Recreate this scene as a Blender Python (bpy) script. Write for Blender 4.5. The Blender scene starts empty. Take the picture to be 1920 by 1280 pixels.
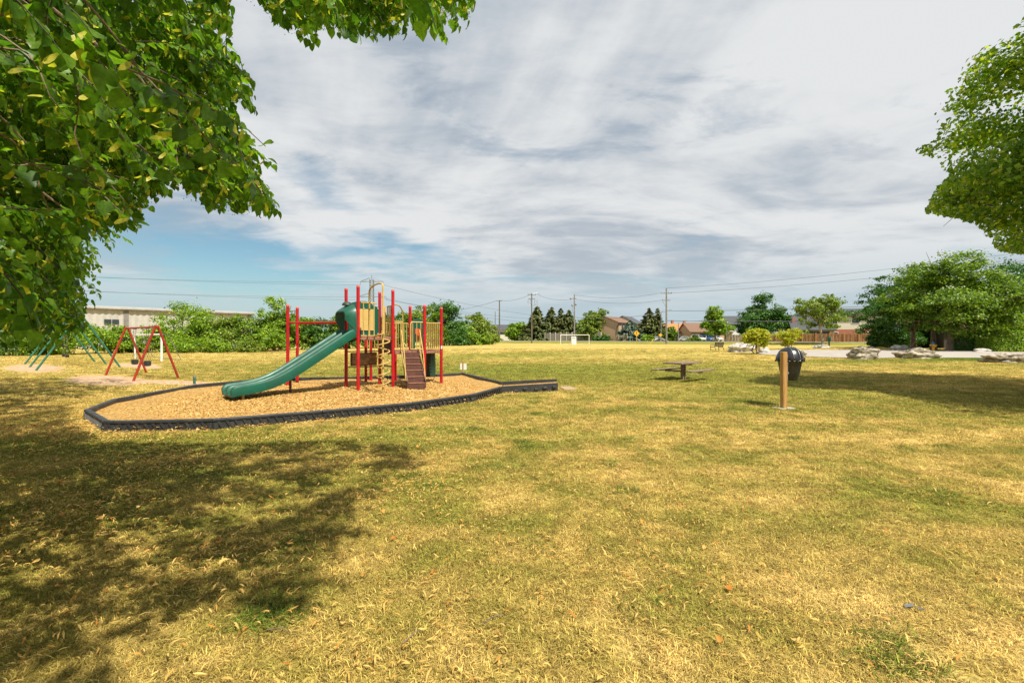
import bpy, math, random
import numpy as np
from mathutils import Vector, Matrix

random.seed(7)
RNG = np.random.default_rng(7)
R = math.radians
scene = bpy.context.scene
COL = scene.collection

# ------------------------------------------------------------------ camera
F, CX, HY, H = 853.3, 960.0, 634.0, 1.7        # focal length and horizon in photo pixels, eye height in metres
cam = bpy.data.cameras.new('camera')
cam.sensor_width = 36.0
cam.lens = 16.0
cam.shift_y = -6.0 / 1920.0
cam.clip_start = 0.05
cam.clip_end = 6000
camo = bpy.data.objects.new('camera', cam)
camo.location = (0, 0, H)
camo.rotation_euler = (R(90), 0, 0)
COL.objects.link(camo)
scene.camera = camo

# ------------------------------------------------------------------ sky, sun, exposure
SUN_EL = R(57)
SUN_H = Vector((0.62, -0.78, 0)).normalized()          # horizontal direction towards the sun
SUN_DIR = Vector((SUN_H.x * math.cos(SUN_EL), SUN_H.y * math.cos(SUN_EL), math.sin(SUN_EL)))
world = bpy.data.worlds.new('World')
scene.world = world
world.use_nodes = True


class NT:
    """short-hand for building node trees"""
    def __init__(self, tree):
        self.t = tree
        tree.nodes.clear()

    def n(self, typ, **kw):
        nd = self.t.nodes.new(typ)
        ins = kw.pop('ins', {})
        for k, v in kw.items():
            setattr(nd, k, v)
        for k, v in ins.items():
            self.set(nd.inputs[k], v)
        return nd

    def set(self, sock, v):
        if isinstance(v, bpy.types.NodeSocket):
            self.t.links.new(v, sock)
        else:
            sock.default_value = v

    def math(self, op, a, b=0.0, c=0.0, clamp=False):
        nd = self.t.nodes.new('ShaderNodeMath')
        nd.operation = op
        nd.use_clamp = clamp
        self.set(nd.inputs[0], a)
        self.set(nd.inputs[1], b)
        self.set(nd.inputs[2], c)
        return nd.outputs[0]

    def vmath(self, op, a, b=(0, 0, 0), out=0):
        nd = self.t.nodes.new('ShaderNodeVectorMath')
        nd.operation = op
        self.set(nd.inputs[0], a)
        self.set(nd.inputs[1], b)
        return nd.outputs[out]

    def ramp(self, v, lo, hi, a=0.0, b=1.0, smooth=True):
        nd = self.t.nodes.new('ShaderNodeMapRange')
        nd.interpolation_type = 'SMOOTHSTEP' if smooth else 'LINEAR'
        nd.clamp = True
        for i, q in enumerate((v, lo, hi, a, b)):
            self.set(nd.inputs[i], q)
        return nd.outputs[0]

    def mix(self, fac, a, b, blend='MIX'):
        nd = self.t.nodes.new('ShaderNodeMix')
        nd.data_type = 'RGBA'
        nd.blend_type = blend
        self.set(nd.inputs[0], fac)
        for s, q in ((nd.inputs[6], a), (nd.inputs[7], b)):
            if not isinstance(q, bpy.types.NodeSocket) and len(q) == 3:
                q = (*q, 1)
            self.set(s, q)
        return nd.outputs[2]

    def noise(self, vec, scale, detail=4.0, rough=0.5, dist=0.0, out=0):
        nd = self.t.nodes.new('ShaderNodeTexNoise')
        self.set(nd.inputs['Vector'], vec)
        nd.inputs['Scale'].default_value = scale
        nd.inputs['Detail'].default_value = detail
        nd.inputs['Roughness'].default_value = rough
        nd.inputs['Distortion'].default_value = dist
        return nd.outputs[out]


SKY_STRENGTH = 0.12
w = NT(world.node_tree)
tc = w.n('ShaderNodeTexCoord')
d = w.vmath('NORMALIZE', tc.outputs['Generated'])
sep = w.n('ShaderNodeSeparateXYZ', ins={0: d})
zc = w.math('ADD', w.math('MAXIMUM', sep.outputs[2], 0.0), 0.12)
plane = w.n('ShaderNodeCombineXYZ', ins={0: w.math('DIVIDE', sep.outputs[0], zc), 1: w.math('DIVIDE', sep.outputs[1], zc)}).outputs[0]
stretch = w.n('ShaderNodeMapping', ins={'Vector': plane, 'Rotation': (0, 0, R(-28)), 'Scale': (0.75, 1.25, 1)}).outputs[0]
nA = w.noise(stretch, 0.85, 9, 0.56, 0.55)
nB = w.noise(w.vmath('ADD', plane, (2.1, 7.7, 0)), 0.55, 6, 0.55, 0.9)
nC = w.noise(w.vmath('ADD', stretch, (3.3, 9.1, 0)), 3.2, 8, 0.6, 0.3)
nW = w.noise(w.vmath('ADD', plane, (1.3, 5.1, 0)), 1.6, 5, 0.55, 0.0, out=1)
warp = w.vmath('ADD', d, w.vmath('MULTIPLY', w.vmath('SUBTRACT', nW, (0.5, 0.5, 0.5)), (0.30, 0.30, 0.16)))


def sky_blob(vec, r, wgt):
    v = Vector(vec).normalized()
    dist = w.vmath('DISTANCE', w.vmath('MULTIPLY', warp, (1, 1, 1.9)), (v.x, v.y, v.z * 1.9), out=1)
    return w.math('MULTIPLY', w.ramp(dist, r, 0.0), wgt)


blue = w.ramp(nA, 0.46, 0.30)
blue = w.math('MULTIPLY', blue, 0.45)
for vec, r, wgt in (((-.42, 1, .345), .13, .75), ((-.19, 1, .18), .16, .95), ((-.33, 1, .205), .12, .8),
                    ((-.70, 1, .20), .26, .9), ((-.50, 1, .13), .25, .7), ((-.27, 1, .57), .18, .45), ((.38, 1, .24), .16, .28)):
    blue = w.math('ADD', blue, sky_blob(vec, r, wgt))
# the gap in the cloud deck opens towards the lower left of the view and goes on beyond it
gap = w.math('MULTIPLY', w.ramp(sep.outputs[0], 0.25, -0.75), w.ramp(sep.outputs[2], 0.26, 0.02))
blue = w.math('ADD', blue, w.math('MULTIPLY', gap, 0.42))
wisp = w.ramp(nC, 0.36, 0.66)
blue = w.math('MULTIPLY', w.math('SUBTRACT', blue, w.math('MULTIPLY', wisp, 0.38)), 1.0, clamp=True)
shade = w.math('ADD', w.math('MULTIPLY', nB, 0.74), w.math('MULTIPLY', nC, 0.26))
cloud = w.mix(w.ramp(shade, 0.38, 0.56), (2.6, 2.95, 3.35), (4.6, 4.7, 4.75))
sky = w.n('ShaderNodeTexSky', sky_type='NISHITA', sun_disc=False, sun_elevation=SUN_EL,
          sun_rotation=math.atan2(SUN_H.x, SUN_H.y), air_density=1.0, dust_density=0.6, ozone_density=1.5)
tint = w.mix(1.0, sky.outputs[0], (0.54, 0.66, 0.62), 'MULTIPLY')
hz = w.ramp(sep.outputs[2], 0.22, 0.0)
cloud = w.mix(w.math('MULTIPLY', hz, 0.75), cloud, (3.25, 3.85, 4.1))
col = w.mix(blue, cloud, tint)
col = w.mix(w.math('MULTIPLY', w.ramp(sep.outputs[2], 0.16, 0.0), 0.8), col, (2.85, 3.55, 3.9))
bg = w.n('ShaderNodeBackground', ins={'Color': col, 'Strength': SKY_STRENGTH})
wo = w.n('ShaderNodeOutputWorld', ins={'Surface': bg.outputs[0]})

sun = bpy.data.lights.new('sun', 'SUN')
sun.energy = 5.0
sun.angle = R(0.6)
sun.color = (1.0, 0.93, 0.80)
suno = bpy.data.objects.new('sun', sun)
suno.rotation_euler = SUN_DIR.to_track_quat('Z', 'Y').to_euler()
COL.objects.link(suno)

scene.view_settings.view_transform = 'Standard'
scene.view_settings.look = 'None'
scene.view_settings.exposure = 0.5
scene.view_settings.gamma = 1.0
scene.view_settings.use_curve_mapping = False
scene.cycles.max_bounces = 4
scene.cycles.transparent_max_bounces = 6


# ------------------------------------------------------------------ place: ground height and pixel rays
def sstep(a, b, t):
    t = np.clip((np.asarray(t, float) - a) / (b - a), 0, 1)
    return t * t * (3 - 2 * t)


def road_v(x, y):                                   # metres beyond the near edge of the road
    return (x - 6.0) * 0.545 + (y - 132.0) * 0.839


def g(x, y):
    z = 0.35 * sstep(25, 55, 0.55 * x + 0.835 * y) * sstep(-60, -5, x) + 0.45 * sstep(-9, -1, road_v(x, y))
    return z


def gf(x, y):
    return float(g(x, y))


def at(px, py, Y):
    return Vector(((px - CX) / F * Y, Y, H + (HY - py) / F * Y))


def gnd(px, py, z=None):
    """ground point under a photo pixel"""
    if z is not None:
        Y = (H - z) * F / (py - HY)
        return Vector(((px - CX) / F * Y, Y, z))
    k = (px - CX) / F
    lo = 0.5
    Y = lo
    while Y < 400:
        if H + (HY - py) / F * Y < gf(k * Y, Y):
            break
        lo = Y
        Y += 1.0
    hi = Y
    for _ in range(30):
        m = (lo + hi) / 2
        if H + (HY - py) / F * m < gf(k * m, m):
            hi = m
        else:
            lo = m
    return Vector((k * lo, lo, gf(k * lo, lo)))


def gx(px, Y):
    x = (px - CX) / F * Y
    return Vector((x, Y, gf(x, Y)))


def beyond(px, v):                                   # ground point under pixel column px, v metres beyond the road edge
    k = (px - CX) / F
    return gx(px, (v + 114.02) / (0.545 * k + 0.839))


# ------------------------------------------------------------------ materials
MATS = {}


def pm(name, c1, c2=None, scale=6.0, rough=0.6, bump=0.0, metal=0.0, detail=5, spec=0.5, stretch=(1, 1, 1), coord='Object', bscale=None, lo=0.35, hi=0.65, wear=0.0, dust=(0.36, 0.29, 0.21)):
    m = bpy.data.materials.new(name)
    m.use_nodes = True
    t = NT(m.node_tree)
    tcn = t.n('ShaderNodeTexCoord')
    v = tcn.outputs['Object']
    if coord == 'World':
        v = t.n('ShaderNodeNewGeometry').outputs['Position']
    else:
        rnd = t.n('ShaderNodeObjectInfo').outputs['Random']
        v = t.vmath('ADD', v, t.n('ShaderNodeCombineXYZ', ins={0: t.math('MULTIPLY', rnd, 37.0), 1: t.math('MULTIPLY', rnd, 11.0)}).outputs[0])
    v = t.n('ShaderNodeMapping', ins={'Vector': v, 'Scale': stretch}).outputs[0]
    nz = t.noise(v, scale, detail, 0.6)
    c2 = c2 or tuple(q * 0.72 for q in c1)
    colr = t.mix(t.ramp(nz, lo, hi), c1, c2)
    if wear:      # dust, scuffs and faded spots
        w1 = t.noise(v, scale * 4.5, 7, 0.7, 0.4)
        w2 = t.noise(v, scale * 0.8, 4, 0.6)
        wm = t.ramp(t.math('ADD', t.math('MULTIPLY', w1, 0.6), t.math('MULTIPLY', w2, 0.4)), 0.50, 0.66)
        colr = t.mix(t.math('MULTIPLY', wm, wear), colr, dust)
    p = t.n('ShaderNodeBsdfPrincipled', ins={'Base Color': colr, 'Metallic': metal, 'Specular IOR Level': spec})
    t.set(p.inputs['Roughness'], t.ramp(nz, 0.3, 0.7, max(rough - 0.07, 0.02), min(rough + 0.1, 1), smooth=False))
    if bump:
        nb = t.noise(v, bscale or scale * 2.5, 6, 0.65)
        b = t.n('ShaderNodeBump', ins={'Strength': bump, 'Distance': 0.02, 'Height': nb})
        t.set(p.inputs['Normal'], b.outputs[0])
    t.n('ShaderNodeOutputMaterial', ins={'Surface': p.outputs[0]})
    MATS[name] = m
    return m


def leaf_mat(name, c_dark, c_pale, c_alt, transl=0.35, twig=(0.05, 0.035, 0.02), rough=0.45, spec=0.3, veins=False):
    """foliage: attribute rnd 0..1 picks the leaf colour, 1..2 the bract colour, above 2 the twig"""
    m = bpy.data.materials.new(name)
    m.use_nodes = True
    t = NT(m.node_tree)
    a = t.n('ShaderNodeAttribute', attribute_name='rnd').outputs['Fac']
    c = t.mix(t.ramp(a, 0.0, 0.75, smooth=False), c_dark, c_pale)  # random tone per leaf, from dark to pale green
    c = t.mix(t.ramp(a, 0.80, 1.0), c, c_alt)
    c = t.mix(t.ramp(a, 1.9, 2.0), c, twig)
    gm = t.n('ShaderNodeNewGeometry')
    if veins:
        mot = t.noise(gm.outputs['Position'], 55, 3, 0.6)
        c = t.mix(1.0, c, t.mix(t.ramp(mot, .3, .7), (0.72, 0.76, 0.7), (1.25, 1.2, 1.2)), 'MULTIPLY')
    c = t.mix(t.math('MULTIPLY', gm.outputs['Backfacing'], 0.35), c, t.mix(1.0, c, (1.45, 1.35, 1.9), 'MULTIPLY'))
    p = t.n('ShaderNodeBsdfPrincipled', ins={'Base Color': c, 'Roughness': rough, 'Specular IOR Level': spec})
    tr = t.n('ShaderNodeBsdfTranslucent', ins={'Color': t.mix(1.0, c, (1.5, 1.6, 0.55), 'MULTIPLY')})
    fac = t.math('MULTIPLY', t.ramp(a, 2.0, 1.8), transl)
    mx = t.n('ShaderNodeMixShader', ins={0: fac, 1: p.outputs[0], 2: tr.outputs[0]})
    t.n('ShaderNodeOutputMaterial', ins={'Surface': mx.outputs[0]})
    MATS[name] = m
    return m


def lawn_group():
    """dry lawn colour by world position: straw, green and bare patches; Green is a mask of the thirsty and the watered turf"""
    gr = bpy.data.node_groups.new('lawn_colour', 'ShaderNodeTree')
    gr.interface.new_socket('Green', in_out='INPUT', socket_type='NodeSocketFloat')
    gr.interface.new_socket('Color', in_out='OUTPUT', socket_type='NodeSocketColor')
    t = NT(gr)
    gi = t.n('NodeGroupInput')
    pos = t.n('ShaderNodeNewGeometry').outputs['Position']
    flat = t.vmath('MULTIPLY', pos, (1, 1, 0))
    n1 = t.noise(flat, 0.16, 4, 0.55, 0.3)
    n2 = t.noise(flat, 1.15, 6, 0.62, 0.5)
    mow = t.noise(t.n('ShaderNodeMapping', ins={'Vector': flat, 'Rotation': (0, 0, R(-24)), 'Scale': (0.10, 1.0, 1)}).outputs[0], 0.8, 4, 0.6)
    s = t.math('ADD', t.math('MULTIPLY', n1, 0.24), t.math('MULTIPLY', n2, 0.48))
    s = t.math('ADD', s, t.math('MULTIPLY', mow, 0.28))
    s = t.math('ADD', s, t.math('MULTIPLY', gi.outputs[0], 0.30))
    c = t.mix(t.ramp(s, 0.45, 0.54), (0.68, 0.520, 0.190), (0.48, 0.370, 0.103))
    c = t.mix(t.ramp(s, 0.54, 0.66), c, (0.265, 0.258, 0.046))
    c = t.mix(t.ramp(s, 0.72, 0.92), c, (0.105, 0.185, 0.018))
    t.n('NodeGroupOutput', ins={0: c})
    return gr


LAWN = lawn_group()


def ground_mat():
    m = bpy.data.materials.new('lawn_soil')
    m.use_nodes = True
    t = NT(m.node_tree)
    green = t.n('ShaderNodeAttribute', attribute_name='green').outputs['Fac']
    bare = t.n('ShaderNodeAttribute', attribute_name='bare').outputs['Fac']
    gn = t.n('ShaderNodeGroup', node_tree=LAWN)
    t.set(gn.inputs[0], green)
    pos = t.n('ShaderNodeNewGeometry').outputs['Position']
    fib = t.noise(t.n('ShaderNodeMapping', ins={'Vector': pos, 'Scale': (1, 0.55, 1)}).outputs[0], 26, 6, 0.75)
    fib2 = t.noise(pos, 5.5, 6, 0.7, 0.5)
    cc = t.mix(t.ramp(fib, 0.33, 0.66), t.mix(1.0, gn.outputs[0], (0.42, 0.44, 0.36), 'MULTIPLY'), t.mix(1.0, gn.outputs[0], (1.26, 1.22, 1.2), 'MULTIPLY'))
    cc = t.mix(t.ramp(fib2, 0.35, 0.70, 0.0, 0.45), cc, t.mix(1.0, cc, (0.62, 0.66, 0.55), 'MULTIPLY'))
    dirt = t.mix(t.ramp(fib2, 0.35, 0.6), (0.60, 0.45, 0.33), (0.38, 0.23, 0.11))
    bm = t.ramp(t.math('ADD', bare, t.math('MULTIPLY', t.math('SUBTRACT', fib2, 0.5), 0.8)), 0.35, 0.60)
    cc = t.mix(bm, cc, dirt)
    p = t.n('ShaderNodeBsdfPrincipled', ins={'Base Color': cc, 'Roughness': 0.95, 'Specular IOR Level': 0.1})
    b = t.n('ShaderNodeBump', ins={'Strength': 0.7, 'Distance': 0.035, 'Height': t.math('ADD', fib, t.math('MULTIPLY', fib2, 0.6))})
    t.set(p.inputs['Normal'], b.outputs[0])
    t.n('ShaderNodeOutputMaterial', ins={'Surface': p.outputs[0]})
    return m


def blade_mat():
    m = bpy.data.materials.new('grass_blade')
    m.use_nodes = True
    t = NT(m.node_tree)
    tint = t.n('ShaderNodeAttribute', attribute_name='tint', attribute_type='INSTANCER').outputs['Fac']
    rnd = t.n('ShaderNodeAttribute', attribute_name='rnd').outputs['Fac']
    gn = t.n('ShaderNodeGroup', node_tree=LAWN)
    t.set(gn.inputs[0], t.math('ADD', tint, t.math('MULTIPLY', t.math('SUBTRACT', rnd, 0.5), 0.38)))
    c = t.mix(t.ramp(rnd, .15, .95), t.mix(1.0, gn.outputs[0], (0.50, 0.50, 0.40), 'MULTIPLY'), t.mix(1.0, gn.outputs[0], (1.75, 1.70, 1.80), 'MULTIPLY'))
    inst = t.n('ShaderNodeObjectInfo').outputs['Random']
    c = t.mix(1.0, c, t.mix(inst, (0.62, 0.60, 0.55), (1.35, 1.35, 1.38)), 'MULTIPLY')
    p = t.n('ShaderNodeBsdfPrincipled', ins={'Base Color': c, 'Roughness': 0.7, 'Specular IOR Level': 0.2})
    tr = t.n('ShaderNodeBsdfTranslucent', ins={'Color': c})
    mx = t.n('ShaderNodeMixShader', ins={0: 0.3, 1: p.outputs[0], 2: tr.outputs[0]})
    t.n('ShaderNodeOutputMaterial', ins={'Surface': mx.outputs[0]})
    return m


def tint_mat(name, stops, rough=0.7, transl=0.2):
    """scattered pieces: instance attribute tint runs along colour stops"""
    m = bpy.data.materials.new(name)
    m.use_nodes = True
    t = NT(m.node_tree)
    tint = t.n('ShaderNodeAttribute', attribute_name='tint', attribute_type='INSTANCER').outputs['Fac']
    cr = t.n('ShaderNodeValToRGB', ins={0: tint})
    e = cr.color_ramp.elements
    while len(e) < len(stops):
        e.new(0.5)
    for i, (q, c) in enumerate(stops):
        e[i].position = q
        e[i].color = (*c, 1)
    p = t.n('ShaderNodeBsdfPrincipled', ins={'Base Color': cr.outputs[0], 'Roughness': rough, 'Specular IOR Level': 0.25})
    tr = t.n('ShaderNodeBsdfTranslucent', ins={'Color': cr.outputs[0]})
    mx = t.n('ShaderNodeMixShader', ins={0: transl, 1: p.outputs[0], 2: tr.outputs[0]})
    t.n('ShaderNodeOutputMaterial', ins={'Surface': mx.outputs[0]})
    return m


def glass_mat(name, c):
    m = bpy.data.materials.new(name)
    m.use_nodes = True
    t = NT(m.node_tree)
    p = t.n('ShaderNodeBsdfPrincipled', ins={'Base Color': (*c, 1), 'Roughness': 0.08, 'Specular IOR Level': 0.8})
    t.n('ShaderNodeOutputMaterial', ins={'Surface': p.outputs[0]})
    MATS[name] = m
    return m


M_GROUND = ground_mat()
M_BLADE = blade_mat()
RED = pm('red_paint', (0.50, 0.005, 0.013), (0.36, 0.003, 0.009), 3, 0.42, 0.03, wear=0.22, dust=(0.55, 0.12, 0.10))
REDCAP = pm('red_cap', (0.66, 0.10, 0.08), (0.55, 0.06, 0.05), 8, 0.55)
SWINGRED = pm('swing_red', (0.36, 0.026, 0.010), (0.26, 0.018, 0.009), 5, 0.5, 0.05)
SWINGGREEN = pm('swing_green', (0.03, 0.17, 0.10), (0.02, 0.11, 0.07), 5, 0.45)
TAN = pm('tan_coated_tube', (0.56, 0.40, 0.12), (0.45, 0.30, 0.085), 5, 0.5, wear=0.3, dust=(0.38, 0.27, 0.12))
TANPANEL = pm('tan_panel', (0.62, 0.43, 0.145), (0.54, 0.37, 0.11), 2, 0.5)
GREEN = pm('green_plastic', (0.001, 0.092, 0.054), (0.001, 0.068, 0.041), 2.2, 0.44, 0.05, wear=0.14, dust=(0.04, 0.19, 0.125))
DGREEN = pm('dark_green_plastic', (0.022, 0.055, 0.030), (0.015, 0.038, 0.022), 3, 0.5)
BROWN = pm('brown_coated_steel', (0.120, 0.048, 0.032), (0.085, 0.033, 0.024), 6, 0.6, 0.08)
TREADEDGE = pm('worn_tread', (0.34, 0.17, 0.11), (0.19, 0.08, 0.055), 18, 0.7, 0.2)
BUBBLE = pm('amber_panel', (0.34, 0.17, 0.045), (0.13, 0.06, 0.018), 9, 0.22, 0.25, spec=0.7)
ORANGE = pm('orange_plastic', (0.80, 0.10, 0.02), None, 3, 0.4)
BLACKP = pm('black_plastic', (0.034, 0.036, 0.040), (0.022, 0.023, 0.026), 4, 0.52, 0.12, wear=0.35, dust=(0.15, 0.125, 0.10))
BINP = pm('bin_plastic', (0.016, 0.017, 0.022), (0.009, 0.010, 0.013), 3, 0.26, 0.05, spec=0.6, wear=0.25, dust=(0.06, 0.055, 0.05))
BAG = pm('bin_bag', (0.012, 0.012, 0.014), None, 20, 0.22, 0.5, spec=0.7)
WOODPOST = pm('pine_post', (0.50, 0.285, 0.085), (0.33, 0.165, 0.045), 9, 0.75, 0.2, stretch=(3, 3, 0.18))
WOODOLD = pm('weathered_wood', (0.26, 0.19, 0.125), (0.14, 0.09, 0.055), 10, 0.85, 0.3, stretch=(0.25, 2.5, 2.5))
FENCEWOOD = pm('cedar_board', (0.40, 0.20, 0.085), (0.25, 0.115, 0.05), 3, 0.8, 0.1, stretch=(2, 2, 0.3))
FENCEPOST = pm('cedar_post', (0.50, 0.26, 0.09), (0.38, 0.18, 0.06), 3, 0.8)
FENCETAN = pm('tan_board', (0.42, 0.30, 0.19), (0.33, 0.22, 0.13), 3, 0.8)
FENCEGREY = pm('grey_noise_panel', (0.29, 0.265, 0.23), (0.23, 0.205, 0.175), 2, 0.85, 0.1, stretch=(0.3, 0.3, 2))
CONC = pm('concrete', (0.55, 0.50, 0.41), (0.46, 0.41, 0.33), 4, 0.85, 0.1)
POLEWOOD = pm('pole_wood', (0.155, 0.14, 0.115), (0.10, 0.088, 0.07), 2, 0.85, 0.1, stretch=(4, 4, 0.3))
POLECONC = pm('pole_concrete', (0.22, 0.215, 0.20), (0.165, 0.16, 0.15), 2, 0.8)
STEEL = pm('galvanised_steel', (0.30, 0.31, 0.32), (0.20, 0.21, 0.22), 6, 0.45, metal=0.6)
WHITEP = pm('white_paint', (0.80, 0.80, 0.77), (0.68, 0.67, 0.63), 3, 0.5)
WIRE = pm('wire', (0.10, 0.105, 0.11), None, 3, 0.6)
DARKIRON = pm('dark_iron', (0.05, 0.038, 0.028), (0.03, 0.022, 0.018), 8, 0.55)
RUBBER = pm('swing_rubber', (0.03, 0.032, 0.036), None, 6, 0.55)
CHAIN = pm('chain', (0.25, 0.22, 0.17), (0.12, 0.10, 0.07), 30, 0.5, metal=0.5)
ASPHALT = pm('driveway_asphalt', (0.38, 0.345, 0.305), (0.31, 0.28, 0.245), 0.9, 0.9, 0.3, coord='World', bscale=30)
ROADM = pm('road_asphalt', (0.30, 0.285, 0.26), (0.24, 0.225, 0.205), 0.6, 0.9, 0.2, coord='World', bscale=30)
BOULDER = pm('limestone', (0.44, 0.385, 0.30), (0.12, 0.095, 0.07), 3.2, 0.9, 1.0, detail=9, bscale=5, stretch=(1, 1, 2.4), lo=.42, hi=.6)
BOULDERW = pm('pale_limestone', (0.56, 0.53, 0.48), (0.22, 0.195, 0.165), 2.6, 0.9, 0.9, detail=9, bscale=5, stretch=(1, 1, 2), lo=.45, hi=.66)
BARK = pm('bark', (0.25, 0.18, 0.12), (0.12, 0.08, 0.05), 5, 0.9, 0.9, stretch=(2.2, 2.2, 0.4))
BARKL = pm('pale_bark', (0.50, 0.43, 0.31), (0.33, 0.26, 0.17), 4, 0.85, 0.3)
YELLOW = pm('yellow_paint', (0.80, 0.44, 0.015), (0.70, 0.36, 0.012), 5, 0.45)
BLUEP = pm('blue_paint', (0.02, 0.22, 0.55), None, 5, 0.45)
SIGNW = pm('sign_white', (0.80, 0.78, 0.72), (0.72, 0.70, 0.65), 4, 0.5)
GLASS = glass_mat('window_glass', (0.035, 0.045, 0.055))
TYRE = pm('tyre', (0.02, 0.02, 0.02), None, 5, 0.8)
L_LIND = leaf_mat('linden_leaf', (0.040, 0.110, 0.012), (0.155, 0.290, 0.025), (0.58, 0.56, 0.08), 0.52, rough=0.42, spec=0.4, veins=True)
L_MAPLE = leaf_mat('maple_leaf', (0.045, 0.100, 0.008), (0.170, 0.280, 0.018), (0.30, 0.38, 0.03), 0.32)
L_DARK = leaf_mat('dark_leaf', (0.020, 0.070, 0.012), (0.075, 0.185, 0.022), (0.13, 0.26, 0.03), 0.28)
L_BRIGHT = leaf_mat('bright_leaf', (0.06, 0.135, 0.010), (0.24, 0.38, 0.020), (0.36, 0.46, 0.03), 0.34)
L_OLIVE = leaf_mat('olive_leaf', (0.06, 0.115, 0.014), (0.23, 0.32, 0.032), (0.34, 0.36, 0.06), 0.32)
L_YELLOW = leaf_mat('yellow_green_leaf', (0.16, 0.20, 0.014), (0.50, 0.50, 0.035), (0.66, 0.60, 0.07), 0.45)
L_SPRUCE = leaf_mat('spruce_needles', (0.045, 0.075, 0.020), (0.150, 0.180, 0.045), (0.27, 0.26, 0.07), 0.10, rough=0.6)
L_BLUESP = leaf_mat('blue_spruce_needles', (0.035, 0.075, 0.045), (0.13, 0.19, 0.12), (0.22, 0.27, 0.17), 0.10, rough=0.6)
L_MAPLE2 = leaf_mat('yellowing_maple_leaf', (0.060, 0.140, 0.010), (0.240, 0.365, 0.026), (0.45, 0.50, 0.05), 0.44)


# ------------------------------------------------------------------ mesh helpers
class MB:
    def __init__(self):
        self.v, self.f = [], []

    def add(self, vs, fs):
        o = len(self.v)
        self.v.extend([tuple(q) for q in vs])
        self.f.extend([tuple(i + o for i in q) for q in fs])
        return self

    def hexa(self, p):          # 8 corners: bottom four counter-clockwise, then top four
        return self.add(p, [(3, 2, 1, 0), (4, 5, 6, 7), (0, 1, 5, 4), (1, 2, 6, 5), (2, 3, 7, 6), (3, 0, 4, 7)])

    def box(self, c, s, rz=0.0, rot=None):
        M = rot or Matrix.Rotation(rz, 3, 'Z')
        c = Vector(c)
        hx, hy, hz = (q / 2 for q in s)
        return self.hexa([c + M @ Vector(q) for q in ((-hx, -hy, -hz), (hx, -hy, -hz), (hx, hy, -hz), (-hx, hy, -hz),
                                                      (-hx, -hy, hz), (hx, -hy, hz), (hx, hy, hz), (-hx, hy, hz))])

    def bbox(self, c, s, rz=0.0, b=0.01):
        """box with bevelled vertical and top edges"""
        M = Matrix.Rotation(rz, 3, 'Z')
        c = Vector(c)
        hx, hy, hz = (q / 2 for q in s)
        rings = []
        for z, i in ((-hz, 0.0), (hz - b, 0.0), (hz, b)):
            x, y = hx - i, hy - i
            rings.append([c + M @ Vector((q[0], q[1], z)) for q in ((-x + b, -y), (x - b, -y), (x, -y + b), (x, y - b), (x - b, y), (-x + b, y), (-x, y - b), (-x, -y + b))])
        return self.loft(rings, cap=True)

    def loft(self, rings, cap=True, closed=True):
        n = len(rings[0])
        vs = [q for r in rings for q in r]
        fs = []
        for i in range(len(rings) - 1):
            for j in range(n if closed else n - 1):
                a, b = i * n + j, i * n + (j + 1) % n
                fs.append((a, b, b + n, a + n))
        if cap:
            fs.append(tuple(range(n - 1, -1, -1)))
            fs.append(tuple(range((len(rings) - 1) * n, len(rings) * n)))
        return self.add(vs, fs)

    def tube(self, pts, r, n=8, cap=True):
        pts = [Vector(p) for p in pts]
        rs = r if isinstance(r, (list, tuple)) else [r] * len(pts)
        rings = []
        up = None
        for i, p in enumerate(pts):
            t = (pts[min(i + 1, len(pts) - 1)] - pts[max(i - 1, 0)]).normalized()
            if up is None:
                up = Vector((0, 0, 1)) if abs(t.z) < 0.9 else Vector((1, 0, 0))
            u = t.cross(up)
            if u.length < 1e-4:
                u = t.orthogonal()
            u.normalize()
            w_ = u.cross(t).normalized()
            up = w_
            rings.append([p + (u * math.cos(6.28319 * k / n) + w_ * math.sin(6.28319 * k / n)) * rs[i] for k in range(n)])
        # orient outwards
        rings = [rg[::-1] for rg in rings]
        return self.loft(rings, cap)

    def cyl(self, p0, p1, r0, r1=None, n=12):
        return self.tube([p0, p1], [r0, r0 if r1 is None else r1], n)

    def lathe(self, prof, c=(0, 0, 0), n=16, cap=True):
        c = Vector(c)
        return self.loft([[c + Vector((r * math.cos(6.28319 * k / n), r * math.sin(6.28319 * k / n), z)) for k in range(n)] for r, z in prof], cap)

    def prism(self, poly, z0, z1):
        n = len(poly)
        a = sum(poly[i][0] * poly[(i + 1) % n][1] - poly[(i + 1) % n][0] * poly[i][1] for i in range(n))
        if a < 0:
            poly = poly[::-1]
        return self.loft([[(x, y, z0) for x, y in poly], [(x, y, z1) for x, y in poly]])

    def slab(self, poly3, vec):     # planar polygon pushed along vec
        vec = Vector(vec)
        return self.loft([[Vector(p) for p in poly3], [Vector(p) + vec for p in poly3]])

    def sphere(self, c, r, n=10, m=6, sz=1.0):
        return self.lathe([(max(r * math.sin(math.pi * i / m), 1e-4), -r * sz * math.cos(math.pi * i / m)) for i in range(m + 1)], c, n)

    def mesh(self, name, smooth=False):
        me = bpy.data.meshes.new(name)
        me.from_pydata(self.v, [], self.f)
        me.update()
        if smooth:
            me.polygons.foreach_set('use_smooth', [True] * len(me.polygons))
            try:
                me.set_sharp_from_angle(angle=R(40))
            except Exception:
                pass
        return me

    def build(self, name, mat, parent=None, smooth=False, world=False):
        if world and parent is not None:
            o = OFF.get(parent.name, (0, 0, 0))
            self.v = [(x - o[0], y - o[1], z - o[2]) for x, y, z in self.v]
        return link(name, self.mesh(name, smooth), mat, parent)


OFF = {}


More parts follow.
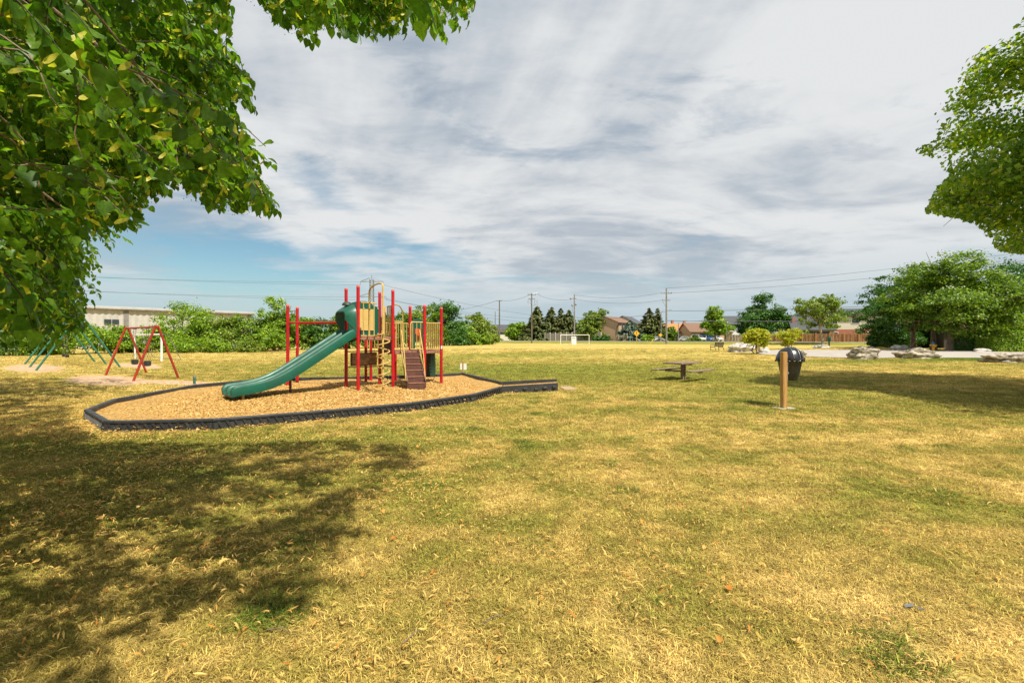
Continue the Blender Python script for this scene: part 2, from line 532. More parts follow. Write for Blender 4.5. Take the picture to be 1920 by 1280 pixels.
def link(name, me, mat, parent=None):
    o = bpy.data.objects.new(name, me)
    if mat is not None and not me.materials:
        me.materials.append(mat)
    COL.objects.link(o)
    if parent is not None:
        o.parent = parent
        if parent.name in OFF:
            OFF[o.name] = OFF[parent.name]
    return o


def tag(o, label, cat=None, group=None, kind=None):
    if label:
        o['label'] = label
    if cat:
        o['category'] = cat
    if group:
        o['group'] = group
    if kind:
        o['kind'] = kind
    return o


def thing(name, label, cat, loc=(0, 0, 0), rz=0.0, group=None):
    o = bpy.data.objects.new(name, None)
    o.empty_display_size = 0.3
    COL.objects.link(o)
    o.location = loc
    o.rotation_euler = (0, 0, rz)
    OFF[o.name] = tuple(loc)
    return tag(o, label, cat, group)


def single(name, mb, mat, loc, label, cat, group=None, smooth=False, rz=0.0):
    """a thing that is one mesh; mb in world coordinates"""
    if rz == 0.0:
        mb.v = [(x - loc[0], y - loc[1], z - loc[2]) for x, y, z in mb.v]
    o = link(name, mb.mesh(name, smooth), mat)
    o.location = loc
    o.rotation_euler = (0, 0, rz)
    return tag(o, label, cat, group)


def copy_tree(o, parent=None):
    c = o.copy()
    COL.objects.link(c)
    c.parent = parent
    for ch in list(o.children):
        copy_tree(ch, c)
    return c


def inpoly(px, py, poly):
    px, py = np.asarray(px), np.asarray(py)
    ins = np.zeros(px.shape, bool)
    n = len(poly)
    j = n - 1
    for i in range(n):
        xi, yi = poly[i]
        xj, yj = poly[j]
        c = ((yi > py) != (yj > py)) & (px < (xj - xi) * (py - yi) / ((yj - yi) or 1e-9) + xi)
        ins ^= c
        j = i
    return ins


def proj(P):
    """photo pixels of world points"""
    Y = np.maximum(P[:, 1], 1e-3)
    return CX + P[:, 0] / Y * F, HY - (P[:, 2] - H) / Y * F


def np_mesh(name, V, faces, rnd=None):
    """V (n,3), faces (m,k) of equal size"""
    me = bpy.data.meshes.new(name)
    m, k = faces.shape
    me.vertices.add(len(V))
    me.vertices.foreach_set('co', np.ascontiguousarray(V, dtype=np.float32).ravel())
    me.loops.add(m * k)
    me.loops.foreach_set('vertex_index', faces.astype(np.int32).ravel())
    me.polygons.add(m)
    me.polygons.foreach_set('loop_start', np.arange(0, m * k, k, dtype=np.int32))
    me.update(calc_edges=True)
    if rnd is not None:
        a = me.attributes.new('rnd', 'FLOAT', 'POINT')
        a.data.foreach_set('value', np.asarray(rnd, dtype=np.float32))
    return me


ORD = ['first', 'second', 'third', 'fourth', 'fifth', 'sixth', 'seventh', 'eighth', 'ninth', 'tenth', 'eleventh', 'twelfth',
       'thirteenth', 'fourteenth', 'fifteenth', 'sixteenth', 'seventeenth', 'eighteenth', 'nineteenth', 'twentieth', 'twenty-first', 'twenty-second', 'twenty-third', 'twenty-fourth', 'twenty-fifth', 'twenty-sixth']


# ================================================================== SETTING
def axis(segs):
    out = []
    for a, b, s in segs:
        out.extend(np.arange(a, b, s))
    out.append(segs[-1][1])
    return np.array(out)


BARE = [((-16.6, 18.6), 4.2, 1.25, -38), ((-13.2, 17.6), 2.6, 0.8, -20), ((-27.5, 26.2), 6.5, 1.3, -40), ((-23.5, 28.5), 5.5, 1.0, -40), ((-31, 24.5), 5, 1.2, -40)]
GREENS = [((26, 31), 6, 2.0, 4, 0.9), ((38, 31.5), 13, 1.7, 2, 1.7), ((33, 26), 10, 3, 5, 0.35), ((2, 24), 13, 8, 0, 0.72), ((9, 13), 9, 5, 0, 0.38), ((-12, 26), 9, 6, 0, 0.35), ((-2, 42), 20, 7, 20, 0.35),
          ((8, 20), 3.0, 1.2, 0, 0.7), ((9, 6.5), 2.0, 1.3, 30, 0.5), ((6.3, 12.2), 1.0, 0.6, 0, 0.9), ((4.2, 5.0), 0.8, 1.1, 0, 0.4), ((-4, 4.5), 4, 3, 20, 0.25), ((-6, 7.3), 6, 1, 5, 0.6)]


def mask(x, y, items, k=4):
    s = np.zeros(np.shape(x))
    for it in items:
        (cx, cy), a, b, ang = it[:4]
        wgt = it[4] if len(it) > 4 else 1.0
        c, sn = math.cos(R(ang)), math.sin(R(ang))
        u = ((x - cx) * c + (y - cy) * sn) / a
        v = (-(x - cx) * sn + (y - cy) * c) / b
        s = np.maximum(s, wgt * np.exp(-(u * u + v * v) ** 1.0))
    return s


def green_mask(x, y):
    far = 0.10 - 0.03 * sstep(38, 60, y) * sstep(12, -6, road_v(x, y) + 22)
    return mask(x, y, GREENS) + far + 0.55 * sstep(-13, -6, road_v(x, y))


xs = axis([(-2600, -400, 200), (-400, -90, 15), (-90, -24, 1.5), (-24, 30, 0.6), (30, 100, 1.5), (100, 400, 15), (400, 2600, 200)])
ys = axis([(-400, -20, 20), (-20, 0, 2), (0, 34, 0.6), (34, 150, 1.5), (150, 300, 10), (300, 3000, 150)])
GXX, GYY = np.meshgrid(xs, ys)
V = np.stack([GXX, GYY, g(GXX, GYY)], -1).reshape(-1, 3)
nx, ny = len(xs), len(ys)
idx = np.arange(nx * ny).reshape(ny, nx)
faces = np.stack([idx[:-1, :-1], idx[:-1, 1:], idx[1:, 1:], idx[1:, :-1]], -1).reshape(-1, 4)
me = np_mesh('ground', V, faces)
for nm, val in (('green', green_mask(V[:, 0], V[:, 1])), ('bare', mask(V[:, 0], V[:, 1], BARE))):
    a = me.attributes.new(nm, 'FLOAT', 'POINT')
    a.data.foreach_set('value', val.astype(np.float32))
tag(link('ground', me, M_GROUND), 'dry straw and green mown park lawn', kind='structure')


def drape(name, quad_rows, mat, dz, label, kind='structure'):
    """sheet that follows the ground; rows of xy points"""
    rows = [[(x, y, gf(x, y) + dz) for x, y in r] for r in quad_rows]
    mb = MB()
    n = len(rows[0])
    mb.add([p for r in rows for p in r], [(i * n + j, i * n + j + 1, (i + 1) * n + j + 1, (i + 1) * n + j) for i in range(len(rows) - 1) for j in range(n - 1)])
    return tag(mb.build(name, mat, smooth=True), label, kind=kind)


# the driveway and parking bay on the right, between the boulders and the trees
near_e = [(1425, 664.5), (1470, 667), (1520, 669), (1580, 671), (1640, 671.5), (1720, 671), (1800, 671), (1860, 671.5), (1920, 672.5), (2050, 675), (2250, 679)]
far_e = [(1418, 658.5), (1440, 657), (1470, 656), (1560, 656), (1640, 656.3), (1720, 657), (1800, 658), (1860, 659.5), (1920, 660.5), (2050, 663), (2250, 667)]


def resample(P, n):
    P = [Vector((p.x, p.y)) for p in P]
    L = [0]
    for a, b in zip(P, P[1:]):
        L.append(L[-1] + (b - a).length)
    out = []
    for t in np.linspace(0, L[-1], n):
        i = max(k for k in range(len(L)) if L[k] <= t + 1e-9)
        i = min(i, len(P) - 2)
        out.append(P[i].lerp(P[i + 1], (t - L[i]) / max(L[i + 1] - L[i], 1e-9)))
    return out


nr = resample([gnd(*p) for p in near_e], 70)
fr = resample([gnd(*p) for p in far_e], 70)
drape('driveway', [[(a.lerp(b, t).x, a.lerp(b, t).y) for t in np.linspace(0, 1, 14)] for a, b in zip(nr, fr)], ASPHALT, 0.035, 'pale worn asphalt driveway behind the boulders')

RD = Vector((0.839, -0.545))
RN = Vector((0.545, 0.839))
R0 = Vector((6, 132))
ts = np.linspace(-260, 260, 131)
drape('road', [[tuple(R0 + RD * t + RN * v) for v in np.linspace(1.0, 9.5, 7)] for t in ts], ROADM, 0.03, 'grey street beyond the park')
drape('pavement', [[tuple(R0 + RD * t + RN * v) for v in (-1.6, -0.9, -0.2)] for t in ts], CONC, 0.05, 'pale concrete pavement along the street')
for vv, nm in ((0.93, 'kerb'), (9.58, 'kerb')):
    mb = MB()
    for t0, t1 in zip(ts[::4], ts[4::4]):
        a0, a1 = R0 + RD * t0 + RN * vv, R0 + RD * t1 + RN * vv
        q = [a0 - RN * 0.08, a1 - RN * 0.08, a1 + RN * 0.08, a0 + RN * 0.08]
        z = gf(a0.x, a0.y)
        mb.hexa([(p.x, p.y, z - 0.1) for p in q] + [(p.x, p.y, z + 0.13) for p in q])
    tag(mb.build(nm, CONC), 'concrete kerb of the street', kind='structure')

# ================================================================== PLAYGROUND BORDER
CHIP = 0.06
front = [(157, 784), (193, 809.5), (212.6, 810.5), (398, 806), (605, 788), (773, 771), (891, 752.5), (941, 737)]
FRONT = [Vector(gnd(x, y, 0.0)).to_2d() for x, y in front]
back = [(157, 769), (210, 748), (363, 721), (484, 710), (562, 707.7), (648.6, 706.3), (816, 701.7), (869, 698.6), (943.6, 715.8)]
BACK = [Vector(gnd(x, y, 0.2)).to_2d() for x, y in back]
FRONT[0] = BACK[0].lerp(FRONT[0], 0.5)
BACK[0] = FRONT[0].copy()
bc = Vector((-5, 13.5, 0))
border = thing('playground_border', 'black ribbed plastic timbers ringing the wood chip play area', 'border', bc)


def timber(a, b, inward, hgt=0.205):
    a, b = Vector((a.x, a.y, 0)), Vector((b.x, b.y, 0))
    u = (b - a)
    L = u.length
    u.normalize()
    n = Vector((-u.y, u.x, 0))
    if n.dot(inward) < 0:
        n = -n
    mb = MB()
    th = 0.10
    prof = [(0.02, 0), (0.02, hgt - 0.055), (0, hgt - 0.045), (0.0, hgt - 0.012), (0.012, hgt), (th - 0.012, hgt), (th, hgt - 0.012), (th, 0)]
    rings = [[a + u * t + n * p[0] + Vector((0, 0, p[1])) for p in prof] for t in (0.006, L - 0.006)]
    mb.loft(rings)
    o = mb.build('timber', BLACKP, border, world=True)
    # slanted ribs on the outer face and the round end lug
    k = max(int(L / 0.135), 3)
    mr = MB()
    for i in range(1, k):
        s0 = a + u * (L * i / k - 0.04) + n * -0.004
        s1 = s0 + u * 0.08
        z1 = hgt - 0.056
        wv = u * 0.022
        p = [s0 + wv * -1 + Vector((0, 0, z1)), s0 + wv + Vector((0, 0, z1)), s1 + wv + Vector((0, 0, 0.005)), s1 - wv + Vector((0, 0, 0.005))]
        if inward.y > 0:
            MB().slab(p, n * 0.022).build('rib', BLACKP, o, world=True)
        else:
            mr.slab(p, n * 0.022)
    if mr.v:
        tag(mr.build('ribs', BLACKP, o, world=True), None, kind='stuff')
    for e in (a + u * 0.055, b - u * 0.055):
        MB().cyl(e + n * 0.045 + Vector((0, 0, 0.0)), e + n * 0.045 + Vector((0, 0, hgt - 0.07)), 0.058, n=10).build('end_lug', BLACKP, o, world=True, smooth=True)
        MB().cyl(e + n * 0.05 + Vector((0, 0, hgt - .01)), e + n * 0.05 + Vector((0, 0, hgt + 0.012)), 0.018, n=8).build('spike_head', STEEL, o, world=True, smooth=True)


cen = Vector((-5, 13.5, 0))
for P in (FRONT, BACK):
    for a, b in zip(P, P[1:]):
        L = (b - a).length
        k = max(1, round(L / 1.9))
        for i in range(k):
            p, q = a.lerp(b, i / k), a.lerp(b, (i + 1) / k)
            m = (p + q) / 2
            timber(p, q, Vector((cen.x - m.x, cen.y - m.y, 0)))

# wood chip floor
poly = FRONT + BACK[::-1][:-1]
chipc = Vector((sum(p.x for p in poly) / len(poly), sum(p.y for p in poly) / len(poly)))
CHIPM = bpy.data.materials.new('wood_chip_bed')
CHIPM.use_nodes = True
t = NT(CHIPM.node_tree)
pos = t.n('ShaderNodeNewGeometry').outputs['Position']
vor = t.n('ShaderNodeTexVoronoi', ins={'Vector': t.vmath('ADD', pos, t.vmath('MULTIPLY', t.noise(pos, 9, 3, 0.5, 0, out=1), (0.12, 0.12, 0))), 'Scale': 34.0})
sepc = t.n('ShaderNodeSeparateColor', ins={0: vor.outputs['Color']})
patch = t.noise(pos, 0.9, 4, 0.6)
cc = t.mix(sepc.outputs[0], (0.27, 0.14, 0.035), (0.60, 0.39, 0.135))
cc = t.mix(t.ramp(sepc.outputs[1], 0.80, 0.95, 0, 0.75), cc, (0.14, 0.075, 0.02))
cc = t.mix(t.ramp(patch, 0.45, 0.75, 0, 0.55), cc, t.mix(1.0, cc, (1.0, 0.74, 0.5), 'MULTIPLY'))
pb = t.n('ShaderNodeBsdfPrincipled', ins={'Base Color': cc, 'Roughness': 0.9, 'Specular IOR Level': 0.15})
bm = t.n('ShaderNodeBump', ins={'Strength': 0.8, 'Distance': 0.02, 'Height': vor.outputs['Distance']})
t.set(pb.inputs['Normal'], bm.outputs[0])
t.n('ShaderNodeOutputMaterial', ins={'Surface': pb.outputs[0]})
rings = 14
mb = MB()
dense = []
for a, b in zip(poly, poly[1:] + poly[:1]):
    k = max(1, int((b - a).length / 0.5))
    dense += [a.lerp(b, i / k) for i in range(k)]
nD = len(dense)


def chip_h(x, y, e):
    hollow = 0.055 * math.exp(-((x + 7.75) ** 2 + (y - 12.0) ** 2) / 0.35) + 0.04 * math.exp(-((x + 3.0) ** 2 + (y - 14.9) ** 2) / 0.4) + 0.03 * math.exp(-((x + 4.1) ** 2 + (y - 14.2) ** 2) / 0.3)
    return CHIP - hollow + 0.05 * e ** 6 + 0.025 * math.sin(1.7 * x + 0.6) * math.cos(1.4 * y) + 0.012 * math.sin(4.1 * x) * math.sin(3.7 * y + 1)


vs = [(chipc.x, chipc.y, chip_h(chipc.x, chipc.y, 0))]
for r_ in range(1, rings + 1):
    e = r_ / rings
    for p in dense:
        q = chipc.lerp(p, e * 0.995)
        vs.append((q.x, q.y, chip_h(q.x, q.y, e)))
fs = [(0, 1 + i, 1 + (i + 1) % nD) for i in range(nD)]
for r_ in range(rings - 1):
    for i in range(nD):
        a, b = 1 + r_ * nD + i, 1 + r_ * nD + (i + 1) % nD
        fs.append((a, a + nD, b + nD, b))
mb.add(vs, fs)
tag(mb.build('wood_chip_bed', CHIPM, smooth=True), 'bed of golden wood chips in the play area', kind='structure')

# ramp at the right end: two low walls with lugs, sloped floor
ramp = thing('access_ramp', 'black plastic access ramp at the right end of the chip bed', 'ramp', (0.6, 15, 0))
n0, n1 = gnd(941, 737, 0.0), gnd(1046, 733.5, 0.0)
f0 = Vector((BACK[-1].x, BACK[-1].y, 0))
f1 = Vector(gnd(1044, 710.5, 0.27))
f1.z = 0
for (a, b), hh in (((n0, n1), 0.25), ((f0, f1), 0.25)):
    u = (b - a).normalized()
    n = Vector((-u.y, u.x, 0))
    mb = MB()
    mb.hexa([a, b, b + n * 0.07, a + n * 0.07, a + Vector((0, 0, hh - 0.04)), b + Vector((0, 0, hh + 0.02)), b + n * 0.07 + Vector((0, 0, hh + 0.02)), a + n * 0.07 + Vector((0, 0, hh - 0.04))])
    wall_o = mb.build('ramp_wall', BLACKP, ramp, world=True)
    L = (b - a).length
    for s_, zz, ww in ((0.24, 0.07, 0.09), (0.40, 0.12, 0.10), (0.60, 0.10, 0.10), (0.76, 0.14, 0.11), (0.84, 0.04, 0.09), (0.93, 0.15, 0.10)):
        c = a + u * L * s_ - n * 0.02 + Vector((0, 0, zz))
        MB().bbox(c, (ww * 1.2, 0.07, 0.05), math.atan2(u.y, u.x), 0.008).build('lug', BLACKP, wall_o, world=True)
MB().hexa([n0 + Vector((0, 0.08, -0.02)), n1 + Vector((0, 0.08, -0.02)), f1 + Vector((0, -0.02, -0.02)), f0 + Vector((0, -0.02, -0.02)),
           n0 + Vector((0, 0.08, 0.09)), n1 + Vector((0, 0.08, 0.18)), f1 + Vector((0, -0.02, 0.18)), f0 + Vector((0, -0.02, 0.09))]).build('ramp_floor', CHIPM, ramp, world=True)
cs = gnd(1064, 729, 0.0)
single('concrete_slab', MB().bbox((cs.x, cs.y, 0.02), (0.42, 0.8, 0.06), 0.1, 0.01), FENCETAN, (cs.x, cs.y, 0), 'small pale concrete slab at the mouth of the black ramp', 'slab')

# ================================================================== PLAY STRUCTURE
def pb_(px, py):
    return gnd(px, py, CHIP)


P = {k: pb_(*v) for k, v in dict(P1=(649, 726), P2=(671.5, 731), P3=(686, 716), P4=(695.5, 713.5), P5=(712, 721.5), P6=(736.7, 725.4), P7=(741.5, 714),
                                 P9=(796, 721.5), P10=(827.5, 718.4), M1=(539.5, 722.5), M2=(557.5, 717.5)).items()}
P['P8'] = Vector((-3.76, 16.79, CHIP))


def ztop(k, y):
    return H + (HY - y) / F * P[k].y


TOP = dict(P1=ztop('P1', 541), P2=ztop('P2', 536), P3=2.1, P4=2.1, P5=ztop('P5', 548), P6=ztop('P6', 544), P7=2.12, P8=2.88,
           P9=ztop('P9', 572.5), P10=ztop('P10', 577), M1=ztop('M1', 572), M2=ztop('M2', 576.5))
ps = thing('play_structure', 'red, green and tan climbing frame with a double green slide', 'play structure', (-4.5, 15.5, 0))
for k, b in P.items():
    mb = MB()
    z1 = TOP[k]
    mb.cyl((b.x, b.y, -0.3), (b.x, b.y, z1 - 0.03), 0.0525, n=16)
    po = mb.build('post', RED, ps, smooth=True, world=True)
    MB().lathe([(0.055, z1 - 0.05), (0.056, z1 - 0.01), (0.045, z1 + 0.012), (0.02, z1 + 0.022), (0.001, z1 + 0.024)], (b.x, b.y, 0), 14).build('post_cap', REDCAP, po, smooth=True, world=True)
DU, DL = 1.74, 1.26         # upper and lower deck heights


def xy(k):
    return Vector((P[k].x, P[k].y, 0))


def deck(keys, z, name='deck'):
    c = sum((xy(k) for k in keys), Vector()) / len(keys)
    pts = [c + (xy(k) - c) * 0.97 for k in keys]
    mb = MB()
    mb.prism([(p.x, p.y) for p in pts], z - 0.10, z)
    o = mb.build(name, BROWN, ps, world=True)
    me_ = MB()
    m = len(keys)
    for i in range(m):
        a, b = pts[i], pts[(i + 1) % m]
        u = (b - a).normalized()
        nn = Vector((-u.y, u.x, 0))
        if nn.dot(a - c) < 0:
            nn = -nn
        me_.slab([a + u * 0.06 + nn * 0.002 + Vector((0, 0, z - 0.09)), b - u * 0.06 + nn * 0.002 + Vector((0, 0, z - 0.09)),
                  b - u * 0.06 + nn * 0.002 + Vector((0, 0, z + 0.012)), a + u * 0.06 + nn * 0.002 + Vector((0, 0, z + 0.012))], nn * 0.025)
    me_.build('edge_band', TREADEDGE, o, world=True)
    return o


deck(['P2', 'P6', 'P5', 'P1'], DU)
deck(['P6', 'P9', 'P8', 'P5'], DL)
P11 = xy('P10') + (xy('P8') - xy('P9'))
P['PB'] = Vector((P11.x, P11.y, CHIP))
deck(['P9', 'P10', 'PB', 'P8'], DL)
# steel plate between the two deck levels
a, b = xy('P6'), xy('P5')
MB().slab([a.lerp(b, .06) + Vector((0, 0, DL - .05)), a.lerp(b, .94) + Vector((0, 0, DL - .05)), a.lerp(b, .94) + Vector((0, 0, DU - .11)), a.lerp(b, .06) + Vector((0, 0, DU - .11))],
          Vector((-0.02, -0.02, 0))).build('step_plate', BROWN, ps, world=True)


def railing(a, b, z0, z1, nb, r=0.014, name='railing', ext=0.0, round_end=None):
    """barrier of vertical bars between a top and a bottom rail"""
    a, b = Vector(a), Vector(b)
    mb = MB()
    pts = [a + Vector((0, 0, z1)), b + Vector((0, 0, z1))]
    if round_end == 'a':
        pts = [a + Vector((0, 0, z0)), a + Vector((0, 0, z1 - .09)), a.lerp(b, .03) + Vector((0, 0, z1 - .03)), a.lerp(b, .10) + Vector((0, 0, z1)), b + Vector((0, 0, z1))]
    if round_end == 'b':
        pts = [a + Vector((0, 0, z1)), a.lerp(b, .90) + Vector((0, 0, z1)), a.lerp(b, .97) + Vector((0, 0, z1 - .03)), b + Vector((0, 0, z1 - .09)), b + Vector((0, 0, z0))]
    mb.tube(pts, 0.021, 8)
    mb.tube([a + Vector((0, 0, z0)), b + Vector((0, 0, z0))], 0.019, 8)
    for i in range(nb):
        p = a.lerp(b, (i + 0.5) / nb)
        mb.cyl(p + Vector((0, 0, z0)), p + Vector((0, 0, z1)), r, n=6)
    return mb.build(name, TAN, ps, smooth=True, world=True)


# lower deck barriers
railing(xy('P9').lerp(xy('P10'), .08), xy('P9').lerp(xy('P10'), .92), DL + 0.06, DL + 0.98, 7)
railing(xy('P9').lerp(xy('P6'), .45), xy('P9').lerp(xy('P6'), .06), DL + 0.06, DL + 1.0, 3, round_end='a')
railing(xy('P6').lerp(xy('P9'), .05), xy('P6').lerp(xy('P9'), .30), DL + 0.06, DL + 1.0, 2, round_end='b')
railing(xy('P5').lerp(xy('P8'), .08), xy('P5').lerp(xy('P8'), .93), DL + 0.06, DL + 0.98, 9)
railing(xy('P10').lerp(P11, .1), xy('P10').lerp(P11, .95), DL + 0.06, DL + 0.98, 6)
# upper deck barriers: half of the front, the lower-deck side with wide slats
railing(xy('P2').lerp(xy('P6'), .07), xy('P2').lerp(xy('P6'), .52), DU + 0.04, DU + 1.10, 3, 0.016)
railing(xy('P6').lerp(xy('P5'), .10), xy('P6').lerp(xy('P5'), .45), DU + 0.04, DU + 1.05, 3, 0.02)
# tall handhold loop from the upper deck down to the lower one
c0 = xy('P6').lerp(xy('P8'), 0.0) + Vector((0.03, 0.05, 0))
c1 = xy('P6').lerp(xy('P8'), 0.55)
zz = DU + 1.10
MB().tube([c0 + Vector((0, 0, zz))] + [c0.lerp(c1, .35 + .65 * math.sin(q)) + Vector((0, 0, zz - .30 * (1 - math.cos(q)))) for q in np.linspace(0, 1.57, 7)] + [c1 + Vector((0, 0, DL))], 0.02, 8).build('handhold_loop', TAN, ps, smooth=True, world=True)
for dx in (0.0, 0.10):
    q0 = xy('P5').lerp(xy('P6'), 0.30 + dx)
    MB().box(q0 + Vector((0, 0, (DU + .1 + DU + 1.05) / 2)), (0.07, 0.02, 0.95), 0.8).build('slat', TANPANEL, ps, world=True)

# green wall panel with tan insert on the left back side of the upper deck
a, b = xy('P1'), xy('P5')
u = (b - a).normalized()
Lp = (b - a).length
inn = Vector((u.y, -u.x, 0))
z0 = DU + 0.06
topl = [(0.07, 1.02), (0.16, 1.10), (0.34, 1.16), (0.55, 1.17), (0.70, 1.12), (0.80, 1.02), (0.92, 0.99), (0.96, 0.95)]
polyp = [(0.06, 0.0), (0.96, 0.0)] + [(s, z) for s, z in topl[::-1]]
MB().slab([a + u * Lp * s + Vector((0, 0, z0 + z)) for s, z in polyp], inn * 0.035).build('wall_panel', GREEN, ps, world=True)
pan = [(0.17, 0.17), (0.82, 0.17), (0.82, 0.90), (0.17, 0.90)]
MB().slab([a + u * Lp * s + inn * 0.037 + Vector((0, 0, z0 + z)) for s, z in pan], inn * 0.02).build('panel_insert', TANPANEL, ps, world=True)
for s in (0.09, 0.5, 0.93):
    for z in (0.06, 0.94):
        MB().cyl(a + u * Lp * s + inn * 0.036 + Vector((0, 0, z0 + z)), a + u * Lp * s + inn * 0.046 + Vector((0, 0, z0 + z)), 0.018, n=8).build('bolt', SIGNW, ps, world=True)

# slide: two lanes between three rounded ridges
S0 = (xy('P1') + xy('P2')) / 2
SD = Vector((-0.70, -0.714, 0)).normalized()
ST = Vector((-SD.y, SD.x, 0))
prof = [(-0.50, -0.27), (-0.515, -0.06), (-0.49, -0.012), (-0.455, 0.0), (-0.42, -0.018), (-0.395, -0.07), (-0.375, -0.19), (-0.33, -0.225), (-0.12, -0.225), (-0.075, -0.19),
        (-0.055, -0.06), (-0.03, -0.02), (0.0, -0.01), (0.03, -0.02), (0.055, -0.06), (0.075, -0.19), (0.12, -0.225), (0.33, -0.225), (0.375, -0.19), (0.395, -0.07), (0.42, -0.018), (0.455, 0.0), (0.49, -0.012), (0.515, -0.06), (0.50, -0.27)]
path = [(0.0, 1.99), (0.14, 1.985), (0.26, 1.95), (0.40, 1.865), (0.9, 1.545), (1.4, 1.225), (1.8, 0.97), (2.1, 0.79), (2.35, 0.66), (2.6, 0.565), (2.85, 0.505), (3.1, 0.47), (3.3, 0.452), (3.42, 0.435), (3.50, 0.395), (3.54, 0.33)]
secs = []
for i, (s, z) in enumerate(path):
    p0, p1 = path[max(i - 1, 0)], path[min(i + 1, len(path) - 1)]
    tz = (p1[1] - p0[1]) / (p1[0] - p0[0])
    if i > len(path) - 4:
        tz = -0.1
    nrm = Vector((SD.x * -tz, SD.y * -tz, 1)).normalized()
    sc = 1.0 if i < len(path) - 3 else (1.0, 0.92, 0.72)[i - len(path) + 3]
    c = S0 + SD * (s + 0.03) + Vector((0, 0, z))
    secs.append([c + ST * q[0] * (0.97 if sc < 1 else 1) + nrm * (q[1] * sc) for q in prof])
mb = MB()
mb.loft(secs, cap=True)
slide = mb.build('slide', GREEN, ps, smooth=True, world=True)
for s, zt, mt in ((3.25, 0.20, WOODPOST), (1.95, 0.60, POLEWOOD)):
    c = S0 + SD * s + ST * (0.34 if s > 3 else 0.1)
    MB().cyl(c + Vector((0, 0, -0.1)), c + Vector((0, 0, zt + 0.02)), 0.035, n=10).build('slide_support', TAN if s > 3 else BROWN, slide, smooth=True, world=True)
# hood over the slide mouth: a frame panel with two flared wings
mb = MB()
hz0 = DU + 0.16


def hood_pt(t, s, z):
    return S0 + ST * t + SD * s + Vector((0, 0, z))


secs = []
for s, wd, top, zb in ((0.02, 0.53, DU + 1.06, 0), (0.10, 0.53, DU + 1.04, 0), (0.20, 0.49, DU + 0.99, 0.16), (0.31, 0.43, DU + 0.92, 0.42), (0.40, 0.36, DU + 0.83, 0.62)):
    out = []
    prof_h = [(-1.0, 0.0), (-1.0, 0.45), (-0.96, 0.72), (-0.80, 0.90), (-0.45, 0.98), (0, 1.0), (0.45, 0.98), (0.80, 0.90), (0.96, 0.72), (1.0, 0.45), (1.0, 0.0)]
    for k, e in ((prof_h, 0.0), (prof_h[::-1], 0.035)):
        for tt, zq in k:
            zlow = hz0 + zb * 0.62
            z = zlow + (top - zlow) * zq
            out.append(hood_pt(tt * (wd - e), s, z - (e if zq > 0.5 else 0)))
    secs.append(out)
mb.loft(secs, cap=True)
hood = mb.build('slide_hood', GREEN, ps, smooth=True, world=True)
MB().lathe([(0.16, 0), (0.155, 0.05), (0.11, 0.10), (0.04, 0.125), (0.001, 0.13)], hood_pt(-0.05, 0.14, DU + 1.02), 16).build('hood_cap', DGREEN, hood, smooth=True, world=True)

# spiral climber with its arch
sp = Vector(pb_(718, 737))
zt = H + (HY - 527) / F * sp.y
mid = (xy('P2') + xy('P6')) / 2
q0 = Vector((sp.x, sp.y, 0))
arch_end = at(692.5, 560, xy('P2').lerp(xy('P6'), .5).y)
pts = [q0 + Vector((0, 0, -0.1)), q0 + Vector((0, 0, zt - 0.12))]
ae = Vector((arch_end.x, arch_end.y, 0))
for q in np.linspace(0.15, 1, 8):
    w_ = 0.5 - 0.5 * math.cos(q * math.pi)
    pts.append(q0.lerp(ae, w_) + Vector((0, 0, zt - 0.12 + 0.13 * math.sin(q * math.pi) - 0.06 * q)))
pts += [ae + Vector((0, 0, zt - 0.4)), ae + Vector((0, 0, DU + 0.02))]
sc_o = MB().tube(pts, 0.027, 10).build('spiral_climber', TAN, ps, smooth=True, world=True)
off = Vector((-0.09, 0.02, 0))
pts2 = [p + off for p in pts[2:]]
turns = 5.4
hel = []
for i in range(0, 120):
    f = i / 119
    an = f * turns * 6.28319 + 2.6
    rr = 0.19
    hel.append(q0 + Vector((-0.02 + rr * math.cos(an), 0.08 + rr * math.sin(an), 0.22 + f * (DU - 0.12))))
MB().tube(hel, 0.019, 7).build('spiral', TAN, sc_o, smooth=True, world=True)
MB().tube([hel[-1], ae + Vector((0.1, 0.1, DU + 0.02))], 0.02, 7).build('spiral_bracket', TAN, sc_o, smooth=True, world=True)

# amber play panel under the upper deck
a, b = xy('P1'), xy('P5')
zb, ztp = H - (687 - HY) / F * 15.4, H - (660 - HY) / F * 15.4
for zq, nm in ((zb - 0.02, 'panel_rail'), (ztp + 0.02, 'panel_rail')):
    MB().tube([a + Vector((0, 0, zq)), b + Vector((0, 0, zq))], 0.018, 8).build(nm, BROWN, ps, smooth=True, world=True)
a2, b2 = a.lerp(b, .12), a.lerp(b, .90)
fr_ = MB()
fr_.slab([a2 + Vector((0, 0, zb + .02)), b2 + Vector((0, 0, zb + .02)), b2 + Vector((0, 0, ztp - .02)), a2 + Vector((0, 0, ztp - .02))], inn * 0.03)
pp = fr_.build('play_panel', BROWN, ps, world=True)
a3, b3 = a.lerp(b, .16), a.lerp(b, .86)
MB().slab([a3 + inn * .032 + Vector((0, 0, zb + .06)), b3 + inn * .032 + Vector((0, 0, zb + .06)), b3 + inn * .032 + Vector((0, 0, ztp - .05)), a3 + inn * .032 + Vector((0, 0, ztp - .05))], inn * 0.02).build('amber_window', BUBBLE, pp, world=True)
a, b = xy('P5'), xy('P6')
MB().tube([a + Vector((0, 0, zb)), b + Vector((0, 0, zb))], 0.025, 8).build('panel_rail', BROWN, ps, smooth=True, world=True)

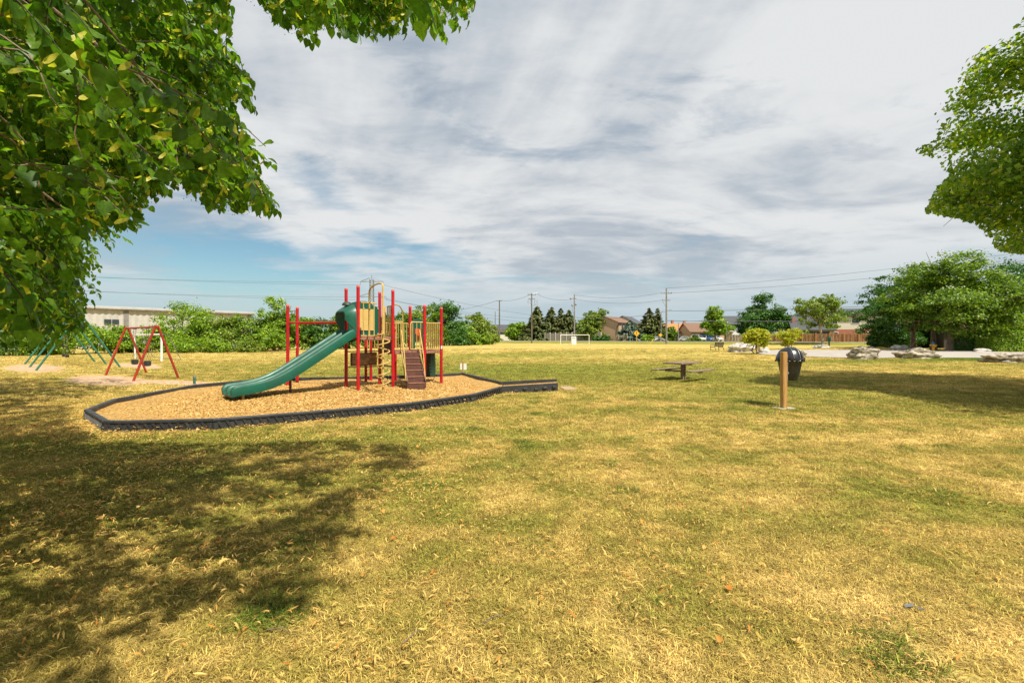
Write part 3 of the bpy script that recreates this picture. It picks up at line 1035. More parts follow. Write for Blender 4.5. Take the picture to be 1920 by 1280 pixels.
# bridge posts behind: short red posts joined by tan bars
for k1, k2, nb in (('P4', 'P7', 6), ('P3', 'P4', 2)):
    railing(xy(k1).lerp(xy(k2), .08), xy(k1).lerp(xy(k2), .92), 1.05, 1.95, nb, name='bridge_rail')
MB().tube([xy('P5').lerp(xy('P7'), .1) + Vector((0, 0, .95)), xy('P5').lerp(xy('P7'), .1) + Vector((.05, 0, .75)), xy('P5').lerp(xy('P7'), .55) + Vector((0, 0, .75)), xy('P5').lerp(xy('P7'), .55) + Vector((0, 0, 1.2))], 0.02, 8).build('rung', TAN, ps, smooth=True, world=True)

# overhead bar to the two outer posts
zbar = H + (HY - 605) / F * P['M1'].y
for s, e in (('M1', 'P1'), ('M2', 'P5')):
    MB().tube([xy(s) + Vector((0, 0, zbar)), xy(e) + Vector((0, 0, zbar))], 0.026, 8).build('overhead_rail', RED, ps, smooth=True, world=True)
for f in np.linspace(0.10, 0.95, 8):
    MB().tube([xy('M1').lerp(xy('P1'), f) + Vector((0, 0, zbar)), xy('M2').lerp(xy('P5'), f) + Vector((0, 0, zbar))], 0.016, 7).build('rung', RED, ps, smooth=True, world=True)
MB().tube([xy('M1') + Vector((0, 0, 0.62)), xy('M2') + Vector((0, 0, 0.62))], 0.02, 8).build('step_bar', TAN, ps, smooth=True, world=True)
MB().tube([xy('M2') + Vector((0.0, 0, 0.85)), xy('M2') + Vector((0.9, 0.25, 0.85))], 0.018, 8).build('step_bar', TAN, ps, smooth=True, world=True)

# step ladder with brown treads, worn edges and two bent handrails
tl, tr = at(755, 656, 15.55), at(784, 656, 15.75)
bl, br = gnd(766, 728.5, CHIP), gnd(797, 727, CHIP)
tl.z = tr.z = DL - 0.02
nst = 6
lad = []
prev_l, prev_r = None, None
for i in range(nst):
    f0, f1 = i / nst, (i + 1) / nst
    l0, r0 = bl.lerp(tl, f0), br.lerp(tr, f0)
    l1, r1 = bl.lerp(tl, f1), br.lerp(tr, f1)
    zt_ = CHIP + (DL - CHIP) * f1 - 0.02
    zb_ = CHIP + (DL - CHIP) * f0 - 0.02
    l0 = Vector((l0.x, l0.y, 0))
    r0 = Vector((r0.x, r0.y, 0))
    l1 = Vector((l1.x, l1.y, 0))
    r1 = Vector((r1.x, r1.y, 0))
    mb = MB()
    mb.hexa([l0 + Vector((0, 0, zb_)), r0 + Vector((0, 0, zb_)), r0.lerp(r1, .25) + Vector((0, 0, zb_)), l0.lerp(l1, .25) + Vector((0, 0, zb_)),
             l0 + Vector((0, 0, zt_ - .02)), r0 + Vector((0, 0, zt_ - .02)), r0.lerp(r1, .25) + Vector((0, 0, zt_ - .02)), l0.lerp(l1, .25) + Vector((0, 0, zt_ - .02))])
    so = mb.build('step', BROWN, ps, world=True)
    if i < nst - 1:
        dv = (l1 - l0) * 1.1
        fw = (l0 - l1).normalized() * 0.015
        MB().hexa([l0 + fw + Vector((0, 0, zt_ - .018)), r0 + fw + Vector((0, 0, zt_ - .018)), r0 + dv + Vector((0, 0, zt_ - .018)), l0 + dv + Vector((0, 0, zt_ - .018)),
                   l0 + fw + Vector((0, 0, zt_)), r0 + fw + Vector((0, 0, zt_)), r0 + dv + Vector((0, 0, zt_)), l0 + dv + Vector((0, 0, zt_))]).build('tread', TREADEDGE, so, world=True)
for sd, (b_, t_) in (('l', (bl, tl)), ('r', (br, tr))):
    sgn = (bl - br).normalized() * (1 if sd == 'l' else -1)
    o1 = b_ + sgn * 0.006
    o2 = t_ + sgn * 0.006
    back_ = Vector((tl.x - bl.x, tl.y - bl.y, 0)).normalized()
    MB().slab([o1, o1 + back_ * 0.22, o2 + back_ * 0.06, o2 + Vector((0, 0, -0.02)), o1 + Vector((0, 0, 0.24))], sgn * 0.03).build('stringer', BROWN, ps, world=True)
    f = sgn * 0.05
    up = lambda t, h: b_.lerp(t_, t) + f + Vector((0, 0, h))
    MB().tube([up(1.0, 0.72), up(0.98, 0.76), up(0.93, 0.74), up(0.5, 0.62), up(0.44, 0.58), up(0.40, 0.50), up(0.22, 0.10), up(0.14, 0.08)], 0.019, 8).build('handrail', TAN, ps, smooth=True, world=True)
    MB().tube([up(0.2, 0.12), up(1.0, 0.12), up(1.0, 0.72)], 0.016, 8).build('handrail_brace', TAN, ps, smooth=True, world=True)

# green arched entry and climbing wall at the back of the lower deck
a, b = xy('P8'), xy('PB')
u = (b - a).normalized()
Lb = (b - a).length
bk = Vector((-u.y, u.x, 0))
if bk.y < 0:
    bk = -bk
arc = [(s, 1.0 + 0.18 * math.sin(math.pi * s)) for s in np.linspace(1, 0, 9)]
outer = [(0.03, 0.02), (0.30, 0.02), (0.30, 0.75), (0.36, 0.86), (0.64, 0.86), (0.70, 0.75), (0.70, 0.02), (0.97, 0.02)] + [(0.03 + 0.94 * s, z) for s, z in arc]
for sa, sb_ in ((0.03, 0.30), (0.70, 0.97)):
    MB().slab([a + u * Lb * s + Vector((0, 0, DL + z)) for s, z in ((sa, .02), (sb_, .02), (sb_, .80), (sa, .80))], bk * 0.05).build('arch_panel', GREEN, ps, world=True)
MB().slab([a + u * Lb * s + Vector((0, 0, DL + z)) for s, z in [(0.03, .802), (0.97, .802)] + [(0.03 + 0.94 * s, z) for s, z in arc]], bk * 0.05).build('arch_panel', GREEN, ps, world=True)
MB().slab([a + u * Lb * s + bk * 0.4 + Vector((0, 0, DL + z)) for s, z in ((.55, .35), (1.0, .35), (1.0, .85), (.55, .85))], bk * 0.03).build('orange_panel', ORANGE, ps, world=True)
wl0, wl1 = at(790, 660, 17.3), at(815, 660, 17.3)
secs = []
for i in range(9):
    f = i / 8
    z = DL - 0.10 - f * (DL - 0.32)
    bow = 0.10 * math.sin(f * 3.1416)
    secs.append([Vector((wl0.x, wl0.y + bow + .1 * f, z)), Vector((wl1.x - 0.03 * math.sin(f * 3.14), wl1.y + bow + .1 * f, z)), Vector((wl1.x, wl1.y + bow + .1 * f + .08, z)), Vector((wl0.x, wl0.y + bow + .1 * f + .08, z))])
wall_c = MB().loft(secs).build('climbing_wall', DGREEN, ps, smooth=True, world=True)
for i in range(7):
    z = 0.42 + i * 0.11
    MB().bbox((wl0.x + 0.36, wl0.y + 0.0, z), (0.05, 0.09, 0.05), 0, 0.01).build('foothold', BLACKP, wall_c, world=True)
MB().tube([(wl1.x - .1, wl1.y, .34), (wl1.x - .02, wl1.y - .02, .32), (wl1.x, wl1.y - .05, .22), (wl1.x - .06, wl1.y - .08, .12), (wl1.x - .25, wl1.y - .08, .1)], 0.012, 6).build('rope_end', DARKIRON, wall_c, world=True)
# small white sticker on the right post
MB().box((P['P10'].x + 0.02, P['P10'].y - 0.055, H - (651 - HY) / F * P['P10'].y), (0.05, 0.006, 0.11)).build('sticker', SIGNW, ps, world=True)
MB().box((P['M2'].x - 0.02, P['M2'].y - 0.055, H - (650 - HY) / F * P['M2'].y), (0.05, 0.006, 0.05)).build('sticker', SIGNW, ps, world=True)

# ================================================================== SWINGS
def a_frame(root, mid, perp, half, ztop_, mat, r=0.045):
    apex = Vector((mid.x, mid.y, ztop_))
    for s in (-1, 1):
        foot = Vector((mid.x, mid.y, 0)) + perp * half * s
        foot.z = gf(foot.x, foot.y) - 0.08
        top = apex + perp * 0.05 * s
        MB().cyl(foot, top, r, n=10).build('leg', mat, root, smooth=True, world=True)
    MB().bbox(apex + Vector((0, 0, 0.0)), (0.16, 0.12, 0.12), math.atan2(perp.y, perp.x), 0.02).build('bracket', mat, root, world=True)


sl, sr = Vector((-18.2, 21.5, 0)), Vector((-14.6, 18.7, 0))
bd = (sr - sl).normalized()
pr = Vector((-bd.y, bd.x, 0))
swr = thing('bucket_swing_set', 'red A-frame swing set with two black toddler bucket seats', 'swing set', tuple((sl + sr) / 2))
ZS = 2.17
a_frame(swr, sl, pr, 0.78, ZS, SWINGRED)
a_frame(swr, sr, pr, 0.78, ZS, SWINGRED)
MB().cyl(sl + Vector((0, 0, ZS)) - bd * .08, sr + Vector((0, 0, ZS)) + bd * .08, 0.04, n=10).build('top_beam', SWINGRED, swr, smooth=True, world=True)
for f in (0.30, 0.72):
    c = sl.lerp(sr, f)
    zs = 0.62
    bs = []
    prof_b = [(0.10, 0.0), (0.155, 0.03), (0.165, 0.14), (0.16, 0.22), (0.15, 0.22), (0.145, 0.13), (0.09, 0.06)]
    mb = MB()
    mb.loft([[c + bd * (r_ * math.cos(6.283 * k / 16)) + pr * (0.8 * r_ * math.sin(6.283 * k / 16)) + Vector((0, 0, zs - 0.11 + z)) for k in range(16)] for r_, z in prof_b], cap=True)
    for s in (-1, 1):      # leg-hole lugs below the rim
        mb.box(c + bd * 0.17 * s + Vector((0, 0, zs + 0.02)), (0.05, 0.14, 0.18), math.atan2(bd.y, bd.x))
    seat = mb.build('bucket_seat', RUBBER, swr, smooth=True, world=True)
    for s in (-1, 1):
        hk = c + bd * 0.16 * s + Vector((0, 0, ZS - 0.05))
        yk = c + bd * 0.16 * s + Vector((0, 0, zs + 0.42))
        mc = MB()
        k = 34
        for i in range(k):
            p, q = hk.lerp(yk, i / k), hk.lerp(yk, (i + 0.86) / k)
            mc.box((p + q) / 2, (0.020 if i % 2 else 0.008, 0.008 if i % 2 else 0.020, (p - q).length))
        for e in (-1, 1):
            mc.cyl(yk, c + bd * 0.16 * s + pr * 0.11 * e + Vector((0, 0, zs + 0.10)), 0.007, n=5)
        mc.build('chain', CHAIN, seat, world=True)
    MB().bbox(c + Vector((0, 0, ZS - 0.04)), (0.42, 0.06, 0.05), math.atan2(bd.y, bd.x), 0.01).build('hanger', SWINGRED, swr, world=True)

gA, gB, gC = Vector((-30.7, 31.0, 0)), Vector((-27.3, 28.1, 0)), Vector((-24.0, 25.3, 0))
gd = (gC - gA).normalized()
gp = Vector((-gd.y, gd.x, 0))
sg = thing('tall_swing_set', 'tall green swing frame half hidden behind the hanging linden leaves', 'swing set', tuple(gB))
for m_ in (gA, gB, gC):
    a_frame(sg, m_, gp, 1.75, 3.0, SWINGGREEN, 0.05)
MB().cyl(gA + Vector((0, 0, 3.0)) - gd * .1, gC + Vector((0, 0, 3.0)) + gd * .1, 0.05, n=10).build('top_beam', SWINGGREEN, sg, smooth=True, world=True)
for f in (0.15, 0.35):
    c = gA.lerp(gC, f)
    mb = MB()
    mb.loft([[c + gd * s + pr * e + Vector((0, 0, 0.5 + 1.6 * s * s + o)) for s, e, o in ((-.3, q, 0), (-.15, q, 0), (0, q, 0), (.15, q, 0), (.3, q, 0), (.3, q, -.02), (.15, q, -.02), (0, q, -.02), (-.15, q, -.02), (-.3, q, -.02))] for q in (-.08, .08)])
    st_ = mb.build('belt_seat', RUBBER, sg, world=True)
    for s in (-.3, .3):
        MB().cyl(c + gd * s + Vector((0, 0, 0.64)), c + gd * s + Vector((0, 0, 2.98)), 0.008, n=5).build('chain', CHAIN, st_, world=True)

# ================================================================== GOALS
def goal(base_l, base_r, hgt, depth_v, label, net=True, r=0.05):
    c = (base_l + base_r) / 2
    root = thing('soccer_goal', label, 'goal', tuple(c))
    for b_ in (base_l, base_r):
        MB().cyl(b_ + Vector((0, 0, -.1)), b_ + Vector((0, 0, hgt)), r, n=10).build('goal_post', WHITEP, root, smooth=True, world=True)
        MB().tube([b_ + Vector((0, 0, hgt)), b_ + depth_v * 0.35 + Vector((0, 0, hgt)), b_ + depth_v + Vector((0, 0, 0.05))], r * 0.35, 6).build('stay', STEEL, root, smooth=True, world=True)
    MB().tube([base_l + Vector((0, 0, hgt)), base_r + Vector((0, 0, hgt))], r, 10).build('crossbar', WHITEP, root, smooth=True, world=True)
    MB().tube([base_l + depth_v + Vector((0, 0, 0.05)), base_r + depth_v + Vector((0, 0, 0.05))], r * 0.35, 6).build('ground_bar', STEEL, root, smooth=True, world=True)


gl = Vector(gnd(253.5, 671.5))
gr2 = Vector(gnd(303, 677.5))
goal(gl, gr2, (677.5 - 627) / F * gr2.y, Vector((0.4, 1.4, 0)), 'white goal seen end-on behind the red swing set', r=0.07)
g1, g2 = gnd(1051, 645.2), gnd(1104.5, 645.0)
goal(g1, g2, 2.1, Vector((0.6, 1.6, 0)), 'wide white goal at the far end of the field', r=0.07)

# ================================================================== PARK FURNITURE
# picnic table on a pedestal
tc_ = gnd(1281, 712)
pt = thing('picnic_table', 'weathered wooden pedestal picnic table standing alone on the lawn', 'picnic table', tuple(tc_), R(42))
for i, yy in enumerate((-0.27, 0.0, 0.27)):
    MB().bbox((0, yy, 0.705), (1.78, 0.255, 0.055), 0, 0.008).build('plank', WOODOLD, pt)
for sy in (-1, 1):
    for k in (-0.075, 0.075):
        MB().bbox((0.0, sy * 0.72 + k, 0.415), (1.95, 0.14, 0.05), 0, 0.008).build('seat_plank', WOODOLD, pt)
for sx in (-0.07, 0.07):
    MB().bbox((sx, 0, 0.31), (0.09, 0.12, 0.74), 0, 0.01).build('pedestal', WOODOLD, pt)
MB().bbox((0.0, 0, 0.355), (0.09 * 0.8, 1.60, 0.07), 0, 0.008).build('seat_bearer', WOODOLD, pt)
MB().bbox((0.0, 0, 0.645), (0.07, 0.72, 0.06), 0, 0.008).build('top_bearer', WOODOLD, pt)

# litter bin on a pine post
bp = gnd(1469.5, 765.5)
lb = thing('litter_bin', 'black domed plastic litter bin strapped to a pine post', 'litter bin', tuple(bp))
MB().bbox((0, 0, 0.64), (0.115, 0.115, 1.46), 0.12, 0.008).build('post', WOODPOST, lb)
MB().bbox((0.02, 0.0, 0.0), (0.46, 0.34, 0.05), 0.3, 0.015).build('footing', CONC, lb)
bx_, by_ = 0.31, 0.27
body = MB().lathe([(0.01, 0.655), (0.165, 0.66), (0.185, 0.69), (0.225, 0.90), (0.262, 1.12), (0.275, 1.19), (0.262, 1.19), (0.25, 1.12)], (bx_, by_, 0), 28).build('bin_body', BINP, lb, smooth=True)
lid = MB().lathe([(0.25, 1.155), (0.30, 1.16), (0.31, 1.20), (0.30, 1.235), (0.275, 1.30), (0.23, 1.385), (0.165, 1.445), (0.08, 1.478), (0.001, 1.487)], (bx_, by_, 0), 30).build('bin_lid', BINP, lb, smooth=True)
for s in (-0.075, 0.075):
    MB().tube([(bx_ + s, by_ - 0.31 * math.cos(q) * (0.97), 1.17 + 0.322 * math.sin(q)) for q in np.linspace(0.12, 1.5, 9)], 0.006, 5).build('lid_seam', STEEL, lid, smooth=True)  # two pale steel bands running up the front of the dome
mb = MB()
for k in range(40):
    a0 = 6.283 * k / 40
    rr = 0.292 + 0.02 * math.sin(k * 2.3)
    mb.tube([(bx_ + rr * math.cos(a0 + q * .157), by_ + rr * math.sin(a0 + q * .157), 1.17 - 0.035 * abs(math.sin(k * 1.7 + q * 2))) for q in (0, .5, 1.05)], 0.018, 5)
mb.build('bin_liner', BAG, body, smooth=True)
mb = MB()
for k in range(5):
    mb.bbox((bx_ + 0.30 + 0.03 * math.sin(k * 2.1), by_ + 0.02 * k - .04, 1.175 + 0.025 * math.cos(k * 1.3)), (0.11, 0.07, 0.05), k * 0.9, 0.015)
mb.build('bag_knot', BAG, body, smooth=True)
MB().bbox((0.105, 0.05, 0.985), (0.045, 0.03, 0.64), 0, 0.005).build('steel_strap', STEEL, lb)
for z in (0.85, 1.1):
    MB().bbox((0.09, 0.10, z), (0.16, 0.07, 0.04), 0, 0.005).build('bracket', STEEL, lb)

# iron bench seen from its side
bb = gnd(1346, 657.5)
bn = thing('park_bench', 'dark iron bench with a slatted back beside the white boulders', 'bench', tuple(bb), R(-82))
for sx in (-0.75, 0.75):
    mb = MB()
    mb.tube([(sx, -0.42, 0), (sx, -0.36, 0.2), (sx, -0.40, 0.42), (sx, -0.42, 0.60), (sx, -0.34, 0.64), (sx, 0.05, 0.62)], 0.03, 6)
    mb.tube([(sx, 0.26, 0), (sx, 0.14, 0.30), (sx, 0.10, 0.44), (sx, 0.20, 0.90)], 0.03, 6)
    mb.tube([(sx, -0.38, 0.40), (sx, 0.10, 0.42)], 0.03, 6)
    mb.build('end_frame', DARKIRON, bn, smooth=True)
for i in range(5):
    MB().box((0, -0.34 + i * 0.10, 0.445), (1.6, 0.075, 0.03)).build('seat_slat', DARKIRON, bn)
for i in range(5):
    MB().box((0, 0.105 + 0.022 * i, 0.52 + i * 0.09), (1.6, 0.03, 0.072)).build('back_slat', DARKIRON, bn)

# hydrant
hb = gnd(1750, 658)
hy = thing('fire_hydrant', 'yellow fire hydrant with a blue cap under the maples', 'hydrant', tuple(hb))
s = 1.05
MB().lathe([(0.17 * s, 0), (0.17 * s, 0.05), (0.115 * s, 0.06), (0.12 * s, 0.55 * s), (0.16 * s, 0.57 * s), (0.16 * s, 0.62 * s), (0.13 * s, 0.66 * s)], n=16).build('barrel', YELLOW, hy, smooth=True)
MB().lathe([(0.145 * s, 0.66 * s), (0.15 * s, 0.70 * s), (0.12 * s, 0.80 * s), (0.06 * s, 0.86 * s), (0.04 * s, 0.93 * s), (0.001, 0.935 * s)], n=16).build('bonnet', BLUEP, hy, smooth=True)
for sx in (-1, 1):
    MB().tube([(0.10 * sx, 0, 0.62), (0.34 * sx, 0, 0.62)], [0.075, 0.085], 10).build('nozzle_cap', YELLOW, hy, smooth=True)
MB().tube([(0, -0.08, 0.52), (0, -0.24, 0.52)], [0.10, 0.11], 12).build('pumper_nozzle', YELLOW, hy, smooth=True)

# dog waste station
dg = gnd(1554.5, 649.5)
ds = thing('waste_bag_station', 'green waste-bag box on a dark post past the driveway', 'dispenser', tuple(dg))
k_ = dg.y / F
MB().cyl((0, 0, -.1), (0, 0, 12 * k_), 1.3 * k_, n=8).build('post', DARKIRON, ds, smooth=True)
MB().lathe([(1.9 * k_, 9.2 * k_), (2.6 * k_, 10.5 * k_), (2.8 * k_, 17.5 * k_), (2.2 * k_, 18.8 * k_), (0.01, 19 * k_)], n=12).build('box', GREEN, ds, smooth=True)

# bollard with a steel cap beside the border
bo = gnd(364.5, 719.5)
bl_ = thing('pipe_bollard', 'short green pipe with a bright steel cap behind the border', 'bollard', tuple(bo))
MB().cyl((0, 0, -.1), (0, 0, 0.23), 0.045, n=12).build('pipe', SWINGGREEN, bl_, smooth=True)
MB().lathe([(0.05, 0.22), (0.052, 0.27), (0.04, 0.31), (0.001, 0.32)], n=12).build('cap', STEEL, bl_, smooth=True)

# small notice on a stake at the back of the chip bed
st = gnd(868.3, 702, CHIP)
ss = thing('notice_board', 'small blank white notice on a wooden stake behind the border', 'sign', (st.x, st.y, 0))
MB().bbox((0, 0, 0.30), (0.045, 0.03, 0.75), 0, 0.004).build('stake', WOODPOST, ss)
MB().box((0.01, 0.022, 0.42), (0.29, 0.012, 0.28)).build('board', SIGNW, ss)

# ------------------------------------------------------------------ boulders
def boulder(px, py, wpx, hpx, label, mat=BOULDER, seed=1, depth=0.7, rough=0.16, mound=0.0):
    b = gnd(px, py)
    k = b.y / F
    W, D, Ht = wpx * k / 2, wpx * k / 2 * depth, hpx * k
    rs = np.random.default_rng(seed)
    mb = MB()
    n, m = 44, 22
    ph = rs.uniform(0, 6.28, (5, 3))
    vs = []
    for j in range(m):
        el = -0.55 + (math.pi / 2 + 0.55) * j / (m - 1)
        for i in range(n):
            az = 6.28319 * i / n
            d_ = np.array([math.cos(az) * math.cos(el), math.sin(az) * math.cos(el), math.sin(el)])
            q = np.sign(d_) * np.abs(d_) ** 0.62            # blocky
            rr = 1.0
            for a_, fr in enumerate((2.0, 3.3, 5.1, 8.0, 12.0)):
                rr += rough * (0.8 ** a_) * 0.9 * math.sin(fr * q[0] + ph[a_, 0]) * math.sin(fr * q[1] + ph[a_, 1] + q[2] * fr * 0.7) * (1 if a_ < 3 else .7)
            strat = 1 + 0.09 * math.sin(11 * q[2] + ph[0, 2] + 1.5 * q[0])
            vs.append((q[0] * W * rr * strat, q[1] * D * rr * strat, max(q[2] * Ht * (1.05 + 0.9 * (rr - 1)), -0.25 * Ht)))
    fs = []
    for j in range(m - 1):
        for i in range(n):
            a_, b_ = j * n + i, j * n + (i + 1) % n
            fs.append((a_, b_, b_ + n, a_ + n))
    mb.add(vs, fs)
    me_ = mb.mesh('boulder', True)
    o = link('boulder', me_, mat)
    o.location = b
    return tag(o, label, 'boulder', 'limestone boulders edging the driveway')


boulder(1617, 673, 44, 20, 'rounded grey boulder nearest the litter bin at the driveway edge', seed=3, depth=0.8)
boulder(1720, 671.5, 66, 15, 'long layered grey boulder below the yellow hydrant', seed=5, depth=0.5, rough=0.2)
boulder(1905, 679, 92, 14, 'long low dark boulder cut off by the right edge', seed=8, depth=0.4, rough=0.25)
boulder(1623, 655.8, 30, 6.5, 'low flat boulder showing behind the rounded grey one', seed=9)
boulder(1688, 656.3, 27, 9, 'squat pale block to the left of the hydrant', BOULDERW, 11, 0.6, 0.08)
boulder(1842, 660, 28, 6.5, 'flat pale stone block before the clipped hedge', BOULDERW, 12, 0.5, 0.06)
boulder(1540, 652.3, 30, 5.5, 'low pale stone slab at the foot of the leaning tree', BOULDERW, 13, 0.5, 0.10)
boulder(1389, 660, 40, 15, 'big white boulder behind the iron bench', BOULDERW, 15, 0.7, 0.18)
boulder(1406, 655, 22, 8, 'smaller white boulder behind the yellow-green shrub', BOULDERW, 16, 0.7, 0.16)
boulder(1433, 661.5, 17, 10, 'white boulder just right of the yellow-green shrub', BOULDERW, 17, 0.8, 0.15)
boulder(1503, 668, 13, 11, 'grey boulder half hidden by the litter bin lid', BOULDER, 18, 0.8, 0.2)

# ------------------------------------------------------------------ utility poles
def pole(px, base, top, label, mat, rad, arms, name='utility_pole'):
    b = base
    hgt = H + (HY - top) / F * b.y - b.z
    root = thing(name, label, 'utility pole', tuple(b))
    MB().tube([(0, 0, -0.3), (0, 0, hgt * 0.5), (0, 0, hgt)], [rad, rad * 0.85, rad * 0.66], 12).build('pole', mat, root, smooth=True)
    for zf, wd, ang in arms:
        z = hgt + zf
        c, s_ = math.cos(ang), math.sin(ang)
        arm = MB().bbox((0, 0, z), (wd, 0.12, 0.14), ang, 0.01).build('crossarm', mat if mat is POLEWOOD else STEEL, root)
        for q in (-0.46, -0.2, 0.2, 0.46):
            MB().lathe([(0.03, 0.07), (0.07, 0.12), (0.05, 0.17), (0.075, 0.22), (0.04, 0.30), (0.001, 0.32)], (c * wd * q, s_ * wd * q, z), 8).build('insulator', STEEL, arm, smooth=True)
    return root, hgt


pl1, h1 = pole(997, gnd(997, 643.5), 550, 'wooden pole with angled top arm and hanging switches by the spruces', POLEWOOD, 0.20, [(-0.35, 2.4, 0.35), (-1.5, 1.8, 0.35)])
for q in (-0.9, -0.3, 0.9, 1.5):
    o = MB().tube([(q, 0.12, h1 - 1.6), (q - 0.12, 0.12, h1 - 2.3), (q, 0.12, h1 - 2.9), (q * 0.4, 0.1, h1 - 3.2)], 0.055, 6).build('cutout_switch', STEEL, pl1, smooth=True)
MB().tube([(0.3, 0.1, h1 - 0.1), (1.6, 0.4, h1 + 0.15), (2.3, 0.6, h1 - 0.35)], 0.06, 6).build('switch_arm', STEEL, pl1, smooth=True)
pl2, h2 = pole(1077, gnd(1077, 644.5), 552, 'pale concrete pole rising behind the wide goal', POLECONC, 0.20, [(-1.1, 0.9, 0.2)])
for z, sx in ((-2.6, -0.55), (-2.4, 0.35), (-1.0, -0.9)):
    MB().sphere((sx, 0.0, h2 + z), 0.22, 8, 6, 1.3).build('insulator_cluster', STEEL, pl2, smooth=True)
MB().tube([(-0.55, 0, h2 - 2.8), (-0.5, 0, h2 - 4), (0, 0, h2 - 5)], 0.03, 5).build('riser', WIRE, pl2, smooth=True)
pl3, h3 = pole(1249.5, gnd(1249.5, 645), 540, 'tall grey pole left of the bungalow driveways', POLECONC, 0.22, [(-1.2, 2.6, 0.1), (-2.8, 1.8, 0.1)])
MB().tube([(-0.9, 0, h3 - 2.9), (-0.3, 0, h3 - 4.0), (0, 0, h3 - 4.2)], 0.04, 5).build('brace', STEEL, pl3, smooth=True)
b4 = gx(936.5, 150)
pl4, h4 = pole(936.5, b4, 563, 'plain wooden pole with a U-shaped arm at the hedge end', POLEWOOD, 0.26, [(-0.2, 1.9, 0.0)])
pl5, h5 = pole(928.5, gx(928.5, 170), 584, 'thin dark bare pole beside the U-armed pole', POLEWOOD, 0.16, [])
pl6, h6 = pole(553, gx(553, 120), 581, 'dark pole showing between the red posts above the shrubs', POLEWOOD, 0.17, [(-0.3, 2.0, 0.0)])
pl7, h7 = pole(789, gx(789, 150), 573, 'distant pole with double arms behind the play structure trees', POLEWOOD, 0.2, [(-1.0, 2.6, 0.0), (-2.2, 1.6, 0.0)])

# lamp standards
def lamp(px, base, top, arm_px, label, straight=False):
    b = base
    k = b.y / F
    hgt = H + (HY - top) / F * b.y - b.z
    root = thing('street_lamp', label, 'street lamp', tuple(b))
    MB().tube([(0, 0, -.2), (0, 0, hgt * 0.9 if not straight else hgt)], [0.13, 0.08], 10).build('lamp_post', POLECONC, root, smooth=True)
    if straight:
        MB().bbox((0, 0, hgt + 0.12), (0.5, 0.5, 0.22), 0, 0.05).build('lantern', WHITEP, root)
    else:
        w_ = arm_px * k
        MB().tube([(0, 0, hgt * 0.88), (w_ * .12, 0, hgt * .95), (w_ * .35, 0, hgt * .99), (w_ * .6, 0, hgt), (w_, 0, hgt)], 0.05, 8).build('arm', STEEL, root, smooth=True)
        MB().bbox((w_ * 1.08, 0, hgt - 0.02), (0.75, 0.26, 0.16), 0, 0.04).build('lamp_head', STEEL, root)
    return root


lamp(1239.5, beyond(1239.5, 10.6), 580, 16, 'curved-arm street lamp just left of the tall grey pole')
lamp(1272, beyond(1272, 10.6), 601, 38, 'long-arm street lamp before the orange-roofed bungalow')
lamp(1362.5, beyond(1362.5, 12), 605, 0, 'short straight lamp post at the end of the tan fence', True)
lamp(890, gx(890, 118), 607, 0, 'white lamp post standing in the shrubs', True)

# road signs
def road_sign(px, base, top, label, diamond=True):
    b = base
    hgt = H + (HY - top) / F * b.y - b.z
    root = thing('road_sign', label, 'road sign', tuple(b))
    MB().bbox((0, 0, hgt / 2 - .1), (0.18, 0.10, hgt), 0, 0.01).build('sign_post', WOODPOST if diamond else POLECONC, root)
    r_ = 0.75 if diamond else 0.5
    pts = [(0, -0.09, hgt - 2 * r_), (r_, -0.09, hgt - r_), (0, -0.09, hgt), (-r_, -0.09, hgt - r_)]
    pl = MB().slab(pts, (0, 0.02, 0)).build('plate', YELLOW, root)
    if diamond:
        m = MB()
        m.bbox((0, -0.10, hgt - r_), (0.14, 0.01, 0.5), 0, 0.001)
        m.cyl((0, -0.105, hgt - r_ + .36), (0, -0.095, hgt - r_ + .36), 0.09, n=8)
        m.build('symbol', TYRE, pl)
    return root


road_sign(1193.5, beyond(1193.5, -2.6), 619, 'yellow diamond warning sign before the blue spruce')
road_sign(1239, beyond(1238, 9.9), 624.5, 'small yellow sign on the curved-arm lamp post', False)
gw = gnd(1217.5, 645.5)
single('guy_guard', MB().tube([gw + Vector((0, 0, -.1)), gw + Vector((0.5, 0, 0.6)), gw + Vector((1.0, 0.2, 1.25))], 0.05, 6), YELLOW, tuple(gw), 'leaning yellow guy-wire guard left of the tall grey pole', 'guy guard', smooth=True)

# white cabinet behind the goal
wc = gnd(1076, 646)
kk = wc.y / F
cab = thing('utility_cabinet', 'white utility cabinet standing inside the wide goal mouth', 'cabinet', tuple(wc))
MB().bbox((0, 0.4, 7.4 * kk), (9.2 * kk, 0.8, 15 * kk), 0, 0.06).build('casing', WHITEP, cab)
for z in (13.0, 12.2):
    MB().box((0, -0.01, z * kk), (6.5 * kk, 0.03, 0.35 * kk)).build('vent', STEEL, cab)
MB().box((0, -0.008, 5.5 * kk), (6.4 * kk, 0.02, 9 * kk)).build('door', SIGNW, cab)

# ------------------------------------------------------------------ lattice tower and wires
tw = Vector((at(697, 640, 300).x, 300, 0.2))
tower = thing('transmission_tower', 'steel lattice transmission tower rising behind the slide platform', 'tower', tuple(tw))
th_ = H + (HY - 516) / F * 300
legs = [(-1, -1), (1, -1), (1, 1), (-1, 1)]


def tw_w(z):
    return 3.6 - 2.5 * min(z / (th_ * .62), 1.0)


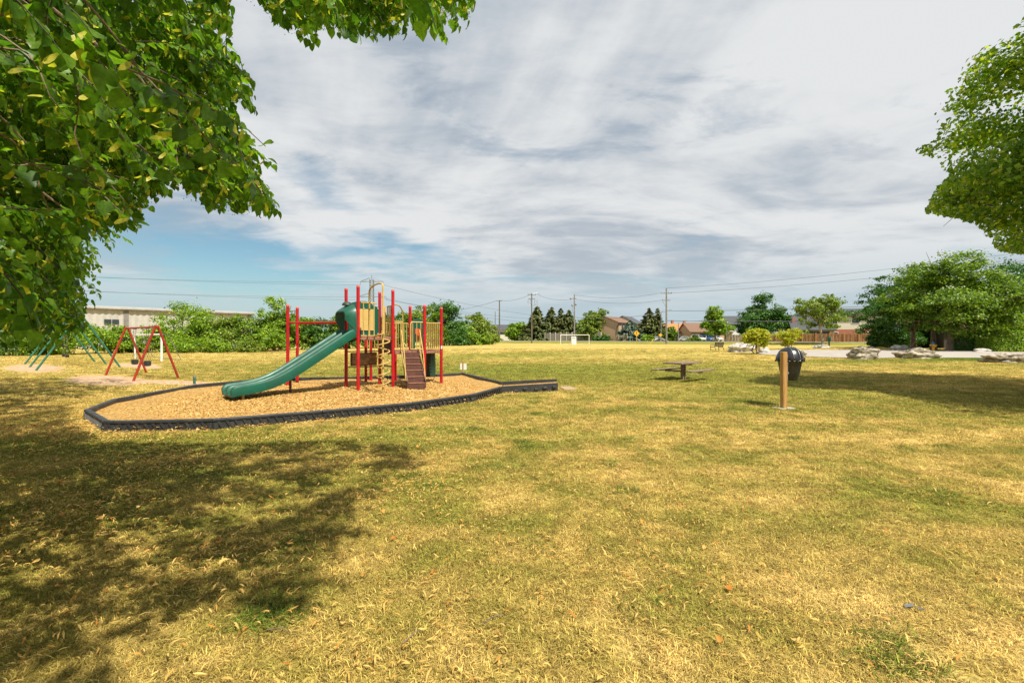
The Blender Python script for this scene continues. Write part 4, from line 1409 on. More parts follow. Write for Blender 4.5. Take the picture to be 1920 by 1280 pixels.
for sx, sy in legs:
    MB().tube([(sx * tw_w(z), sy * tw_w(z), z) for z in (0, th_ * .62, th_ * .93)], 0.19, 5).build('leg', STEEL, tower)
mb = MB()
zz = 0.0
lv = []
while zz < th_ * 0.93:
    lv.append(zz)
    zz += max(tw_w(zz) * 1.35, 1.7)
lv.append(th_ * .93)
for z0, z1 in zip(lv, lv[1:]):
    for i in range(4):
        a_, b_ = legs[i], legs[(i + 1) % 4]
        mb.tube([(a_[0] * tw_w(z0), a_[1] * tw_w(z0), z0), (b_[0] * tw_w(z1), b_[1] * tw_w(z1), z1)], 0.10, 4)
        mb.tube([(b_[0] * tw_w(z0), b_[1] * tw_w(z0), z0), (a_[0] * tw_w(z1), a_[1] * tw_w(z1), z1)], 0.10, 4)
mb.build('bracing', STEEL, tower)
MB().tube([(0, 0, th_ * .93), (0, 0, th_)], 0.2, 5).build('peak', STEEL, tower)
ARM = []
for zf, half in ((0.90, 7.5), (0.67, 9.5)):
    z = th_ * zf
    for s_ in (-1, 1):
        m = MB()
        tip = (half * s_, 0, z)
        for sy in (-1, 1):
            m.tube([(1.1 * s_, sy * 1.1, z), tip], 0.12, 4)
            m.tube([(1.1 * s_, sy * 1.1, z + 2.4), tip], 0.10, 4)
        m.build('crossarm', STEEL, tower)
        MB().cyl(tip, (tip[0], 0, z - 2.2), 0.13, n=6).build('insulator_string', STEEL, tower)
        ARM.append(tw + Vector((tip[0], 0, z - 2.2)))
    for s_ in (-.5, .5):
        ARM.append(tw + Vector((half * s_, 0, z - .3)))
NWIRE = [0]


def wire(a, b, sag, label, r=0.05, n=18):
    a, b = Vector(a), Vector(b)
    pts = [a.lerp(b, i / n) - Vector((0, 0, sag * 4 * (i / n) * (1 - i / n))) for i in range(n + 1)]
    single('power_line', MB().tube(pts, r, 5), WIRE, tuple(a), label, 'power line', 'overhead wires across the sky', smooth=True)


# transmission lines leave the tower to the left and come over to the right
for i, (py, lab) in enumerate(((507, 'uppermost transmission wire running left from the lattice tower'), (511, 'second transmission wire running left from the lattice tower'),
                               (533, 'third transmission wire running left from the lattice tower'), (537, 'lowest transmission wire running left from the lattice tower'))):
    wire(ARM[(0, 2, 4, 6)[i]], at(-40, py, 235), 1.5, lab, 0.065)
for i, (x, y, lab) in enumerate(((1010, 592, 'top wire sloping down right from the lattice tower'), (1010, 598, 'middle wire sloping down right from the lattice tower'), (1005, 606, 'bottom wire sloping down right from the lattice tower'))):
    wire(ARM[(1, 5, 7)[i]], at(x, y, 420), 2.0, lab, 0.09)
top1 = Vector((pl1.location.x, pl1.location.y, pl1.location.z + h1))
top2 = Vector((pl2.location.x, pl2.location.y, pl2.location.z + h2))
top3 = Vector((pl3.location.x, pl3.location.y, pl3.location.z + h3))
top4 = Vector((pl4.location.x, pl4.location.y, pl4.location.z + h4))
wire(top4, top1 + Vector((0, 0, -.1)), 0.8, 'wire from the U-armed pole to the switch pole', 0.035)
wire(top4 + Vector((-.8, 0, -.1)), at(800, 582, 210), 1.5, 'wire running left from the U-armed pole', 0.05)
wire(top1 + Vector((1, .3, 0)), top2 + Vector((0, 0, -1)), 0.9, 'wire from the switch pole to the pole behind the goal', 0.03)
wire(top2 + Vector((0, 0, -.1)), top3 + Vector((-1.2, 0, -1.1)), 0.9, 'upper wire between the goal pole and the tall grey pole', 0.03)
wire(top2 + Vector((0, 0, -1.1)), top3 + Vector((-.8, 0, -2.7)), 0.9, 'lower wire between the goal pole and the tall grey pole', 0.03)
rp = at(2250, 436, 75)
wire(top3 + Vector((0, 0, 0)), rp + Vector((0, 0, 1.2)), 1.4, 'uppermost wire rising right from the tall grey pole', 0.03, 26)
wire(top3 + Vector((1.2, 0, -1.1)), rp + Vector((0.6, 0, -.4)), 1.4, 'second wire rising right from the tall grey pole', 0.03, 26)
wire(top3 + Vector((-1.2, 0, -1.2)), rp + Vector((-0.6, 0, -.7)), 1.4, 'third wire rising right from the tall grey pole', 0.03, 26)
wire(top3 + Vector((0, 0, -5.2)), at(2250, 535, 75), 1.0, 'thick cable midway up the tall grey pole going right', 0.05, 26)
wire(top3 + Vector((0, 0, -7.4)), at(2250, 580, 75), 0.8, 'lowest thick cable from the tall grey pole going right', 0.06, 26)
wire(top2 + Vector((0, 0, -5.5)), top3 + Vector((0, 0, -5.3)), 0.8, 'thick low cable between the goal pole and the tall grey pole', 0.04)

# ================================================================== BUILDINGS
def house(label, loc, rz, w, dp, wall_h, rise, wallm, roofm, axis_='x', windows=(), doors=(), chimney=None, over=0.4, name='house', gable=None, band=None):
    root = thing(name, label, 'house', tuple(loc), rz)
    hw, hd = w / 2, dp / 2
    mb = MB()
    mb.box((0, 0, wall_h / 2 - .2), (w, dp, wall_h + .4))
    if axis_ == 'y':     # ridge along local y: gable faces -y and +y
        mb.slab([(-hw, -hd, wall_h), (hw, -hd, wall_h), (0, -hd, wall_h + rise)], (0, dp, 0))
    else:
        mb.slab([(-hw, -hd, wall_h), (-hw, hd, wall_h), (-hw, 0, wall_h + rise)], (w, 0, 0))
    mb.build('wall', wallm, root)
    if band:
        z0, z1, bm_ = band
        MB().box((0, -0.01, (z0 + z1) / 2), (w + .06, dp + .06, z1 - z0)).build('lower_wall', bm_, root)
    t_ = 0.16
    mb = MB()
    if axis_ == 'y':
        for s_ in (-1, 1):
            e = (s_ * (hw + over), wall_h - over * rise / hw)
            mb.slab([(e[0], -hd - over, e[1] + .02), (0, -hd - over, wall_h + rise + .02), (0, -hd - over, wall_h + rise + t_), (e[0], -hd - over, e[1] + t_)], (0, dp + 2 * over, 0))
    else:
        for s_ in (-1, 1):
            e = (s_ * (hd + over), wall_h - over * rise / hd)
            mb.slab([(-hw - over, e[0], e[1] + .02), (-hw - over, 0, wall_h + rise + .02), (-hw - over, 0, wall_h + rise + t_), (-hw - over, e[0], e[1] + t_)], (w + 2 * over, 0, 0))
    rf = mb.build('roof', roofm, root)
    if axis_ == 'y':
        for s_ in (-1, 1):
            MB().box((s_ * (hw + over + .04), 0, wall_h - over * rise / hw + .08), (0.1, dp + 2 * over, 0.18)).build('gutter', DARKIRON, rf)
    else:
        MB().box((0, -(hd + over + .04), wall_h - over * rise / hd + .08), (w + 2 * over, 0.1, 0.18)).build('gutter', DARKIRON, rf)
    if chimney:
        cx, cy, cz = chimney
        MB().bbox((cx, cy, cz), (0.7, 0.7, 1.8), 0, 0.02).build('chimney', BRICK, rf)
    for face, u, z, ww, hh in windows:
        fr, pn = MB(), MB()
        if face == 'f':
            fr.box((u, -hd - .03, z), (ww + .24, 0.12, hh + .24))
            pn.box((u, -hd - .07, z), (ww, 0.08, hh))
        else:
            sg_ = 1 if face == 'r' else -1
            fr.box((sg_ * (hw + .03), u, z), (0.12, ww + .24, hh + .24))
            pn.box((sg_ * (hw + .07), u, z), (0.08, ww, hh))
        fo = fr.build('window', WHITEP, root)
        pn.build('pane', GLASS, fo)
    for face, u, ww, hh, m_, nm in doors:
        if face == 'f':
            MB().box((u, -hd - .03, hh / 2), (ww, 0.1, hh)).build(nm, m_, root)
        else:
            sg_ = 1 if face == 'r' else -1
            MB().box((sg_ * (hw + .03), u, hh / 2), (0.1, ww, hh)).build(nm, m_, root)
    return root


BRICK = pm('red_brick', (0.42, 0.17, 0.11), (0.33, 0.125, 0.08), 6, 0.85)
TANBRICK = pm('tan_brick', (0.50, 0.35, 0.23), (0.43, 0.29, 0.18), 5, 0.85)
PALETAN = pm('pale_tan_brick', (0.62, 0.49, 0.36), (0.55, 0.42, 0.30), 5, 0.85)
CREAM = pm('cream_siding', (0.66, 0.62, 0.52), (0.60, 0.55, 0.45), 2, 0.7, stretch=(.2, .2, 4))
WHITES = pm('white_siding', (0.70, 0.72, 0.72), (0.62, 0.64, 0.65), 2, 0.7, stretch=(.2, .2, 4))
ROOFBR = pm('brown_shingle', (0.22, 0.13, 0.085), (0.16, 0.09, 0.06), 6, 0.9, 0.2)
ROOFOR = pm('orange_brown_shingle', (0.42, 0.21, 0.08), (0.34, 0.16, 0.06), 6, 0.9, 0.2)
ROOFGR = pm('charcoal_shingle', (0.085, 0.09, 0.10), (0.055, 0.06, 0.068), 6, 0.9, 0.2)
DARKGARAGE = pm('dark_garage', (0.05, 0.045, 0.05), None, 3, 0.5)  # also stands for the shade inside the open garage
WAREH = pm('warehouse_siding', (0.45, 0.435, 0.41), (0.39, 0.375, 0.35), 1.2, 0.6, 0.0)
WAREGREY = pm('warehouse_grey', (0.21, 0.20, 0.19), None, 2, 0.6)

ha = house('two-storey tan brick house with a brown gabled roof behind the tan fence', beyond(1147, 26), R(-36), 9.5, 11, 5.7, 2.0, TANBRICK, ROOFBR, 'y',
           windows=(('r', -3.2, 4.6, 1.2, 1.3), ('r', 0.0, 4.6, 1.0, 1.3), ('r', 2.6, 4.6, 1.0, 1.3), ('r', -3.0, 1.7, 1.6, 1.5), ('f', -2.5, 4.4, 0.9, 1.1)))
MB().tube([(4.80, -5.55, 5.6), (4.6, -5.6, 5.0), (4.2, -5.6, 4.6), (4.2, -5.6, 0)], 0.09, 6).build('downpipe', DARKIRON, ha)
MB().slab([(4.76, -0.5, 3.6), (7.6, -0.5, 2.5), (7.6, -0.5, 2.65), (4.76, -0.5, 3.75)], (0, 5.5, 0)).build('porch_roof', ROOFBR, ha)
MB().box((6.0, 2.2, 1.2), (2.4, 5.0, 2.7)).build('porch', TANBRICK, ha)
house('pale gabled house with a charcoal roof behind the tan brick house', beyond(1176, 46), R(-30), 11, 12, 5.4, 3.2, PALETAN, ROOFGR, 'y', windows=(('r', 0, 4.4, 1.4, 1.2), ('f', 0, 4.6, 1.4, 1.3)))
house('bungalow with an orange-brown roof and a pale garage', beyond(1270, 42), R(8), 13, 9, 2.9, 2.7, PALETAN, ROOFOR, 'x', windows=(('f', -3, 1.6, 1.5, 1.2), ('f', 4.6, 1.6, 1.2, 1.2)), doors=(('f', 1.0, 4.6, 2.3, CREAM, 'garage_door'),), chimney=(-1.5, 0.5, 6.0))
house('brick bungalow with a dark brown roof and an open dark garage', beyond(1320, 40), R(4), 13, 9, 2.9, 2.7, TANBRICK, ROOFBR, 'x', windows=(('f', -5.2, 1.6, 1.2, 1.2),), doors=(('f', -0.9, 5.2, 2.3, DARKGARAGE, 'garage_door'),), chimney=(-6.2, 0.6, 5.4))  # dark slab put in for the shaded inside of the open garage
house('white-sided two-storey house with a grey roof right of the bright maple', beyond(1385, 46), R(-6), 9, 9, 5.2, 2.6, WHITES, ROOFGR, 'x', windows=(('f', -1.5, 4.0, 1.1, 1.2), ('f', 1.8, 4.0, 1.3, 1.2), ('f', 0, 1.5, 2.4, 1.2)))
house('white house with a pale grey roof behind the dark pointed tree', beyond(1478, 36), R(-10), 10, 9, 4.9, 2.4, WHITES, ROOFGR, 'x', windows=(('f', -1.8, 3.9, 1.0, 1.1), ('f', 1.6, 3.9, 1.2, 1.2), ('f', 0, 1.5, 1.6, 1.2)))
house('low garage with a charcoal roof behind the leaning plane tree', beyond(1517, 22), R(-20), 8.5, 8, 3.0, 2.5, PALETAN, ROOFGR, 'x', doors=(('f', 0.3, 6.0, 2.5, DARKGARAGE, 'garage_door'),), chimney=(-3.6, -1.0, 5.0), name='garage')
house('cream upper, brick lower house between the plane tree and the maples', beyond(1594, 30), R(-24), 11, 10, 6.4, 1.9, CREAM, ROOFGR, 'x', windows=(('f', -4.4, 5.3, 1.3, 1.4), ('f', 0, 5.3, 1.5, 1.4), ('f', -4.4, 1.6, 1.5, 1.5), ('f', 3.0, 1.6, 1.5, 1.5)), band=(-.2, 3.1, BRICK))
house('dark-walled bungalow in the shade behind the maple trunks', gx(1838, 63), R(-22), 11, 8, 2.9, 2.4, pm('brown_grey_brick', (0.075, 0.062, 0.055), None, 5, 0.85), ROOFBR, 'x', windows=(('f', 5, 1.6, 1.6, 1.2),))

# warehouse beyond the hedge
w0, w1 = Vector((-78.0, 66.0, 0)), Vector((-53.5, 94.0, 0))
wu = (w1 - w0).normalized()
wn = Vector((wu.y, -wu.x, 0))         # towards the camera
wl = (w1 - w0).length
ww = thing('warehouse', 'long pale corrugated metal warehouse behind the shrubs on the left', 'warehouse', tuple(w0))
mb = MB()
ZH = 6.75
ns = int(wl / 0.42)
ring0, ring1 = [], []
for i in range(ns + 1):
    o = wn * (0.13 if i % 2 else 0.0)
    p = w0 + wu * (wl * i / ns) + o
    ring0.append(p + Vector((0, 0, -.3)))
    ring1.append(p + Vector((0, 0, ZH)))
back_p = [w1 - wn * 25, w0 - wn * 25]
mb.loft([ring0 + [p + Vector((0, 0, -.3)) for p in back_p], ring1 + [p + Vector((0, 0, ZH)) for p in back_p]])
mb.build('wall', WAREH, ww, world=True)
mb = MB()
mb.hexa([w0 - wu * .3 + wn * .45 + Vector((0, 0, ZH - .05)), w1 + wu * .3 + wn * .45 + Vector((0, 0, ZH - .05)), w1 + wu * .3 - wn * 12 + Vector((0, 0, ZH + .5)), w0 - wu * .3 - wn * 12 + Vector((0, 0, ZH + .5)),
         w0 - wu * .3 + wn * .45 + Vector((0, 0, ZH + .28)), w1 + wu * .3 + wn * .45 + Vector((0, 0, ZH + .28)), w1 + wu * .3 - wn * 12 + Vector((0, 0, ZH + 1.0)), w0 - wu * .3 - wn * 12 + Vector((0, 0, ZH + 1.0))])
mb.build('roof', WAREH, ww, world=True)
MB().tube([w0 + wn * .5 + Vector((0, 0, ZH - .1)), w1 + wn * .5 + Vector((0, 0, ZH - .1))], 0.14, 6).build('gutter', WAREGREY, ww, world=True)


def on_wall(px):
    """distance along the warehouse wall under a pixel column"""
    k = (px - CX) / F
    # w0.x + t*wu.x = k*(w0.y + t*wu.y)
    return (k * w0.y - w0.x) / (wu.x - k * wu.y)


for pa, pb2, za, zb2, m_, nm in ((232, 241, 0, ZH - .1, WAREGREY, 'wall_step_strip'), (195, 208.5, 4.1, 4.9, GLASS, 'window'), (210, 223, 4.1, 4.9, GLASS, 'window'), (465, 470, 0, ZH - .1, WAREGREY, 'corner_trim')):  # first entry: dark strip drawn where the wall steps, not a door
    ta, tb = on_wall(pa), on_wall(pb2)
    a_, b_ = w0 + wu * ta + wn * .15, w0 + wu * tb + wn * .15
    MB().slab([a_ + Vector((0, 0, za)), b_ + Vector((0, 0, za)), b_ + Vector((0, 0, zb2)), a_ + Vector((0, 0, zb2))], wn * .05).build(nm, m_, ww, world=True)
# small far shed at the end of the hedge
fs_ = beyond(946, 40)
sh = thing('low_building', 'low pale building showing beyond the road left of the spruces', 'building', tuple(fs_))
MB().box((0, 0, 2.0), (26, 10, 4.4)).build('wall', CREAM, sh)
MB().hexa([(-13.5, -5.5, 4.2), (13.5, -5.5, 4.2), (13.5, 5.5, 4.2), (-13.5, 5.5, 4.2), (-13.5, -2, 6.4), (13.5, -2, 6.4), (13.5, 2, 6.4), (-13.5, 2, 6.4)]).build('roof', ROOFGR, sh)
MB().box((0, -5.03, 2.9), (22, 0.1, 0.9)).build('window', GLASS, sh)

# ------------------------------------------------------------------ fences
def board_fence(label, A, B, hgt, boardm, postm, bw=0.36, name='board_fence', post_every=2.6, jag=0.0):
    A, B = Vector(A), Vector(B)
    L = (B - A).to_2d().length
    rz = math.atan2(B.y - A.y, B.x - A.x)
    root = thing(name, label, 'fence', tuple(A), rz)
    n = int(L / bw)
    base = MB().bbox((0, 0, hgt / 2), (bw * 0.86, 0.05, hgt), 0, 0.01).mesh('board')
    base.materials.append(boardm)
    rs = random.Random(5)

    def zof(x):
        p = A + Vector((math.cos(rz), math.sin(rz), 0)) * x
        return gf(p.x, p.y) - A.z
    for i in range(n):
        o = bpy.data.objects.new('board', base)
        COL.objects.link(o)
        o.parent = root
        x = (i + .5) * bw
        o.location = (x, 0.05 if i % 2 else -0.012, zof(x) + rs.uniform(-.03, .03) * (1 + jag))
    pst = MB().bbox((0, 0, hgt / 2 + .05), (0.2, 0.2, hgt + .35), 0, 0.02).mesh('post')
    pst.materials.append(postm)
    k = int(L / post_every)
    for i in range(k + 1):
        o = bpy.data.objects.new('post', pst)
        COL.objects.link(o)
        o.parent = root
        x = L * i / k
        o.location = (x, -0.13, zof(x))
    for z in (0.35, hgt - .35):
        MB().box((L / 2, 0.12, z), (L, 0.05, 0.12)).build('rail', postm, root)
    return root


board_fence('long reddish cedar fence behind the driveway and plane tree', beyond(1432, 14), beyond(1668, 14), 1.95, FENCEWOOD, FENCEPOST)
board_fence('short tan fence right of the straight lamp post', beyond(1359, 14.5), beyond(1400, 14.5), 1.8, FENCETAN, FENCETAN)
board_fence('tan fence below the two-storey tan brick house', beyond(1128, 14.5), beyond(1176, 14.5), 1.75, FENCETAN, FENCETAN)
# concrete noise wall
A, B = beyond(1012, 17), beyond(1127, 17)
L = (B - A).to_2d().length
rz = math.atan2(B.y - A.y, B.x - A.x)
nw = thing('noise_wall', 'grey panelled wall with pale posts below the spruces', 'wall', tuple(A), rz)
k = 11
for i in range(k):
    MB().bbox((L * (i + .5) / k, 0, 1.2), (L / k - .3, 0.15, 2.6 + (0.35 if i > 6 else 0)), 0, 0.02).build('panel', FENCEGREY, nw)
for i in range(k + 1):
    MB().bbox((L * i / k, -.02, 1.35), (0.30, 0.3, 2.9), 0, 0.03).build('post', CONC, nw)

# ------------------------------------------------------------------ cars
def car(label, loc, rz, bodym, van=False):
    root = thing('parked_car', label, 'car', tuple(loc), rz, 'vehicles parked on the drives across the street')
    w_ = 0.88
    L2 = 2.25
    if van:
        low = [(-L2, .35), (L2, .35), (L2, .85), (1.6, 1.05), (-L2, 1.1)]
        cab_ = [(-L2 + .05, 1.08), (1.45, 1.04), (0.75, 1.85), (-L2 + .2, 1.9)]
    else:
        low = [(-L2, .35), (L2, .35), (L2, .72), (1.2, .92), (-1.6, .98), (-L2, .9)]
        cab_ = [(-1.75, .95), (1.0, .9), (.35, 1.42), (-1.1, 1.45)]
    mb = MB()
    mb.loft([[(x * .985, -w_ + (0 if 0 else .0), z) for x, z in low], [(x, -w_ + .0001 + .06, z) for x, z in low], [(x, w_ - .06, z) for x, z in low], [(x * .985, w_, z) for x, z in low]])
    body_ = mb.build('body', bodym, root)
    MB().loft([[(x, -w_ * .80 + (.0 if z < 1.2 else .12), z) for x, z in cab_], [(x, w_ * .80 - (.0 if z < 1.2 else .12), z) for x, z in cab_]]).build('cabin', bodym, root)
    zc_ = [(x * .93, z) for x, z in cab_]
    for s_ in (-1, 1):
        zl, zh = cab_[0][1] + .05, cab_[2][1] - .09
        MB().slab([(zc_[0][0] + .12, s_ * (w_ * .80 + .004), zl), (zc_[1][0] - .12, s_ * (w_ * .80 + .004), zl), (zc_[2][0] - .05, s_ * (w_ * .80 - .09), zh), (zc_[3][0] + .1, s_ * (w_ * .80 - .09), zh)], (0, s_ * .012, 0)).build('side_window', GLASS, root)
    a_, b_ = cab_[1], cab_[2]
    MB().slab([(a_[0] - .04, -.6, a_[1] + .05), (a_[0] - .04, .6, a_[1] + .05), (b_[0] + .06, .55, b_[1] - .04), (b_[0] + .06, -.55, b_[1] - .04)], (.05, 0, .04)).build('windscreen', GLASS, root)
    for sx in (-1.38, 1.38):
        for s_ in (-1, 1):
            t0 = MB().cyl((sx, s_ * (w_ - .18), .32), (sx, s_ * (w_ + .02), .32), .32, n=14).build('wheel', TYRE, root, smooth=True)
            MB().cyl((sx, s_ * (w_ + .021), .32), (sx, s_ * (w_ + .03), .32), .19, n=10).build('rim', STEEL, t0)
    for s_ in (-1, 1):
        MB().bbox((L2 + .0, s_ * .62, .66), (.06, .36, .14), 0, .01).build('headlight', SIGNW, root)
    MB().box((L2 + .01, 0, .5), (.05, 1.1, .14)).build('grille', TYRE, root)
    return root


CARW = pm('white_car_paint', (0.74, 0.75, 0.76), (0.70, 0.71, 0.72), 1, 0.25)
CARS = pm('silver_car_paint', (0.40, 0.42, 0.44), None, 1, 0.25, metal=0.5)
CARB = pm('blue_car_paint', (0.02, 0.16, 0.55), None, 1, 0.25)
CARK = pm('dark_car_paint', (0.05, 0.055, 0.06), None, 1, 0.25)
car('white saloon under the spruces left of the tall grey pole', beyond(1233, 22), R(-20), CARW)
car('dark car at the left end of the bungalow drives', beyond(1270, 28), R(-70), CARK)
car('silver-white car on the drive before the orange-roofed bungalow', beyond(1281, 26), R(-60), CARS)
car('white hatchback nearest the lamp before the bungalows', beyond(1287.5, 22), R(-35), CARW)
car('white minivan before the open dark garage', beyond(1309.5, 24), R(-75), CARW, True)
car('bright blue van beside the brown bungalow', beyond(1328, 24), R(-80), CARB, True)
car('white pickup-like van behind the bright maple trunk', beyond(1339, 23), R(-60), CARW, True)

# ================================================================== VEGETATION
def norm(a):
    return a / np.maximum(np.linalg.norm(a, axis=1, keepdims=True), 1e-9)


def leaf_quads(C, Nn, size, rng, aspect=0.62, fold=0.12, along=None):
    """one bent four-cornered leaf per centre; returns vertices and quads"""
    n = len(C)
    Nn = norm(Nn)
    r = rng.normal(size=(n, 3)) if along is None else along + 0.35 * rng.normal(size=(n, 3))
    T = norm(r - Nn * np.sum(r * Nn, 1, keepdims=True))
    B = np.cross(Nn, T)
    s = (size * rng.uniform(0.65, 1.3, (n, 1)))
    v0 = C - T * s * 0.5
    v2 = C + T * s * 0.55 - Nn * s * 0.10
    v1 = C + B * s * 0.5 * aspect + Nn * s * fold
    v3 = C - B * s * 0.5 * aspect + Nn * s * fold
    V = np.stack([v0, v1, v2, v3], 1).reshape(-1, 3)
    Fc = np.arange(4 * n).reshape(n, 4)
    return V, Fc


def lobe_clumps(lobes, n, rng, shell=0.55):
    """clump centres spread through the outer part of the lobes, weighted by size"""
    lob = np.array(lobes, float)
    vol = lob[:, 3] * lob[:, 4] * lob[:, 5]
    pick = rng.choice(len(lob), n, p=vol ** 0.75 / (vol ** 0.75).sum())
    d_ = norm(rng.normal(size=(n, 3)))
    r_ = shell + (1 - shell) * rng.uniform(0, 1, (n, 1)) ** 0.7
    c = lob[pick, :3] + d_ * r_ * lob[pick, 3:6]
    return c, d_


def tree(name, label, cat, base, lobes, mat, trunk_r, fork, n_clump, per, leaf, seed, clump_r=0.55, bark=None, group=None, limbs=14, lean=(0, 0), trunk_top=None, up=0.5, keep=None, flat=0.7, stems=1, alt=0.08, shell=0.5):
    """lobes: (x, y, z, rx, ry, rz) above the base; fork: height where limbs leave the trunk"""
    rng = np.random.default_rng(seed)
    root = thing(name, label, cat, tuple(base), 0, group)
    Bg, Bd = lobe_clumps(lobes, max(12, n_clump // 5), rng, shell)          # boughs first, then the clumps they carry
    pk = rng.integers(0, len(Bg), n_clump)
    C = Bg[pk] + rng.normal(size=(n_clump, 3)) * clump_r * np.array([1.0, 1.0, .5]) * 1.15
    D = norm(Bd[pk] + .5 * rng.normal(size=(n_clump, 3)))
    keepm = C[:, 2] > 0.12
    C, D = C[keepm], D[keepm]
    cr = clump_r * rng.uniform(0.6, 1.35, len(C))
    pts = np.repeat(C, per, 0)
    off = rng.normal(size=pts.shape)
    off *= np.repeat(cr, per)[:, None] * np.array([0.55, 0.55, 0.55 * flat])
    pts = pts + off
    out = np.repeat(D, per, 0) * 0.7 + norm(off) * 0.55 + np.array([0, 0, up]) + 0.55 * rng.normal(size=pts.shape)
    if keep is not None:
        m = keep(pts + np.array(base))
        pts, out = pts[m], out[m]
    m = pts[:, 2] > 0.03
    pts, out = pts[m], out[m]
    V, Fc = leaf_quads(pts, out, leaf, rng)
    tone = np.repeat(rng.uniform(0, 1, len(C)), per)[:len(pts)] * 0.0 + rng.uniform(0, 0.78, len(pts))
    tone = np.where(rng.uniform(size=len(pts)) < alt, 1.0, tone)
    me_ = np_mesh('crown', V, Fc, np.repeat(tone, 4))
    link('crown', me_, mat, root)
    bark = bark or BARK
    top = Vector((lean[0], lean[1], fork))
    lobc = np.array(lobes)[:, :3]
    ctop = trunk_top or (float(np.max(np.array(lobes)[:, 2])) * 0.95)
    for s_ in range(stems):
        mb = MB()
        o = Vector((0, 0, 0)) if stems == 1 else Vector((0.12 * math.cos(s_ * 2.4), 0.12 * math.sin(s_ * 2.4), 0))
        tp = top + o * 3
        crown_c = Vector(lobc.mean(0))
        tr_r = trunk_r / (1 if stems == 1 else 1.8)
        mb.tube([o + Vector((0, 0, -.2)), o + Vector((0, 0, 0.02)), o.lerp(tp, .12), o.lerp(tp, .5) + Vector((0.03, 0.02, 0)), tp, tp.lerp(Vector((crown_c.x, crown_c.y, ctop)), .5) + Vector((.1, -.1, 0)), Vector((crown_c.x + o.x * 5, crown_c.y + o.y * 5, ctop))],
                [tr_r * 1.7, tr_r * 1.45, tr_r * 1.05, tr_r * .9, tr_r * .78, tr_r * .42, tr_r * .1], 9)
        mb.build('trunk', bark, root, smooth=True)
    mb = MB()
    sel = rng.choice(len(C), min(limbs, len(C)), replace=False)
    for i in sel:
        e = Vector(C[i])
        st_ = top.lerp(Vector((crown_c.x, crown_c.y, ctop)), float(rng.uniform(0, .55)))
        md = st_.lerp(e, .5) + Vector((0, 0, 0.12 * (e - st_).length * float(rng.uniform(-.2, 1))))
        q = tr_r * .34
        mb.tube([st_, md, e], [q, q * .6, q * .15], 6)
        for k2 in range(2):
            e2 = e + Vector(rng.normal(size=3)) * clump_r * 1.1
            mb.tube([md.lerp(e, .4), e2], [q * .4, q * .08], 5)
    if limbs:
        mb.build('limb', bark, root, smooth=True)
    return root


def conifer(label, base, hgt, rad, mat, seed, group='spruces across the street', bare=0.06, name='spruce_tree', droop=0.25, n_tier=24):
    rng = np.random.default_rng(seed)
    root = thing(name, label, 'spruce', tuple(base), 0, group)
    MB().tube([(0, 0, -.2), (0, 0, hgt * .5), (0, 0, hgt)], [hgt * .022, hgt * .013, .02], 8).build('trunk', BARK, root, smooth=True)
    P_, N_, A_ = [], [], []
    for i in range(n_tier):
        f = bare + (1 - bare) * (i + rng.uniform(-.3, .3)) / n_tier
        f = min(max(f, bare), .995)
        z0 = hgt * f
        rr = rad * (1 - f) ** 0.85 * rng.uniform(.85, 1.12) + 0.06
        nb = max(5, int(13 * (1 - f) + 4))
        for b_ in range(nb):
            az = rng.uniform(0, 6.283)
            L_ = rr * rng.uniform(.7, 1.12)
            k_ = max(8, int(L_ / rad * 95))
            s_ = rng.uniform(0.12, 1, k_) ** .8
            zz = z0 - droop * L_ * s_ + 0.22 * L_ * s_ ** 3 + rng.normal(size=k_) * .05 * rad * .3
            lat = rng.normal(size=k_) * .13 * L_ * (1.15 - s_)
            x = np.cos(az) * s_ * L_ - np.sin(az) * lat
            y = np.sin(az) * s_ * L_ + np.cos(az) * lat
            P_.append(np.stack([x, y, zz], 1))
            N_.append(np.tile([.35 * math.cos(az), .35 * math.sin(az), 1.0], (k_, 1)) + .35 * rng.normal(size=(k_, 3)))
            A_.append(np.tile([math.cos(az), math.sin(az), -.25], (k_, 1)))
    P_, N_, A_ = np.concatenate(P_), np.concatenate(N_), np.concatenate(A_)
    V, Fc = leaf_quads(P_, N_, rad * .17 + .1, rng, aspect=.32, fold=.05, along=A_ * 1.4)
    tone = rng.uniform(0, .8, len(P_))
    tone = np.where(rng.uniform(size=len(P_)) < .12, 1.0, tone)
    link('crown', np_mesh('crown', V, Fc, np.repeat(tone, 4)), mat, root)
    return root


# ------------------------------------------------------------------ shrub belt on the left, in front of the warehouse
belt = [  # pixel column, base row, top row, half width px, material, kind
    (-30, 668, 610, 46, L_DARK), (40, 667, 618, 40, L_MAPLE), (105, 665.5, 615, 38, L_BRIGHT), (168, 663.5, 614, 36, L_BRIGHT), (214, 662.5, 618, 26, L_BRIGHT), (252, 661.5, 634, 22, L_OLIVE),
    (300, 660.5, 606, 30, L_BRIGHT), (334, 660, 574, 40, L_BRIGHT), (376, 660, 584, 38, L_BRIGHT), (420, 659.5, 600, 30, L_OLIVE), (452, 659, 597, 32, L_MAPLE), (488, 658.5, 592, 30, L_BRIGHT),
    (512, 657.5, 562, 26, L_BRIGHT), (538, 656.5, 582, 26, L_MAPLE), (572, 655.5, 602, 26, L_BRIGHT), (598, 655, 598, 24, L_DARK), (626, 654.5, 606, 26, L_MAPLE), (654, 654, 594, 26, L_DARK), (690, 653, 600, 28, L_MAPLE), (730, 652, 596, 28, L_DARK),
    (770, 650.5, 588, 30, L_OLIVE), (806, 649, 578, 28, L_MAPLE), (838, 647.8, 570, 32, L_DARK), (872, 647, 610, 24, L_BRIGHT), (896, 646.3, 590, 24, L_OLIVE)]
